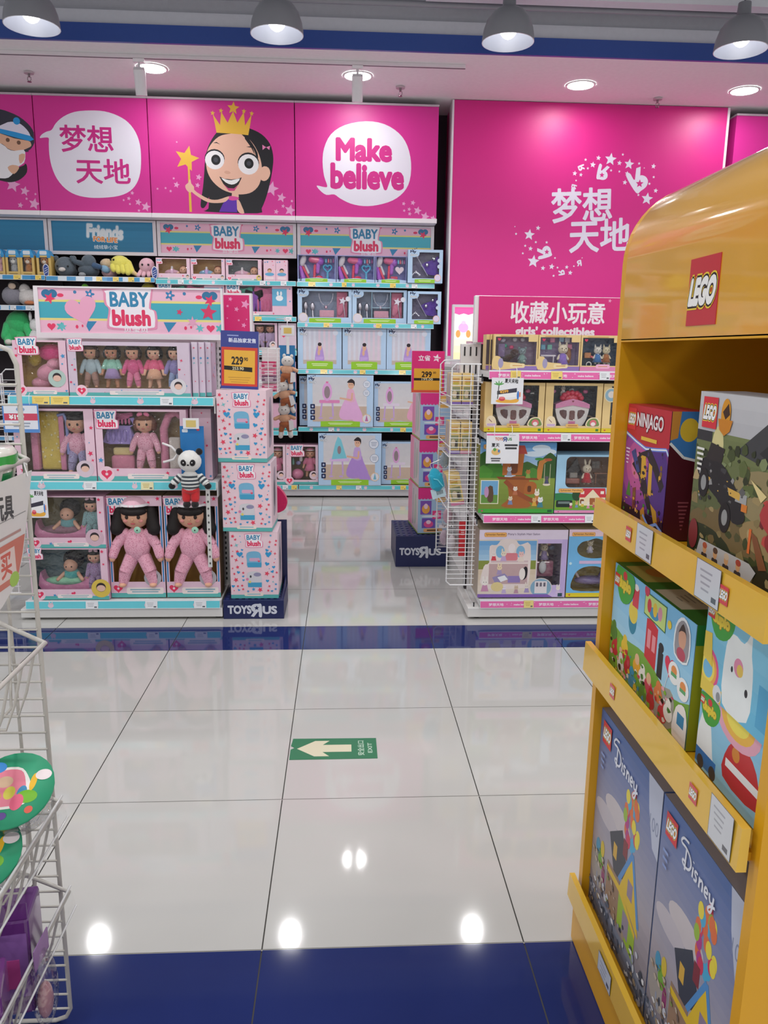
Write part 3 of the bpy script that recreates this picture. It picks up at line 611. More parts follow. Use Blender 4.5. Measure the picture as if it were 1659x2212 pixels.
wall_bay(-1.613, -0.405, 'wall shelving bay with a pink and teal sign under the crowned girl', (1.908, 1.608, 1.318, .96, .611, .114), R3, [[(-1.42, -1.37, WHT), (-.92, -.87, WHT), (-.72, -.67, WHT), (-.54, -.49, WHT)], [(-.77, -.71, YEL), (-.5, -.45, WHT)], [], [], [(-.5, -.45, WHT)], [(-.55, -.50, WHT), (-.47, -.42, YEL)]], sign_bb)
wall_bay(-0.405, 0.805, 'wall shelving bay with a pink and teal sign left of the pink wall', (1.906, 1.562, 1.159, .647, .114), R3, [[(-.30, -.24, YEL), (-.01, .03, YEL), (.41, .46, YEL), (.60, .65, WHT)], [(-.17, -.12, YEL), (.29, .34, YEL), (.6, .65, WHT)], [(-.2, -.14, YEL), (.15, .2, YEL), (.5, .56, YEL)], [(-.13, -.08, WHT), (.52, .57, YEL)], [(-.06, -.01, YEL), (.12, .17, WHT), (.53, .58, YEL)]], sign_bb)

# ------------------------------------------------------------------ boxed toys
def front_mesh(m, w, h, y, wins, col):
    if any(isinstance(q, list) for q in wins):                  # shaped openings: outline with holes
        loops = [[(-w / 2, 0), (w / 2, 0), (w / 2, h), (-w / 2, h)]] + [q if isinstance(q, list) else [(q[0], q[1]), (q[2], q[1]), (q[2], q[3]), (q[0], q[3])] for q in wins]
        flat = [(u, y, v) for lp in loops for u, v in lp]
        for t in tessellate_polygon([[Vector((u, v, 0)) for u, v in lp] for lp in loops]):
            a, b, c = [flat[i] for i in t]
            if (b[0] - a[0]) * (c[2] - a[2]) - (b[2] - a[2]) * (c[0] - a[0]) < 0: b, c = c, b
            m.face([a, b, c], col)
        for lp in loops[1:]:
            k = len(lp); m.raw([(u, y, v) for u, v in lp] + [(u, y + .005, v) for u, v in lp], [(i, (i + 1) % k, k + (i + 1) % k, k + i) for i in range(k)], col)
        return
    us = sorted({-w / 2, w / 2, *[a for q in wins for a in (q[0], q[2])]}); vs = sorted({0, h, *[a for q in wins for a in (q[1], q[3])]})
    for a, b in zip(us[:-1], us[1:]):
        for c, d in zip(vs[:-1], vs[1:]):
            cu, cv = (a + b) / 2, (c + d) / 2
            if any(q[0] < cu < q[2] and q[1] < cv < q[3] for q in wins): continue
            m.face([(a, y, c), (b, y, c), (b, y, d), (a, y, d)], col)
    for a, c, b, d in wins:
        e = y + .004
        m.raw([(a, y, c), (b, y, c), (b, y, d), (a, y, d), (a, e, c), (b, e, c), (b, e, d), (a, e, d)], [(0, 4, 5, 1), (1, 5, 6, 2), (2, 6, 7, 3), (3, 7, 4, 0)], col)
def lighter(c): return tuple(min(.8, k * 2.1) for k in C(c)[:3]) + (1.0,)
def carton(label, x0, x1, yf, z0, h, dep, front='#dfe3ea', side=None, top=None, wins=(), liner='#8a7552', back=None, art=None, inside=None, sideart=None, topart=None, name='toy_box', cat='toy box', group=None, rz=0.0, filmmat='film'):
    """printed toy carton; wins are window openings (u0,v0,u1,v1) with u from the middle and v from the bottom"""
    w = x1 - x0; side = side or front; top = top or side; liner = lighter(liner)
    m = MB(); f = -dep / 2; b = dep / 2
    if wins: front_mesh(m, w, h, f, wins, front)
    else: m.face([(-w / 2, f, 0), (w / 2, f, 0), (w / 2, f, h), (-w / 2, f, h)], front)
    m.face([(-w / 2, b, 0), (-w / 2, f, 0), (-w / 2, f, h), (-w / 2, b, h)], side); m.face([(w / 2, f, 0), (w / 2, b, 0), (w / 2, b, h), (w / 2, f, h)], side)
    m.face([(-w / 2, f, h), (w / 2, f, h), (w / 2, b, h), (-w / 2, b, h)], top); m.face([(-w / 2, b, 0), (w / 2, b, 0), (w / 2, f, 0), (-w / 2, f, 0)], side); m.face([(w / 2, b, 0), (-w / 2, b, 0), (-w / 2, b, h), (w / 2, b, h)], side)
    if wins:
        g = .003; a, c = -w / 2 + g, w / 2 - g; e = b - .006
        m.face([(a, e, g), (c, e, g), (c, e, h - g), (a, e, h - g)], liner)
        m.face([(a, f + .005, g), (a, e, g), (a, e, h - g), (a, f + .005, h - g)], liner); m.face([(c, e, g), (c, f + .005, g), (c, f + .005, h - g), (c, e, h - g)], liner)
        m.face([(a, f + .005, g), (c, f + .005, g), (c, e, g), (a, e, g)], liner); m.face([(a, e, h - g), (c, e, h - g), (c, f + .005, h - g), (a, f + .005, h - g)], liner)
        if back: back(Pr(m, (0, e, 0)))
    if art: art(Pr(m, (0, f, 0), lift=.0009), w, h)
    if sideart: sideart(Pr(m, (-w / 2, 0, 0), (0, -1, 0)), dep, h); sideart(Pr(m, (w / 2, 0, 0), (0, 1, 0)), dep, h)
    if topart: topart(Pr(m, (0, 0, h), (1, 0, 0), (0, 1, 0)), w, dep)
    loc = ((x0 + x1) / 2, yf + dep / 2, z0)
    if not wins and not inside: return tag(m.build(name, None, loc, rz), label, cat, group)
    t = thing(name, label, cat, loc, rz, group); m.build('carton', t)
    if inside: inside(t, w, h, dep)
    if wins:
        m = MB()
        for q in wins:
            if isinstance(q, list): m.raw([(u, f + .0006, v) for u, v in q], [range(len(q))], '#ffffff', filmmat); continue
            a, c, bb, d = q; m.face([(a, f + .0006, c), (bb, f + .0006, c), (bb, f + .0006, d), (a, f + .0006, d)], '#ffffff', filmmat)
        m.build('window', t)
    return t

def doll(par, x, y, z, H, skin='#d8a98e', hair='#241a18', style='bob', top='#cfa5b8', bot=None, legs=True, sit=False, hat=None, arms=1.0, dot=None, bow=None, lean=0.0, name='doll', cloth='fabric', spread=1.0):
    """a small doll standing (or lying back) against the tray: body, hair, outfit and headgear"""
    o = bpy.data.objects.new(name, None); COL.objects.link(o); o.parent = par; o.location = (x, y, z); o.rotation_euler[1] = lean; o.empty_display_size = .02
    bot = bot or top; hd = H * .165; hz = H * .82; sh = H * .62; hip = H * .32; sw_ = H * .13
    m = MB(); m.ell((0, 0, hz), (hd, hd * .9, hd * .95), skin, 'skin'); m.cyl((0, 0, sh - .01), (0, 0, hz - hd * .7), H * .045, None, skin, 'skin', 8)
    m.ell((0, 0, (sh + hip) / 2), (sw_, H * .09, (sh - hip) * .62), skin, 'skin')
    for s in (-1, 1):
        a = (s * sw_, 0, sh - H * .02); e = (s * H * .2 * arms, -H * .03, H * .47); hnd = (s * H * .235 * arms, -H * .07, H * .335)
        m.limb(a, e, H * .05, H * .042, skin, 'skin', 8); m.limb(e, hnd, H * .042, H * .03, skin, 'skin', 8); m.ell(hnd, (H * .036, H * .03, H * .045), skin, 'skin', None, 8, 6)
        k = (s * H * .095 * spread, -H * .03, H * .17); ft = (s * H * .115 * spread, -H * .03, H * .03)
        m.limb((s * H * .07, 0, hip), k, H * .065, H * .055, skin, 'skin', 8); m.limb(k, ft, H * .055, H * .04, skin, 'skin', 8); m.ell((ft[0], -H * .06, H * .025), (H * .042, H * .06, H * .028), skin, 'skin', None, 8, 6)
        m.ell((s * hd * .38, -hd * .83, hz - hd * .05), (hd * .12, hd * .07, hd * .14), '#2a1c18', 'skin', None, 8, 5)
        m.ell((s * hd * .5, -hd * .72, hz - hd * .32), (hd * .16, hd * .05, hd * .11), '#d58c86', 'skin', None, 8, 5)
    m.ell((0, -hd * .90, hz - hd * .22), (hd * .08, hd * .06, hd * .06), skin, 'skin', None, 8, 5); m.ell((0, -hd * .82, hz - hd * .5), (hd * .16, hd * .06, hd * .06), '#b8565c', 'skin', None, 8, 5)
    m.build('body', o)
    m = MB()
    if style != 'bald':
        m.ell((0, hd * .22, hz + hd * .22), (hd * 1.1, hd * .98, hd * .98), hair, 'hair', None, 14, 8)
        m.ell((0, -hd * .42, hz + hd * .58), (hd * .78, hd * .52, hd * .36), hair, 'hair')
    if style == 'bob':
        for s in (-1, 1): m.ell((s * hd * .92, hd * .1, hz - hd * .15), (hd * .32, hd * .6, hd * .7), hair, 'hair')
    if style == 'long':
        for s in (-1, 1): m.limb((s * hd * .9, hd * .1, hz + hd * .1), (s * hd * 1.0, hd * .05, hz - hd * 1.3), hd * .38, hd * .26, hair, 'hair')
    if style == 'pig':
        for s in (-1, 1): m.limb((s * hd * 1.0, 0, hz + hd * .2), (s * hd * 1.22, -hd * .12, hz - hd * .95), hd * .46, hd * .5, hair, 'hair')
        m.ell((0, -hd * .56, hz + hd * .30), (hd * .88, hd * .50, hd * .34), hair, 'hair')
    if m.v: m.build('hair', o)
    m = MB(); q = 1.16; m.ell((0, 0, (sh + hip) / 2 + H * .01), (sw_ * q, H * .105, (sh - hip) * .66), top, cloth)
    for s in (-1, 1):
        a = (s * sw_, 0, sh - H * .02); e = (s * H * .2 * arms, -H * .03, H * .47); hnd = (s * H * .228 * arms, -H * .06, H * .365)
        m.limb(a, e, H * .066, H * .058, top, cloth, 8)
        if legs: m.limb(e, hnd, H * .058, H * .05, top, cloth, 8)
        if legs:
            k = (s * H * .095 * spread, -H * .03, H * .17); ft = (s * H * .112 * spread, -H * .03, H * .06)
            m.limb((s * H * .07, 0, hip), k, H * .083, H * .074, bot, cloth, 8); m.limb(k, ft, H * .074, H * .058, bot, cloth, 8)
    if not legs and bot: m.lathe([(sw_ * .9, hip + H * .13), (sw_ * 1.25, hip + H * .02), (sw_ * 1.55, hip - H * .10), (sw_ * 1.3, hip - H * .10)], 0, 0, bot, cloth, 14)
    m.build('outfit', o)
    if hat:
        m = MB(); m.ell((0, -hd * .06, hz + hd * .66), (hd * .86, hd * 1.02, hd * .62), hat, 'fabric', None, 14, 6, 0.0); m.cyl((0, -hd * .06, hz + hd * .66), (0, -hd * .06, hz + hd * .80), hd * 1.02, hd * 1.0, '#e9e2e6', 'fabric', 16); m.build('hat', o)
    if bow:
        m = MB()
        for s in (-1, 1): m.ell((s * hd * .35, -hd * .6, hz + hd * 1.0), (hd * .34, hd * .14, hd * .24), bow, 'fabric', (0, s * .5, 0), 8, 6)
        m.build('hair_bow', o)
    return o

# ------------------------------------------------------------------ plush shapes
def eyes(m, c, r, dx, dy, dz, col='#15120f'):
    for s in (-1, 1): m.ell((c[0] + s * dx, c[1] + dy, c[2] + dz), r, col, 'gloss', None, 8, 6)

# ---- top shelf and below, farthest left: boxed and loose plush
def pet_box(x0, x1, label, fur, face):
    w = x1 - x0; h = .205
    def ins(t, w, h, d):
        m = MB(); m.ell((0, -.005, .055), (.034, .03, .05), fur, 'fur'); m.ell((0, -.018, .122), (.036, .026, .036), fur, 'fur'); m.ell((0, -.040, .112), (.017, .008, .015), face, 'fur'); m.ell((0, -.046, .117), .003, '#16120f', 'gloss', None, 6, 5)
        for s in (-1, 1): m.ell((s * .028, -.015, .146), (.012, .01, .024), fur, 'fur', (0, s * .4, 0), 8, 6); m.ell((s * .02, -.01, .02), (.016, .03, .014), fur, 'fur', None, 8, 6)
        eyes(m, (0, -.018, .122), .005, .014, -.024, .008); m.build('plush_dog', t)
    def art(p, w, h):
        for q in ((-w / 2, .145, -w / 2 + .03, h), (w / 2 - .03, .145, w / 2, h)): p.rect(*q, '#2f86bd', False)
        p.up(); p.bars(0, .012, w * .6, .006, '#8d7440', 2, .01)
    t = carton(label, x0, x1, 7.03, 1.926, .165, .10, '#c9ab66', '#c2a25a', '#2f86bd', [(-w * .33, .03, w * .33, .15)], '#5a4530', None, art, ins, name='plush_pet_box', cat='toy box', group='boxed plush pets on the top shelf')
    m = MB(); m.prism([(-w / 2, 0), (w / 2, 0), (w * .3, .045), (-w * .3, .045)], (0, -.05, .165), (1, 0, 0), (0, 0, 1), .10, '#3a93c8'); p = Pr(m, (0, -.05, .165)); p.rrect(-w * .25, .006, w * .25, .036, .008, '#cfd6dc'); m.build('roof_flap', t)
pet_box(-2.985, -2.876, 'blue topped box with a pale pink plush pet at the left edge', '#d8a3ae', '#e6c6cb')
pet_box(-2.868, -2.75, 'blue topped box holding a grey and white plush dog', '#a4a6aa', '#e4e0da')
pet_box(-2.748, -2.63, 'blue topped box holding a ginger plush dog, beside the grey dog box', '#b5763f', '#e4d6c4')
pet_box(-2.61, -2.49, 'blue topped box holding a ginger plush dog, beside the grey seal plush', '#b5763f', '#e4d6c4')
def plush(name, label, loc, rz=0.0):
    return thing(name, label, 'plush toy', loc, rz)
t = plush('plush_bear', 'dark grey round plush head with a pale muzzle on the top shelf', (-2.40, 7.12, 1.9225))
m = MB(); m.ell((0, 0, .085), (.088, .08, .086), '#5b646c', 'fur'); m.ell((0, .06, .05), (.08, .07, .05), '#5b646c', 'fur')
for s in (-1, 1): m.ell((s * .075, .0, .155), (.024, .018, .026), '#5b646c', 'fur', None, 8, 6)
m.build('body', t); m = MB(); m.ell((-.005, -.078, .058), (.03, .016, .018), '#c9c4bf', 'fur'); m.build('muzzle', t)
m = MB(); eyes(m, (0, -.074, .085), .008, .045, .0, .0); m.build('eye', t)
t = plush('plush_elephant', 'dark grey plush elephant with a squared head beside the yellow plush', (-2.21, 7.12, 1.9225))
m = MB(); m.ell((0, .02, .06), (.09, .085, .062), '#4f5a64', 'fur'); m.ell((.01, .0, .13), (.062, .06, .062), '#55606a', 'fur'); m.limb((.0, -.02, .1), (-.105, -.04, .13), .03, .02, '#4f5a64', 'fur'); m.limb((-.105, -.04, .13), (-.12, -.04, .16), .02, .017, '#4f5a64', 'fur')
m.limb((.06, -.02, .10), (.115, -.05, .085), .028, .022, '#3d5878', 'fur'); m.build('body', t)
m = MB(); m.ell((-.03, -.07, .018), (.03, .03, .02), '#8f9296', 'fur'); m.build('foot', t)
t = plush('plush_bird', 'beige and pale blue plush lying under the yellow plush', (-2.055, 7.15, 1.9225))
m = MB(); m.ell((0, .0, .12), (.058, .05, .045), '#cdb596', 'fur'); m.ell((.02, 0, .05), (.07, .06, .05), '#caa3a8', 'fur'); m.build('body', t); m = MB(); m.ell((.0, -.055, .07), (.045, .03, .03), '#86abc6', 'fur', (0, .5, 0)); m.build('bib', t)
t = plush('plush_octopus', 'bright yellow plush octopus flopped over on the top shelf', (-1.91, 7.11, 1.9225))
m = MB(); m.ell((-.02, 0, .12), (.085, .075, .068), '#d8cf62', 'fabric')
for a, b in ((-.07, .045), (-.03, .03), (.01, .03), (.05, .02)): m.limb((a, -.05, .09), (a + .01, -.065, b + .02), .026, .024, '#d8cf62', 'fabric')
m.limb((.05, -.02, .12), (.09, -.04, .05), .034, .024, '#d8cf62', 'fabric'); m.limb((.09, -.04, .05), (.135, -.05, .022), .022, .014, '#d2b783', 'fabric'); m.build('body', t)
m = MB(); eyes(m, (-.07, -.062, .145), .009, .012, 0, 0); m.build('eye', t)
t = plush('plush_octopus', 'pale pink plush octopus with black eyes at the end of the top shelf', (-1.70, 7.10, 1.9225))
m = MB(); m.ell((0, 0, .105), (.068, .06, .066), '#d6aab6', 'fabric')
for s in (-1, -.35, .35, 1): m.limb((s * .045, -.01, .06), (s * .066, -.045, .02), .022, .018, '#d6aab6', 'fabric', 8)
m.build('body', t); m = MB(); eyes(m, (0, -.057, .105), .0095, .026, 0, .004); m.build('eye', t)
t = plush('plush_penguin', 'grey plush penguin with a cream face leaning on the second shelf', (-2.87, 7.14, 1.6735))
m = MB(); m.ell((0, 0, .087), (.095, .08, .085), '#8c8a94', 'fur'); m.ell((.02, -.02, .165), (.05, .05, .045), '#2c2728', 'fur'); m.build('body', t); m = MB(); m.ell((.02, -.062, .165), (.032, .016, .026), '#cdb7a4', 'fur'); m.build('face', t)
t = plush('plush_swan', 'fluffy white plush bird with an orange beak on the second shelf', (-2.735, 7.13, 1.6735))
m = MB(); m.ell((0, 0, .075), (.085, .08, .075), '#cfcac8', 'fur', bumpy=.05); m.ell((-.03, .0, .14), (.045, .05, .05), '#cfcac8', 'fur', bumpy=.05); m.build('body', t); m = MB(); m.ell((.03, -.075, .025), (.045, .03, .02), '#b9744f', 'fabric'); m.build('beak', t)
t = plush('plush_frog', 'bright green shaggy plush toy on the third shelf at far left', (-2.85, 7.165, 1.337))
m = MB(); m.ell((0, 0, .19), (.11, .1, .11), '#3fb46c', 'fur', bumpy=.07); m.ell((-.02, .0, .1), (.09, .09, .09), '#3fb46c', 'fur', bumpy=.07)
for s in (-1, 1): m.limb((s * .08, -.03, .17), (s * .11 + .01, -.06, .08), .045, .04, '#43bb72', 'fur'); m.limb((s * .05 - .02, -.05, .08), (s * .05 - .02, -.09, .03), .04, .035, '#43bb72', 'fur')
m.build('body', t); m = MB(); m.ell((-.06, -.11, .03), (.03, .025, .025), '#d8d2c8', 'fur'); m.build('paw', t)
t = plush('plush_bunny', 'small fluffy white plush beside the bright green plush', (-2.70, 7.10, 1.334))
m = MB(); m.ell((0, 0, .07), (.05, .05, .07), '#d8d8d8', 'fur', bumpy=.06); m.ell((.01, 0, .18), (.045, .045, .055), '#d8d8d8', 'fur', bumpy=.06)
for s in (-1, 1): m.ell((s * .025, 0, .25), (.014, .012, .045), '#d8d8d8', 'fur', None, 8, 6)
m.build('body', t)
t = plush('plush_chick', 'small lime green plush peeking above the front header sign', (-2.235, 7.10, 1.6735)); m = MB(); m.ell((0, 0, .05), (.05, .05, .05), '#4f7a2a', 'fur'); m.ell((0, -.01, .145), (.036, .036, .052), '#6fbe34', 'fur'); m.build('body', t)
t = plush('plush_banana', 'olive yellow plush on the second shelf above the front header sign', (-1.70, 7.12, 1.6735)); m = MB(); m.ell((0, 0, .12), (.075, .06, .10), '#a89a35', 'fur'); m.ell((0, 0, .053), (.08, .07, .05), '#8a7d2c', 'fur'); m.build('body', t)
def swing(loc, label):
    m = MB(); pts = blob([(0, .055), (.022, .035), (.024, 0), (.018, -.04), (0, -.055), (-.018, -.04), (-.024, 0), (-.022, .035)], 3)
    m.prism(pts, (0, 0, 0), (1, 0, 0), (0, 0, 1), .002, '#cfd3d8'); p = Pr(m, (0, 0, 0)); q = [(u * .82, v * .86) for u, v in pts]; p.poly(q, '#2b4288')
    for k in (-.018, 0, .018): p.line([(-.014, k - .008), (.014, k + .008)], .004, '#c9cdd6')
    tag(m.build('price_tag', None, loc), label, 'price tag')
swing((-2.53, 7.015, 1.968), 'blue striped oval tag on the top shelf below the ginger dog box'); swing((-1.617, 7.015, 1.963), 'blue striped oval tag between the pink octopus and the doll boxes')

# ---- shelves under the crowned girl
def bb_frame(n=9, r=.012, seed=3, band=True, logo=None, lw=None, disc=None, heart=True, hole=None, caption=True):
    def art(p, w, h):
        if hole:
            bb_pattern(p, -w / 2, 0, w / 2, h, n, r, seed, hole)
        if band:
            p.rect(-w / 2, 0, w / 2, h * .07, '#57a9a6')
            if caption: p.rrect(-w * .17, h * .03, w * .28, h * .105, h * .02, '#e3d6d3'); p.bars(w * .055, h * .08, w * .36, h * .012, '#7fa7b4', 2, h * .03)
        if heart: p.ell(-w * .40, h * .10, h * .11, h * .11, '#e2c3cf'); p.heart(-w * .40, h * .10, h * .075, '#d8375c'); p.ell(-w * .40, h * .10, h * .02, h * .02, '#eec6cf')
        if logo: bb_logo(p, logo[0] * w, logo[1] * h, lw * w)
        if disc: p.ell(disc[0] * w, disc[1] * h, disc[2] * h, disc[2] * h, disc[3]); p.ell(disc[0] * w, (disc[1] + .02) * h, disc[2] * h * .5, disc[2] * h * .5, '#30262a'); p.ell(disc[0] * w, disc[1] * h, disc[2] * h * .45, disc[2] * h * .35, '#d9b3a2')
    return art
def baby_in_bath(sk, hr, c1, c2):
    def ins(t, w, h, d):
        o = bpy.data.objects.new('doll', None); COL.objects.link(o); o.parent = t; o.location = (0, 0, h * .12)
        m = MB(); m.ell((w * .28, -d * .15, h * .34), (h * .2, h * .18, h * .2), sk, 'skin'); eyes(m, (w * .28, -d * .15 - h * .17, h * .35), h * .022, h * .07, 0, 0); m.ell((-w * .05, -d * .1, h * .2), (w * .24, h * .16, h * .14), sk, 'skin'); m.build('body', o)
        m = MB(); m.ell((w * .28, -d * .08, h * .42), (h * .21, h * .17, h * .16), hr, 'hair'); m.build('hair', o)
        m = MB(); m.ell((-w * .07, -d * .12, h * .22), (w * .22, h * .17, h * .15), c1, 'fabric'); m.build('outfit', o)
        m = MB(); m.cyl((-w * .06, -d * .2, h * .30), (-w * .06, -d * .2, h * .5), h * .13, h * .11, c2, 'gloss', 14); m.ell((-w * .06, -d * .2, h * .56), (h * .06, h * .06, h * .09), '#dcd8da', 'gloss'); m.build('bottle', t)
    return ins
W1 = lambda w, h, l=.43, b=.28, r=.40, tp=.96: [(-w * l, h * b, w * r, h * tp)]
for i, (x0, x1, lab, lin, sk, hr, c1, c2) in enumerate((
    (-1.606, -1.318, 'pink baby doll box on the top shelf, next to the pink octopus', '#8c6d3e', '#d2a083', '#8c5a3c', '#cf9fb4', '#d3a8c4'),
    (-1.312, -1.02, 'pink baby doll box on the top shelf with a lilac bottle', '#8c6d3e', '#cf9d80', '#7a3f2c', '#7fa6c6', '#b49ad0'),
    (-1.012, -.705, 'baby doll box on the top shelf with a grey lining and a yellow disc', '#5d6266', '#cf9d80', '#6b4030', '#d2a1b6', '#d6b1c4'))):
    w = x1 - x0; h = .178
    carton(lab, x0, x1, 7.03, 1.912, h, .13, '#dcbcca', '#cf9fb6', None, W1(w, h), lin, None, bb_frame(5, .009, i, True, (-.40, .84), .16, (.42, .14, .13, '#cfc3c8' if i < 2 else '#d6c16a'), i > 0, W1(w, h)[0]), baby_in_bath(sk, hr, c1, c2), name='doll_box', cat='doll box', group='baby doll boxes on the top shelf')
for i, (x0, x1, lab, hc) in enumerate(((-.688, -.585, 'small pink carton on the top shelf with a brown haired baby picture', '#8a5a3c'), (-.583, -.48, 'small pink carton on the top shelf with a black haired baby picture', '#221a1a'))):
    def art(p, w, h, hc=hc):
        bb_pattern(p, -w / 2, h * .72, w / 2, h, 4, .009, 4); p.ell(0, h * .5, w * .18, w * .17, hc); p.ell(0, h * .46, w * .15, w * .13, '#d2a286'); p.ell(0, h * .32, w * .38, h * .08, '#5d9cc0'); p.rrect(-w * .34, h * .06, w * .34, h * .2, .005, '#e2cdd2')
    carton(lab, x0, x1, 7.03, 1.912, .176, .12, '#dcb9c8', '#cf9fb6', art=art, name='doll_carton', cat='toy box')
def clothes(spec):
    def ins(t, w, h, d):
        for nm, u, v, a, b, c in spec:
            m = MB(); q = [(-a * .45, b * .5), (-a * .15, b * .42), (a * .15, b * .42), (a * .45, b * .5), (a * .5, b * .2), (a * .32, b * .1), (a * .5, -b * .5), (0, -b * .56), (-a * .5, -b * .5), (-a * .32, b * .1), (-a * .5, b * .2)]
            m.prism(blob([(u * w + x, v * h + y) for x, y in q], 2), (0, -.01, 0), (1, 0, 0), (0, 0, 1), .02, c, 'fabric')
            for k in range(-2, 3): m.ell((u * w + k * a * .17, -.012, v * h - b * .22), (a * .06, .012, b * .26), c, 'fabric', None, 8, 5)
            m.build(nm, t)
    return ins
def bunny_panel(p, w, h):
    bb_pattern(p, -w / 2, 0, w / 2, h, 8, .012, 6, (-w * .44, h * .16, w * .43, h * .97)); p.rect(-w / 2, 0, w / 2, h * .05, '#57a9a6'); p.rrect(-w * .3, h * .03, w * .0, h * .10, .004, '#e3d6d3'); bb_logo(p, -w * .38, h * .85, w * .2)
    p.rect(w * .2, h * .35, w * .42, h * .9, '#5fa3c4'); p.ell(w * .31, h * .6, w * .055, h * .09, '#e2e2e4')
    for s in (-1, 1): p.ell(w * .31 + s * w * .025, h * .75, w * .015, h * .07, '#e2e2e4', False)
    p.up()
for x0, x1, lab, g in ((-1.606, -1.03, 'doll clothes window box on the second shelf behind the front header sign', None), (-1.022, -.445, 'doll clothes window box on the second shelf with green and pink dresses', None)):
    w = x1 - x0; h = .262
    carton(lab, x0, x1, 7.03, 1.612, h, .10, '#d8b5c6', '#cf9fb6', None, [(-w * .44, h * .16, w * .2, h * .97)], '#6d5f6b', None, bunny_panel, clothes((('lilac_dress', -.37, .52, .12, .17, '#8f7fb4'), ('green_dress', -.24, .60, .16, .19, '#55b39a'), ('purple_dress', -.08, .50, .16, .2, '#8a4fae'), ('pink_dress', .09, .55, .19, .23, '#d06a96'))), name='doll_clothes_box', cat='doll clothes box')
def two_heads(t, w, h, d):
    for s in (-1, 1): doll(t, s * w * .2, -.01, .0, h * .98, '#b88468', '#3a241c', 'bob', '#b8a0c4', arms=.6)
w = .22; h = .235
carton('window box with two brown haired dolls on the third shelf', -.80, -.578, 7.03, 1.322, h, .12, '#cfb0c0', '#b99bb0', None, [(-w * .40, h * .10, w * .40, h * .94)], '#4b3c34', None, bb_frame(4, .010, 9, True, None, None, (.32, .2, .14, '#cfc3c8'), False, (-w * .4, h * .1, w * .4, h * .94)), two_heads, name='doll_box', cat='doll box')
def heartbox(p, w, h): p.heart(-w * .2, h * .55, w * .12, RED); bb_pattern(p, -w / 2, h * .65, w / 2, h, 4, .012, 2); p.rect(-w / 2, 0, w / 2, h * .08, '#57a9a6')
carton('narrow lilac carton on the third shelf behind the hanging bear strip', -.570, -.412, 7.03, 1.322, .235, .12, '#c9b7c4', art=heartbox, name='toy_carton')
carton('pink carton on the fourth shelf behind the hanging bear strip', -.78, -.42, 7.05, .964, .26, .14, '#d3a9bc', '#b99bb0', art=heartbox, name='toy_carton')
carton('pink and teal carton on the fifth shelf behind the hanging bear strip', -.78, -.42, 7.05, .616, .24, .14, '#cfa3b8', '#b99bb0', art=heartbox, name='toy_carton')
# bottom shelf: boxed doll with a pram and its neighbour
def pram(t, w, h, d):
    doll(t, w * .24, -.01, h * .18, h * .72, '#d2a083', '#8a5440', 'bob', '#cf7896', legs=False, bot='#cf7896', hat='#d77f9d')
    m = MB(); m.ell((-w * .16, -.02, h * .24), (w * .2, .05, h * .14), '#cf7d9d', 'gloss', None, 14, 6, -.9); m.build('pram', t)
    m = MB(); m.limb((-w * .3, 0, h * .5), (-w * .3, 0, h * .62), .014, .012, '#7fb7a4', 'gloss'); m.build('bottle', t); m = MB(); m.limb((-w * .05, 0, h * .6), (-w * .05, 0, h * .76), .018, .014, '#d5d6d4', 'gloss'); m.build('milk_bottle', t); m = MB(); m.ell((-w * .13, 0, h * .52), (.024, .024, .02), '#8f90bf', 'gloss'); m.build('cup', t)
for x0, x1, lab in ((-.815, -.522, 'doll and pram window box on the bottom shelf behind the box stack'), (-.518, -.226, 'doll and pram window box on the bottom shelf beside the lilac dress box')):
    w = x1 - x0; h = .365
    carton(lab, x0, x1, 7.03, .118, h, .16, '#dcbfcb', '#cfa0b6', None, [(-w * .34, h * .12, w * .42, h * .96)], '#6e6350', None, bb_frame(9, .013, 5, True, (-.16, .86), .40, (.36, .24, .11, '#d0bac4'), True, (-w * .34, h * .12, w * .42, h * .96), False), pram, name='doll_box', cat='doll box', group='doll and pram boxes')

# ---- dress-up sets on the bay left of the pink wall
BOX = '#a9c3dd'; LIM = '#8cbf2f'; NAV = '#1f2a4f'
def story(p, u, v, wd):
    for i, k in enumerate((-.2, .1, .32)): p.ell(u + wd * k, v + wd * (.47 + .08 * i), wd * .05, wd * .09, NAV, False, 8, -.5)
    p.up(); p.text('My', u - wd * .1, v + wd * .2, NAV, h=wd * .38, w=wd * .72, bold=.05); p.text('Story', u, v - wd * .2, '#dfe3ea', h=wd * .34, w=wd * .86, bold=.03, outs=((.05, NAV),))
def lime(p, u0, u1, h, y0=0.0, txt=True):
    k = (u1 - u0); p.poly([(u0, y0), (u1, y0), (u1, y0 + h * .9), ((u0 + u1) / 2, y0 + h), (u0, y0 + h * .9)], LIM); p.bars((u0 + u1) / 2, y0 + h * .62, k * .62, h * .09, '#d6e6b4', 2, h * .2)
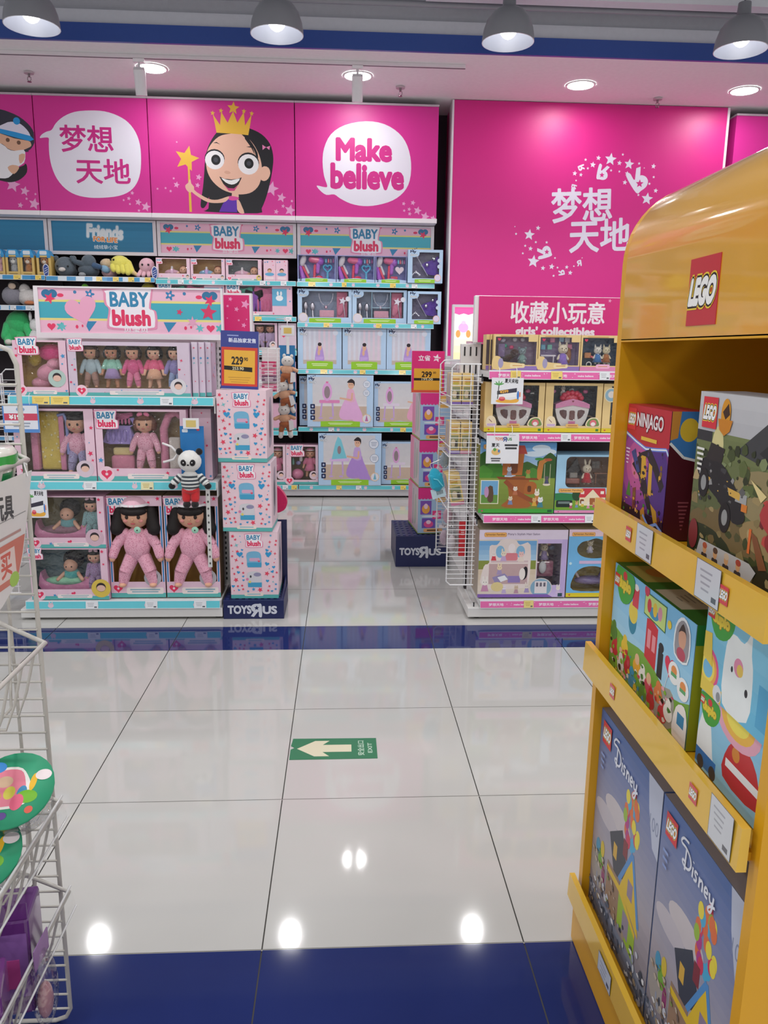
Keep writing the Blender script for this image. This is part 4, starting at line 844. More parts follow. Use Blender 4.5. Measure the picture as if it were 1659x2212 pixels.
def dryer_set(heart, low):
    def ins(t, w, h, d):
        y = -d * .1
        m = MB(); m.ell((-w * .36, y, h * .80), (.026, .016, .05), '#d3cdd6', 'gloss', (0, .35, 0)); m.limb((-w * .31, y, h * .62), (-w * .22, y, h * .34), .010, .012, '#c4bfca', 'gloss'); m.build('hair_brush', t)
        m = MB(); m.limb((-w * .14, y, h * .84), (w * .06, y, h * .80), .027, .03, '#d4608c', 'gloss'); m.ell((w * .08, y, h * .78), (.036, .03, .036), '#9a4fb8', 'gloss'); m.limb((w * .04, y, h * .72), (w * .02, y, h * .38), .022, .016, '#a457c0', 'gloss'); m.build('hair_dryer', t)
        m = MB(); m.limb((-w * .36, y, h * .55), (-w * .22, y, h * .16), .011, .012, '#d2385a', 'gloss'); m.limb((-w * .05, y, h * .62), (-w * .07, y, h * .14), .012, .012, '#d2385a', 'gloss'); m.build('curling_tongs', t)
        m = MB(); m.limb((-w * .43, y, h * .55), (-w * .36, y, h * .14), .014, .024, '#a04fc0', 'gloss'); m.build('comb', t)
        m = MB()
        if heart == 'blue': m.tube([(w * .28 + a, y, h * .52 + b) for a, b in heart_pts(0, 0, .036)], .008, '#3f9fc6', 'gloss', 6, True); m.limb((w * .28, y, h * .36), (w * .28, y, h * .12), .009, .013, '#3f9fc6', 'gloss')
        else: m.prism([(w * .28 + a, h * .5 + b) for a, b in heart_pts(0, 0, .038)], (0, y, 0), (1, 0, 0), (0, 0, 1), .012, '#ecd2dc', 'gloss')
        m.build('hand_mirror', t)
        for k, c in enumerate(('#6fb7d8', '#d86a7c', '#8a8fa6', '#b05a9c')):
            m = MB(); m.limb((w * (.24 + .065 * k), y, h * .86), (w * (.24 + .065 * k), y, h * .76), .007, .009, c, 'gloss', 8); m.build('hair_clip', t)
        m = MB()
        if low: m.ell((w * .06, y, h * .14), (.036, .02, .026), '#d2385a', 'gloss')
        else: m.box(w * .0, w * .22, y - .01, y + .01, h * .12, h * .26, '#c9405f', 'gloss', .004)
        m.build('powder_case', t)
    return ins
def dryer_art(p, w, h):
    p.poly([(-w / 2, 0), (w / 2, 0), (w / 2, h * .10), (0, h * .16), (-w / 2, h * .10)], BOX); lime(p, -w * .30, w * .28, h * .13); p.bars(-w * .42, h * .1, w * .06, h * .03, NAV, 2, h * .05)
for i, (x0, x1, hh, lw, lab) in enumerate(((-.395, -.062, 'blue', True, 'hairdresser toy set on the top shelf, leftmost of the three'), (-.057, .276, 'blue', True, 'hairdresser toy set on the top shelf, middle one of the three'), (.281, .556, 'silver', False, 'hairdresser toy set on the top shelf with a silver heart mirror'))):
    w = x1 - x0; h = .225
    carton(lab, x0, x1, 7.03, 1.912, h, .10, '#7f86b0', '#6f7ba8', '#8f9cc4', [(-w * .47, h * .10, w * .47, h * .97)], '#5b5f8c', None, dryer_art, dryer_set(hh, lw), name='hairdresser_set', cat='toy set', group='hairdresser toy sets')
def gem(m, x, y, z, r, col='#d8d8e4'): m.ell((x, y, z), (r, r * .5, r), col, 'metal', None, 6, 4)
def tiara_set(t, w, h, d):
    m = MB(); y = -.01
    for k in range(-3, 4): gem(m, -w * .26 + k * w * .035, y, h * .25 + (3 - abs(k)) * h * .035, .010)
    m.tube([(-w * .26 + math.cos(a) * w * .14, y, h * .24 + math.sin(a) * h * .07) for a in [PI * i / 8 for i in range(9)]], .003, '#c8c8d8', 'metal', 5); m.build('tiara', t)
    m = MB(); m.limb((-w * .22, y, h * .78), (w * .08, y, h * .24), .004, .004, '#b8b4cc', 'metal', 6); gem(m, -w * .22, y, h * .80, .012); m.build('wand', t)
    m = MB(); q = [(-.1, .1), (.25, .3), (.36, .42), (.4, .1), (.34, -.1), (.42, -.3), (.1, -.28), (-.02, -.1)]; m.prism(blob([(w * a + w * .02, h * .5 + h * b * .8) for a, b in q], 3), (0, .0, 0), (1, 0, 0), (0, 0, 1), .03, '#5a35a0', 'fabric'); m.build('purple_cape', t)
    m = MB(); gem(m, w * .06, -.02, h * .56, .016); m.build('brooch', t); m = MB(); gem(m, w * .26, -.02, h * .74, .014); m.build('earring', t)
def tiara_art(p, w, h):
    p.ell(-w * .33, h * .88, w * .16, h * .11, BOX); story(p, -w * .33, h * .88, w * .22); lime(p, -w * .30, w * .28, h * .12); p.ell(w * .36, h * .16, w * .10, w * .10, '#d9a98a'); p.ell(w * .36, h * .16, w * .085, w * .085, '#cfc4dc')
    for k in (.68, .5): p.ell(w * .40, h * k, w * .055, w * .055, '#b9c4d8')
for x0, x1, z, h, y, lab in ((.562, .866, 1.913, .278, 6.985, 'purple cape and tiara dress-up set overhanging the end of the top shelf'), (.568, .862, 1.567, .277, 7.0, 'purple cape and tiara dress-up set at the end of the second shelf')):
    w = x1 - x0
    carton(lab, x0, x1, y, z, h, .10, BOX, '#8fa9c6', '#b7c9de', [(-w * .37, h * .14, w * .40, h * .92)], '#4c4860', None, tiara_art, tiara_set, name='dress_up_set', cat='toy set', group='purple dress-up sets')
def dress_art(p, w, h):
    p.ell(-w * .40, h * .88, w * .11, h * .13, BOX); story(p, -w * .40, h * .86, w * .15); lime(p, -w * .29, w * .30, h * .14); p.ell(-w * .40, h * .15, w * .085, w * .085, '#d9c3a8'); p.ell(-w * .40, h * .15, w * .075, w * .075, '#cfc9d4'); p.ell(w * .43, h * .72, w * .045, w * .045, '#cfd3de')
def dress_set(t, w, h, d):
    y = -.012
    for k, (u, v) in enumerate(((-.36, .50), (-.23, .48))):
        m = MB(); m.ell((u * w, y, v * h), (.022, .014, .038), '#b9b6c0', 'metal', None, 12, 8); m.limb((u * w, y, v * h - .03), (u * w + .004, y, v * h - .10), .008, .011, '#c4c2cc', 'metal', 8); m.build('hand_mirror' if k else 'hair_brush', t)
    m = MB(); m.tube([(w * .02 + math.cos(a) * w * .13, y, h * .88 + math.sin(a) * h * .36) for a in [PI + PI * i / 14 for i in range(15)]], .003, '#c9c6d2', 'metal', 5)
    for i in range(7): gem(m, w * .02 + math.cos(PI + PI * (i + 1) / 8) * w * .13, y, h * .88 + math.sin(PI + PI * (i + 1) / 8) * h * .36, .006)
    gem(m, w * .02, y, h * .47, .015, '#d8b4c4'); m.build('necklace', t)
    m = MB(); m.box(-w * .10, w * .17, y - .01, y + .012, h * .16, h * .38, '#d79fb2', 'fabric', .006); m.build('clutch_bag', t)
    m = MB(); m.box(w * .22, w * .42, -.002, .02, h * .12, h * .94, '#c9708c', 'fabric', .006); m.ell((w * .3, -.004, h * .45), (.03, .014, .07), '#cf7a95', 'fabric', (0, .3, 0)); m.build('folded_skirt', t)
    m = MB(); m.prism(star_pts(w * .33, h * .66, .036, .2), (0, -.02, 0), (1, 0, 0), (0, 0, 1), .008, '#cfcbd8', 'metal'); m.limb((w * .34, -.016, h * .6), (w * .38, -.016, h * .16), .004, .004, '#cfcbd8', 'metal', 6); m.build('star_wand', t)
for i, (x0, x1, lab) in enumerate(((-.397, .077, 'princess jewellery set on the second shelf with an open dark tray'), (.081, .562, 'princess jewellery set on the second shelf with a divided tray'))):
    w = x1 - x0; h = .285
    t = carton(lab, x0, x1, 7.03, 1.567, h, .10, BOX, '#8fa9c6', '#b7c9de', [(-w * .42, h * .16, w * .44, h * .94)], '#5d6678', None, dress_art, dress_set, name='jewellery_set', cat='toy set', group='princess jewellery sets')
    if i:
        m = MB()
        for u in (-.14, .20): m.box(u * w - .003, u * w + .003, -.045, .03, h * .16, h * .94, '#7fa8bd', 'gloss')
        m.box(-.14 * w, .2 * w, -.045, .03, h * .46, h * .48, '#9fc0d0', 'gloss'); m.build('tray_divider', t)
def ps_art(p, w, h):
    p.grad(-w * .38, h * .16, w * .38, h * .97, '#c9c0c6', '#b9bccb', 6); p.rect(-w * .38, h * .12, w * .38, h * .22, '#b6a79c')
    for k in range(7): p.rect(-w * .36 + k * w * .11, h * .22, -w * .36 + k * w * .11 + w * .05, h * .95, '#c6c8d4' if k < 3 else '#cdbcca', False)
    p.up(); p.poly(blob([(-w * .10, h * .18), (-w * .09, h * .42), (-w * .04, h * .58), (w * .03, h * .58), (w * .08, h * .42), (w * .09, h * .18)], 3), '#a98cc8'); p.poly([(-w * .1, h * .3), (w * .09, h * .3), (w * .08, h * .24), (-w * .09, h * .2)], '#b89ad2')
    p.ell(0, h * .52, w * .045, h * .075, '#d0a48c'); p.ell(0, h * .6, w * .045, h * .045, '#2a2028'); p.ell(-w * .02, h * .4, w * .03, h * .07, '#d0a48c')
    p.poly([(-w * .5, 0), (w * .5, 0), (w * .5, h * .1), (0, h * .17), (-w * .5, h * .1)], BOX); lime(p, -w * .30, w * .30, h * .2); story(p, -w * .36, h * .88, w * .19); p.ell(w * .36, h * .88, w * .06, w * .06, '#c9cdda')
for i, (x0, x1, lab, w_) in enumerate(((-.40, -.012, 'dressing table play set on the third shelf, below the leftmost jewellery set', 0), (-.004, .384, 'dressing table play set on the third shelf, middle of three', 0), (.389, .78, 'dressing table play set on the third shelf, behind the pink price sign', 0))):
    carton(lab, x0, x1, 7.03, 1.165, .358, .18, BOX, '#7f97b4', '#9db4cd', art=ps_art, name='play_set_box', cat='toy box', group='small dressing table boxes')
def vanity_art(dress, mirror, table, discs, girl=(.14, 0)):
    def art(p, w, h):
        p.grad(-w * .42, h * .22, w * .40, h * .96, '#cbc6c6', '#bfc0c6', 5); p.poly([(-w * .42, h * .10), (w * .40, h * .10), (w * .40, h * .44), (-w * .42, h * .44)], '#baa695'); p.rect(-w * .42, h * .40, w * .4, h * .44, '#d0cdce')
        u = -w * .17
        for k in (-.11, .05): p.line([(u + w * k, h * .47), (u + w * (k - .02 if k < 0 else k + .01), h * .2)], w * .028, '#b79ac8'); p.ell(u + w * (k - .02), h * .17, w * .035, h * .02, '#b79ac8')
        p.rrect(u - w * .15, h * .46, u + w * .16, h * .52, h * .015, table)
        if mirror == 'oval': p.ell(u - w * .03, h * .68, w * .075, h * .18, '#cf9ccb'); p.ell(u - w * .03, h * .67, w * .045, h * .12, '#8a7a80'); p.heart(u - w * .03, h * .86, w * .02, '#cf6a9c')
        else: p.poly([(u - w * .12, h * .5), (u + w * .12, h * .52), (u + w * .03, h * .88), (u - w * .02, h * .94), (u - w * .06, h * .82)], '#74bccb'); p.ell(u + w * .0, h * .68, w * .03, h * .08, '#8a7a80')
        g = w * girl[0]
        p.poly(blob([(g - w * .02, h * .6), (g + w * .07, h * .6), (g + w * .12, h * .45), (g + w * .2, h * .2), (g + w * .1, h * .15), (g - w * .1, h * .14), (g - w * .16, h * .24), (g - w * .1, h * .46)], 3), dress); p.poly(blob([(g + w * .06, h * .4), (g + w * .24, h * .12), (g + w * .05, h * .12)], 3), dress)
        p.poly(blob([(g - w * .03, h * .72), (g + w * .06, h * .72), (g + w * .08, h * .5), (g - w * .04, h * .5)], 2), '#d4a4bc' if dress != '#a583c6' else '#b79acb'); p.line([(g + w * .04, h * .66), (g + w * .03, h * .52), (g - w * .15, h * .56)], w * .028, '#d0a58c')
        p.ell(g + w * .02, h * .82, w * .047, h * .085, '#d0a58c'); p.poly(blob([(g - w * .04, h * .86), (g + w * .02, h * .93), (g + w * .075, h * .88), (g + w * .07, h * .79), (g + w * .05, h * .85)], 3), '#2a2226'); p.ell(g + w * .005, h * .82, w * .006, h * .01, '#2a2226', False); p.ell(g + w * .035, h * .82, w * .006, h * .01, '#2a2226')
        p.poly([(-w * .5, 0), (w * .5, 0), (w * .5, h * .06), (0, h * .13), (-w * .5, h * .06)], BOX); lime(p, -w * .30, w * .30, h * .115); story(p, -w * .42, h * .89, w * .12)
        for k in range(3): p.rrect(-w * .455, h * (.13 + k * .11), -w * .385, h * (.22 + k * .11), w * .01, NAV, False)
        p.up()
        for k in range(3): p.ell(-w * .42, h * (.175 + k * .11), w * .015, h * .02, '#aeb7cc', False)
        p.up()
        for u2, v2, r in discs: p.ell(u2 * w, v2 * h, r * w, r * w, '#5f7396'); p.ell(u2 * w, v2 * h, r * w * .93, r * w * .93, '#cdd2dc'); p.bars(u2 * w, v2 * h + r * w * .3, r * w * 1.2, r * w * .14, '#8d97ab', 3, r * w * .32)
        p.star(w * .40, h * .16, w * .075, '#d9b98f', .1, True, .85, 12); p.ell(w * .40, h * .16, w * .06, w * .06, '#cfd0d8'); p.poly([(w * .375, h * .11), (w * .425, h * .11), (w * .4, h * .24)], '#b06a9c' if mirror == 'oval' else '#6aa6bc')
    return art
def van_side(p, w, h):
    for k in range(3): p.rrect(-w * .3, h * (.13 + k * .11), w * .0, h * (.22 + k * .11), w * .03, NAV, False)
    p.up()
VA = vanity_art('#d3a3cc', 'oval', '#cf7fae', ((.40, .83, .055), (.395, .66, .05)))
VB = vanity_art('#a583c6', 'cone', '#cbb0d6', ((.38, .80, .078), (.39, .52, .07)), (.10, 0))
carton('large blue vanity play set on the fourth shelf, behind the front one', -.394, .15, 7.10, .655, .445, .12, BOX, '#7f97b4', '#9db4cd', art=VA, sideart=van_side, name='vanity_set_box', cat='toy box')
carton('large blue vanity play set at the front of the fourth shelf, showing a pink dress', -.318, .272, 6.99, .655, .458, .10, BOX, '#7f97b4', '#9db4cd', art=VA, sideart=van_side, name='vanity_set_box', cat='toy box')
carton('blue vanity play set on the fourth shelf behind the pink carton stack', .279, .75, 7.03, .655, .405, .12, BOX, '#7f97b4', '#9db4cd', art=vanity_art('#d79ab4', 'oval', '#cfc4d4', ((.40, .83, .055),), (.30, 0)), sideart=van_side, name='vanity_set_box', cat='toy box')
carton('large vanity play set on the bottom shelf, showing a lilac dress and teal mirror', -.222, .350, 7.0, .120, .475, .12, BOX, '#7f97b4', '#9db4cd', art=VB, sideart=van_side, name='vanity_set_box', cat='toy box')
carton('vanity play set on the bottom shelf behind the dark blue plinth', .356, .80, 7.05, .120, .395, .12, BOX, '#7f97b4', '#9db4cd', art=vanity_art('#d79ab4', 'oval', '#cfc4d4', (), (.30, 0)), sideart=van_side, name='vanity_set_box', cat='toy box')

# ------------------------------------------------------------------ left gondola: end display of baby dolls
GL0, GL1 = -1.562, -.612
t = thing('gondola_shelving', 'low white gondola end with teal price rails and a baby doll header sign', 'shelving', (0, 0, 0))
m = MB(); m.box(GL0, GL1, 4.04, 4.07, .06, 1.39, '#d3d1d0', 'paint')
for k in range(2):
    for i in range(46): m.box(GL1 - .028 + k * .016, GL1 - .022 + k * .016, 4.0385, 4.041, .14 + i * .027, .149 + i * .027, '#3a3a3c', 'matte')
m.build('back_panel', t)
for x in (GL0 - .03, GL1 - .024):
    m = MB(); m.box(x, x + .032, 4.02, 4.09, 0, 1.37, '#d8d6d5', 'paint', .003)
    for i in range(44): m.box(x + .012, x + .020, 4.0188, 4.021, .12 + i * .028, .134 + i * .028, '#38383a', 'matte')
    m.build('upright', t)
m = MB(); m.box(GL0 - .03, -.602, 3.73, 4.09, .012, .058, '#cdccca', 'paint', .004); m.build('kick_plate', t)
for x in (GL0 + .02, -.63):
    m = MB(); m.cyl((x, 3.77, 0), (x, 3.77, .013), .016, None, '#2b2b2d', 'matte', 10); m.build('foot', t)
RG = lambda i: (lambda p, a, b, c, d: rail_teal(p, a, b, c, d, 60 + i, c='#5cc0cc'))
for z, lb in ((1.102, [(-1.45, -1.37, YEL), (-1.365, -1.28, YEL), (-.86, -.80, WHT)]), (.697, [(-1.24, -1.18, WHT), (-.97, -.91, '#d9d3a8')]), (.098, [(-1.27, -1.21, WHT), (-.98, -.92, WHT), (-.74, -.68, WHT)])):
    shelf(t, GL0, GL1, 3.72, 4.03, z, RG(z), lb, th=.03, deck='#dfe0e0', side='#d6d6d6')
m = MB(); z0, z1, a, b = 1.372, 1.618, -1.495, -.590; fr = .02
m.box(a, b, 3.955, 3.99, z0, z0 + fr * 1.3, '#d9d5d8', 'paint'); m.box(a, b, 3.955, 3.99, z1 - fr * .4, z1, '#d9d5d8', 'paint'); m.box(a, a + fr, 3.955, 3.99, z0 + fr * 1.3, z1 - fr * .4, '#d9d5d8', 'paint'); m.box(b - fr * .5, b, 3.955, 3.99, z0 + fr * 1.3, z1 - fr * .4, '#d9d5d8', 'paint')
for x in (a + .1, b - .1): m.box(x, x + .02, 3.97, 4.03, z0 - .03, z0 + .12, '#c9c7c8', 'paint')
f = m.build('header_frame', t)
m = MB(); m.box(a + fr, b - fr * .5, 3.962, 3.985, z0 + fr * 1.3, z1 - fr * .4, '#dfb0c4', 'board'); p = Pr(m, (0, 3.962, 0), mat='board', step=.00003, clip=(a + fr, z0 + fr * 1.3, b - fr * .5, z1 - fr * .4)); sign_bb(p, a + fr, z0 + fr * 1.3, b - fr * .5, z1 - fr * .4, extra=True); m.build('header_sign', f)
GY = 3.745
# top shelf
def plush_in(t, w, h, d):
    m = MB(); m.ell((w * .08, -.01, h * .42), (w * .25, .05, h * .17), '#d593a8', 'fabric', (0, -.3, 0)); m.ell((w * .2, -.01, h * .56), (w * .16, .05, h * .12), '#d593a8', 'fabric'); m.ell((-w * .08, 0, h * .22), (w * .22, .04, h * .12), '#d593a8', 'fabric'); m.build('doll_carrier', t)
    m = MB(); m.ell((w * .12, .01, h * .78), (w * .26, .04, h * .16), '#e0558f', 'fabric'); m.build('blanket', t); m = MB(); m.ell((-w * .22, .01, h * .7), (w * .14, .03, h * .18), '#b9a23e', 'fabric'); m.build('yellow_blanket', t)
w = .242; h = .255; WN = (-w * .34, h * .16, w * .36, h * .97)
carton('window box with a pink baby carrier on the top shelf of the front gondola', -1.53, -1.288, GY, 1.104, h, .14, '#dcb8c8', '#cf9fb6', None, [WN], '#9a8450', None, bb_frame(9, .012, 21, True, (-.22, .90), .36, (.30, .32, .16, '#a9bfb8'), True, WN), plush_in, name='doll_box', cat='doll box')
def five(t, w, h, d):
    for k, (hr, st, tp, bt, lg, sk) in enumerate((('#4a3326', 'bob', '#a5b7be', '#a07c70', True, '#c99a7e'), ('#14110f', 'bob', '#8fc0ae', '#9d88b4', False, '#b98568'), ('#3a2a20', 'bob', '#d0608c', '#d67c9c', True, '#d6a488'), ('#14110f', 'bob', '#da6486', '#d6a488', False, '#dcae94'), ('#14110f', 'bob', '#8f86b8', '#8f9fc4', True, '#dcb096'))):
        doll(t, (-.335 + k * .175) * w, -.015, h * .15, h * .80, sk, hr, st, tp, bt, lg if k != 3 else False, hat=None, arms=.95)
w = .562; h = .252; WN = (-w * .43, h * .15, w * .40, h * .93)
carton('window box of five baby dolls on the top shelf of the front gondola', -1.283, -.721, GY, 1.104, h, .12, '#c9b9c9', '#b9a9bd', '#d3c6d2', [WN], '#8d7a5c', None, bb_frame(20, .010, 22, True, (-.43, .94), .11, (.40, .19, .15, '#cfcbd0'), True, WN), five, name='doll_box', cat='doll box')
pink_side = lambda p, w, h: bb_pattern(p, -w / 2, 0, w / 2, h, 8, .012, 8)
for i, (x0, x1, y, lab) in enumerate(((-.716, -.690, 3.775, 'doll carton seen edge on, second in the row beside the five doll box'), (-.688, -.662, 3.80, 'doll carton seen edge on, third in the row beside the five doll box'), (-.660, -.636, 3.83, 'doll carton seen edge on, nearest the perforated upright'))):
    carton(lab, x0, x1, y, 1.104, .256, .15, '#cfc2d0', '#c7b4c8', art=lambda p, w, h: (bb_pattern(p, -w / 2, 0, w / 2, h, 5, .007, 4), p.rect(-w / 2, 0, w / 2, h * .07, '#57a9a6')), sideart=pink_side, name='doll_carton', cat='toy box', group='doll cartons seen edge on')
# middle shelf
def sleeper(t, w, h, d):
    doll(t, w * .24, -.01, h * .1, h * .84, '#d3a288', '#1d1716', 'long', '#dba6ba', '#9d97bb', bow=None, cloth='floral')
    m = MB(); m.box(-w * .24, w * .02, .0, .03, h * .13, h * .95, '#cfb95e', 'fabric', .01)
    for i in range(18): m.ell((random.uniform(-w * .22, w * .0), -.001, random.uniform(h * .17, h * .9)), (.006, .003, .006), '#e0d6a0', 'fabric', None, 6, 4)
    m.build('yellow_blanket', t)
    m = MB(); m.box(w * .02, w * .09, -.02, .03, h * .13, h * .92, '#c9849f', 'fabric', .006); m.box(-w * .34, -w * .25, -.02, .03, h * .13, h * .92, '#c9849f', 'fabric', .006); m.build('bed_side', t)
    m = MB(); m.tube([(w * .02, -.02, h * .9), (w * .1, -.02, h * .92), (w * .13, -.02, h * .82), (w * .13, -.02, h * .36)], .008, '#7a86b8', 'gloss', 8); m.build('mobile_arm', t)
w = .375; h = .345; WN = (-w * .38, h * .13, w * .38, h * .97)
carton('window box with a long haired doll and yellow blanket on the middle gondola shelf', -1.558, -1.183, GY, .699, h, .12, '#dcbccb', '#cf9fb6', None, [WN], '#5e5240', None, bb_frame(14, .014, 23, True, None, None, (.36, .17, .12, '#cdbcc8'), False, WN), sleeper, name='doll_box', cat='doll box')
def wardrobe(t, w, h, d):
    doll(t, w * .02, -.015, h * .14, h * .80, '#d6a488', '#6b4030', 'bob', '#dba3b6', '#dba3b6', bow='#e07a9c', cloth='floral')
    clothes((('lilac_skirt', -.27, .70, .16, .12, '#9d8cc8'), ('pink_top', -.23, .86, .10, .06, '#c86f98')))(t, w, h, d)
    m = MB(); m.box(-w * .38, -w * .12, -.01, .03, h * .12, h * .34, '#d58ba2', 'fabric', .012); m.box(-w * .36, -w * .14, .0, .03, h * .34, h * .45, '#d9c58e', 'fabric', .01); m.build('folded_clothes', t)
    m = MB(); m.tube([(w * .22, 0, h * .14), (w * .22, 0, h * .72), (w * .28, 0, h * .9), (w * .36, 0, h * .95), (w * .42, 0, h * .9)], .02, '#d48aa4', 'fabric', 8); m.build('doll_bed', t)
    m = MB(); m.box(w * .27, w * .40, -.005, .02, h * .14, h * .6, '#d9d0c8', 'fabric', .008); m.build('pillow', t)
w = .43; h = .345; WN = (-w * .42, h * .18, w * .43, h * .97)
carton('window box with a pink pyjama doll and lilac skirt on the middle gondola shelf', -1.178, -.748, GY, .699, h, .12, '#dcbccb', '#d0a4ba', None, [WN], '#6f5c40', None, bb_frame(14, .014, 24, True, (-.37, .86), .22, None, True, WN), wardrobe, name='doll_box', cat='doll box')
carton('pink doll carton seen edge on behind the hanging panda', -.742, -.640, 3.80, .699, .345, .15, '#d8b9c6', '#c7b4c8', art=lambda p, w, h: bb_pattern(p, -w / 2, 0, w / 2, h, 12, .014, 6), sideart=pink_side, name='doll_carton', cat='toy box')
# bottom shelf
def bed(c1, c2, c3, lin):
    def ins(t, w, h, d):
        m = MB(); m.prism(blob([(-w * .40, h * .12), (w * .20, h * .12), (w * .21, h * .5), (w * .14, h * .36), (w * .02, h * .30), (-w * .3, h * .30), (-w * .38, h * .36), (-w * .41, h * .5)], 3), (0, -.03, 0), (1, 0, 0), (0, 0, 1), .06, '#d58bb0', 'gloss'); m.build('doll_bed', t)
        o = bpy.data.objects.new('doll', None); COL.objects.link(o); o.parent = t; o.location = (0, 0, 0)
        m = MB(); m.ell((-w * .02, -.02, h * .62), (h * .13, h * .12, h * .13), '#cfa088', 'skin'); eyes(m, (-w * .02, -.02 - h * .11, h * .62), h * .014, h * .05, 0, 0)
        for s in (-1, 1): m.limb((-w * .02 + s * w * .09, -.02, h * .46), (-w * .02 + s * w * .16, -.04, h * .36), h * .04, h * .035, '#cfa088', 'skin', 8)
        m.build('body', o); m = MB(); m.ell((-w * .02 + w * .02, .01, h * .72), (h * .2, h * .15, h * .18), '#1b1615', 'hair'); m.build('hair', o)
        m = MB(); m.ell((-w * .02, -.01, h * .44), (w * .11, h * .12, h * .12), c1, 'fabric'); m.build('outfit', o)
        m = MB(); m.ell((-w * .10, -.015, h * .32), (w * .27, .03, h * .09), c2, 'fabric'); m.build('blanket', t)
        doll(t, w * .30, -.02, h * .14, h * .80, '#cfa088', '#1b1615', 'bob', c3, c3, bow='#e3b7c8', arms=.8, cloth='floral')
    return ins
for x0, x1, z, h, lab, c1, c2, c3, disc in ((-1.535, -1.16, .366, .258, 'bunk bed doll window box, upper one of the pair on the bottom gondola shelf', '#6f9fa4', '#8a6a76', '#86a9ac', (.36, .2, .17, '#c9aab8')), (-1.535, -1.16, .102, .262, 'bunk bed doll window box, lower one with a yellow disc', '#5aa9a4', '#8cc0a0', '#a48cb0', (.40, .22, .18, '#d3b850'))):
    w = x1 - x0; WN = (-w * .44, h * .2, w * .41, h * .98)
    carton(lab, x0, x1, GY, z, h, .14, '#dcbccb', '#cf9fb6', None, [WN], '#66604a' if z > .2 else '#4f5f62', None, bb_frame(12, .013, 25, True, (-.42, .90) if z < .2 else None, .17, disc, True, WN), bed(c1, c2, c3, None), name='doll_box', cat='doll box', group='bunk bed doll boxes')
def big_doll(t, w, h, d):
    o = doll(t, 0, -.045, h * .11, h * .86, '#d6a488', '#1b1514', 'pig', '#e0a6b9', '#e0a6b9', hat='#dfb3c2', arms=1.12, cloth='floral', spread=1.45)
    m = MB(); m.ell((.035, -.115, h * .60), (.017, .006, .017), '#9ccbb4', 'fabric'); m.ell((.035, -.122, h * .60), (.004, .004, .004), '#2c3a34', 'gloss', None, 6, 4); m.build('badge', o)
for i, (x0, x1, lab) in enumerate(((-1.157, -.888, 'open fronted large doll box on the bottom gondola shelf beside the bunk beds'), (-.882, -.615, 'open fronted large doll box on the bottom gondola shelf at its right end'))):
    w = x1 - x0; h = .52; WN = (-w * .44, h * .155, w * .44, h * .90)
    def art(p, w, h):
        bb_pattern(p, -w / 2, h * .9, w / 2, h, 6, .012, 5); p.rect(-w / 2, 0, w / 2, h * .045, '#57a9a6'); p.rect(-w / 2, h * .045, w / 2, h * .155, '#d9b9c9'); p.rrect(-w * .22, h * .035, w * .46, h * .10, .008, '#e3d6d3'); p.bars(w * .12, h * .078, w * .55, h * .012, '#7fa7b4', 2, h * .022)
        p.heart(-w * .37, h * .09, w * .085, '#d8375c'); p.ell(-w * .37, h * .09, .006, .006, '#efd0d8'); p.ell(w * .27, h * .195, w * .16, w * .16, '#a7a5ab'); p.ell(w * .27, h * .21, w * .09, w * .1, '#262024'); p.ell(w * .27, h * .20, w * .07, w * .06, '#e0c3b8'); p.ell(w * .27, h * .16, w * .08, w * .05, '#d8b4c4'); bb_logo(p, -w * .29, h * .905, w * .36)
        for s in (-1, 1): p.rect(s * w * .47 - w * .012, h * .155, s * w * .47 + w * .012, h * .9, '#2f86bd', False)
        p.up()
    m0 = carton(lab, x0, x1, GY + .03, .102, h, .13, '#dcbccb', '#7f6a48', None, [WN], '#86693a', None, art, big_doll, name='doll_box', cat='doll box', group='large pink romper dolls')
    for c in [c for c in m0.children if c.name.startswith('window')]: bpy.data.objects.remove(c)
# things hung on the gondola
def hang_card(label, x, z, w, h, y, art, cat='price tag', rail_z=None, name='hanging_tag'):
    t = thing(name, label, cat, (x, y, z))
    m = MB(); m.box(-w / 2, w / 2, 0, .002, 0, h, '#dfe0e4', 'gloss'); p = Pr(m, (0, 0, 0), mat='gloss'); art(p, w, h); m.build('card', t)
    for s in (-1, 1):
        m = MB(); m.tube([(s * w * .27, .004, h - .012), (s * w * .27, -.006, h + .01), (s * w * .27, .0, h + .04), (s * w * .27, .014, h + .048)], .0015, '#dfdfe0', 'gloss', 5); m.build('hanger', t)
    return t
def tag199(p, w, h):
    p.rrect(-w / 2, 0, w / 2, h, .006, '#4a82c4'); p.rect(-w * .46, h * .12, w * .46, h * .93, '#d5d9e2'); p.ell(0, h * .8, w * .12, h * .08, '#7f9cc0'); p.rect(-w * .46, h * .42, w * .46, h * .66, '#c23a58'); p.text('¥199', -w * .12, h * .54, '#efe3e8', h=h * .15, w=w * .4, bold=.05); p.bars(0, h * .32, w * .5, h * .05, '#8f98a8', 2, h * .1)
hang_card('blue edged card with a red price band hanging from the top gondola shelf', -1.50, .935, .165, .135, 3.702, tag199)
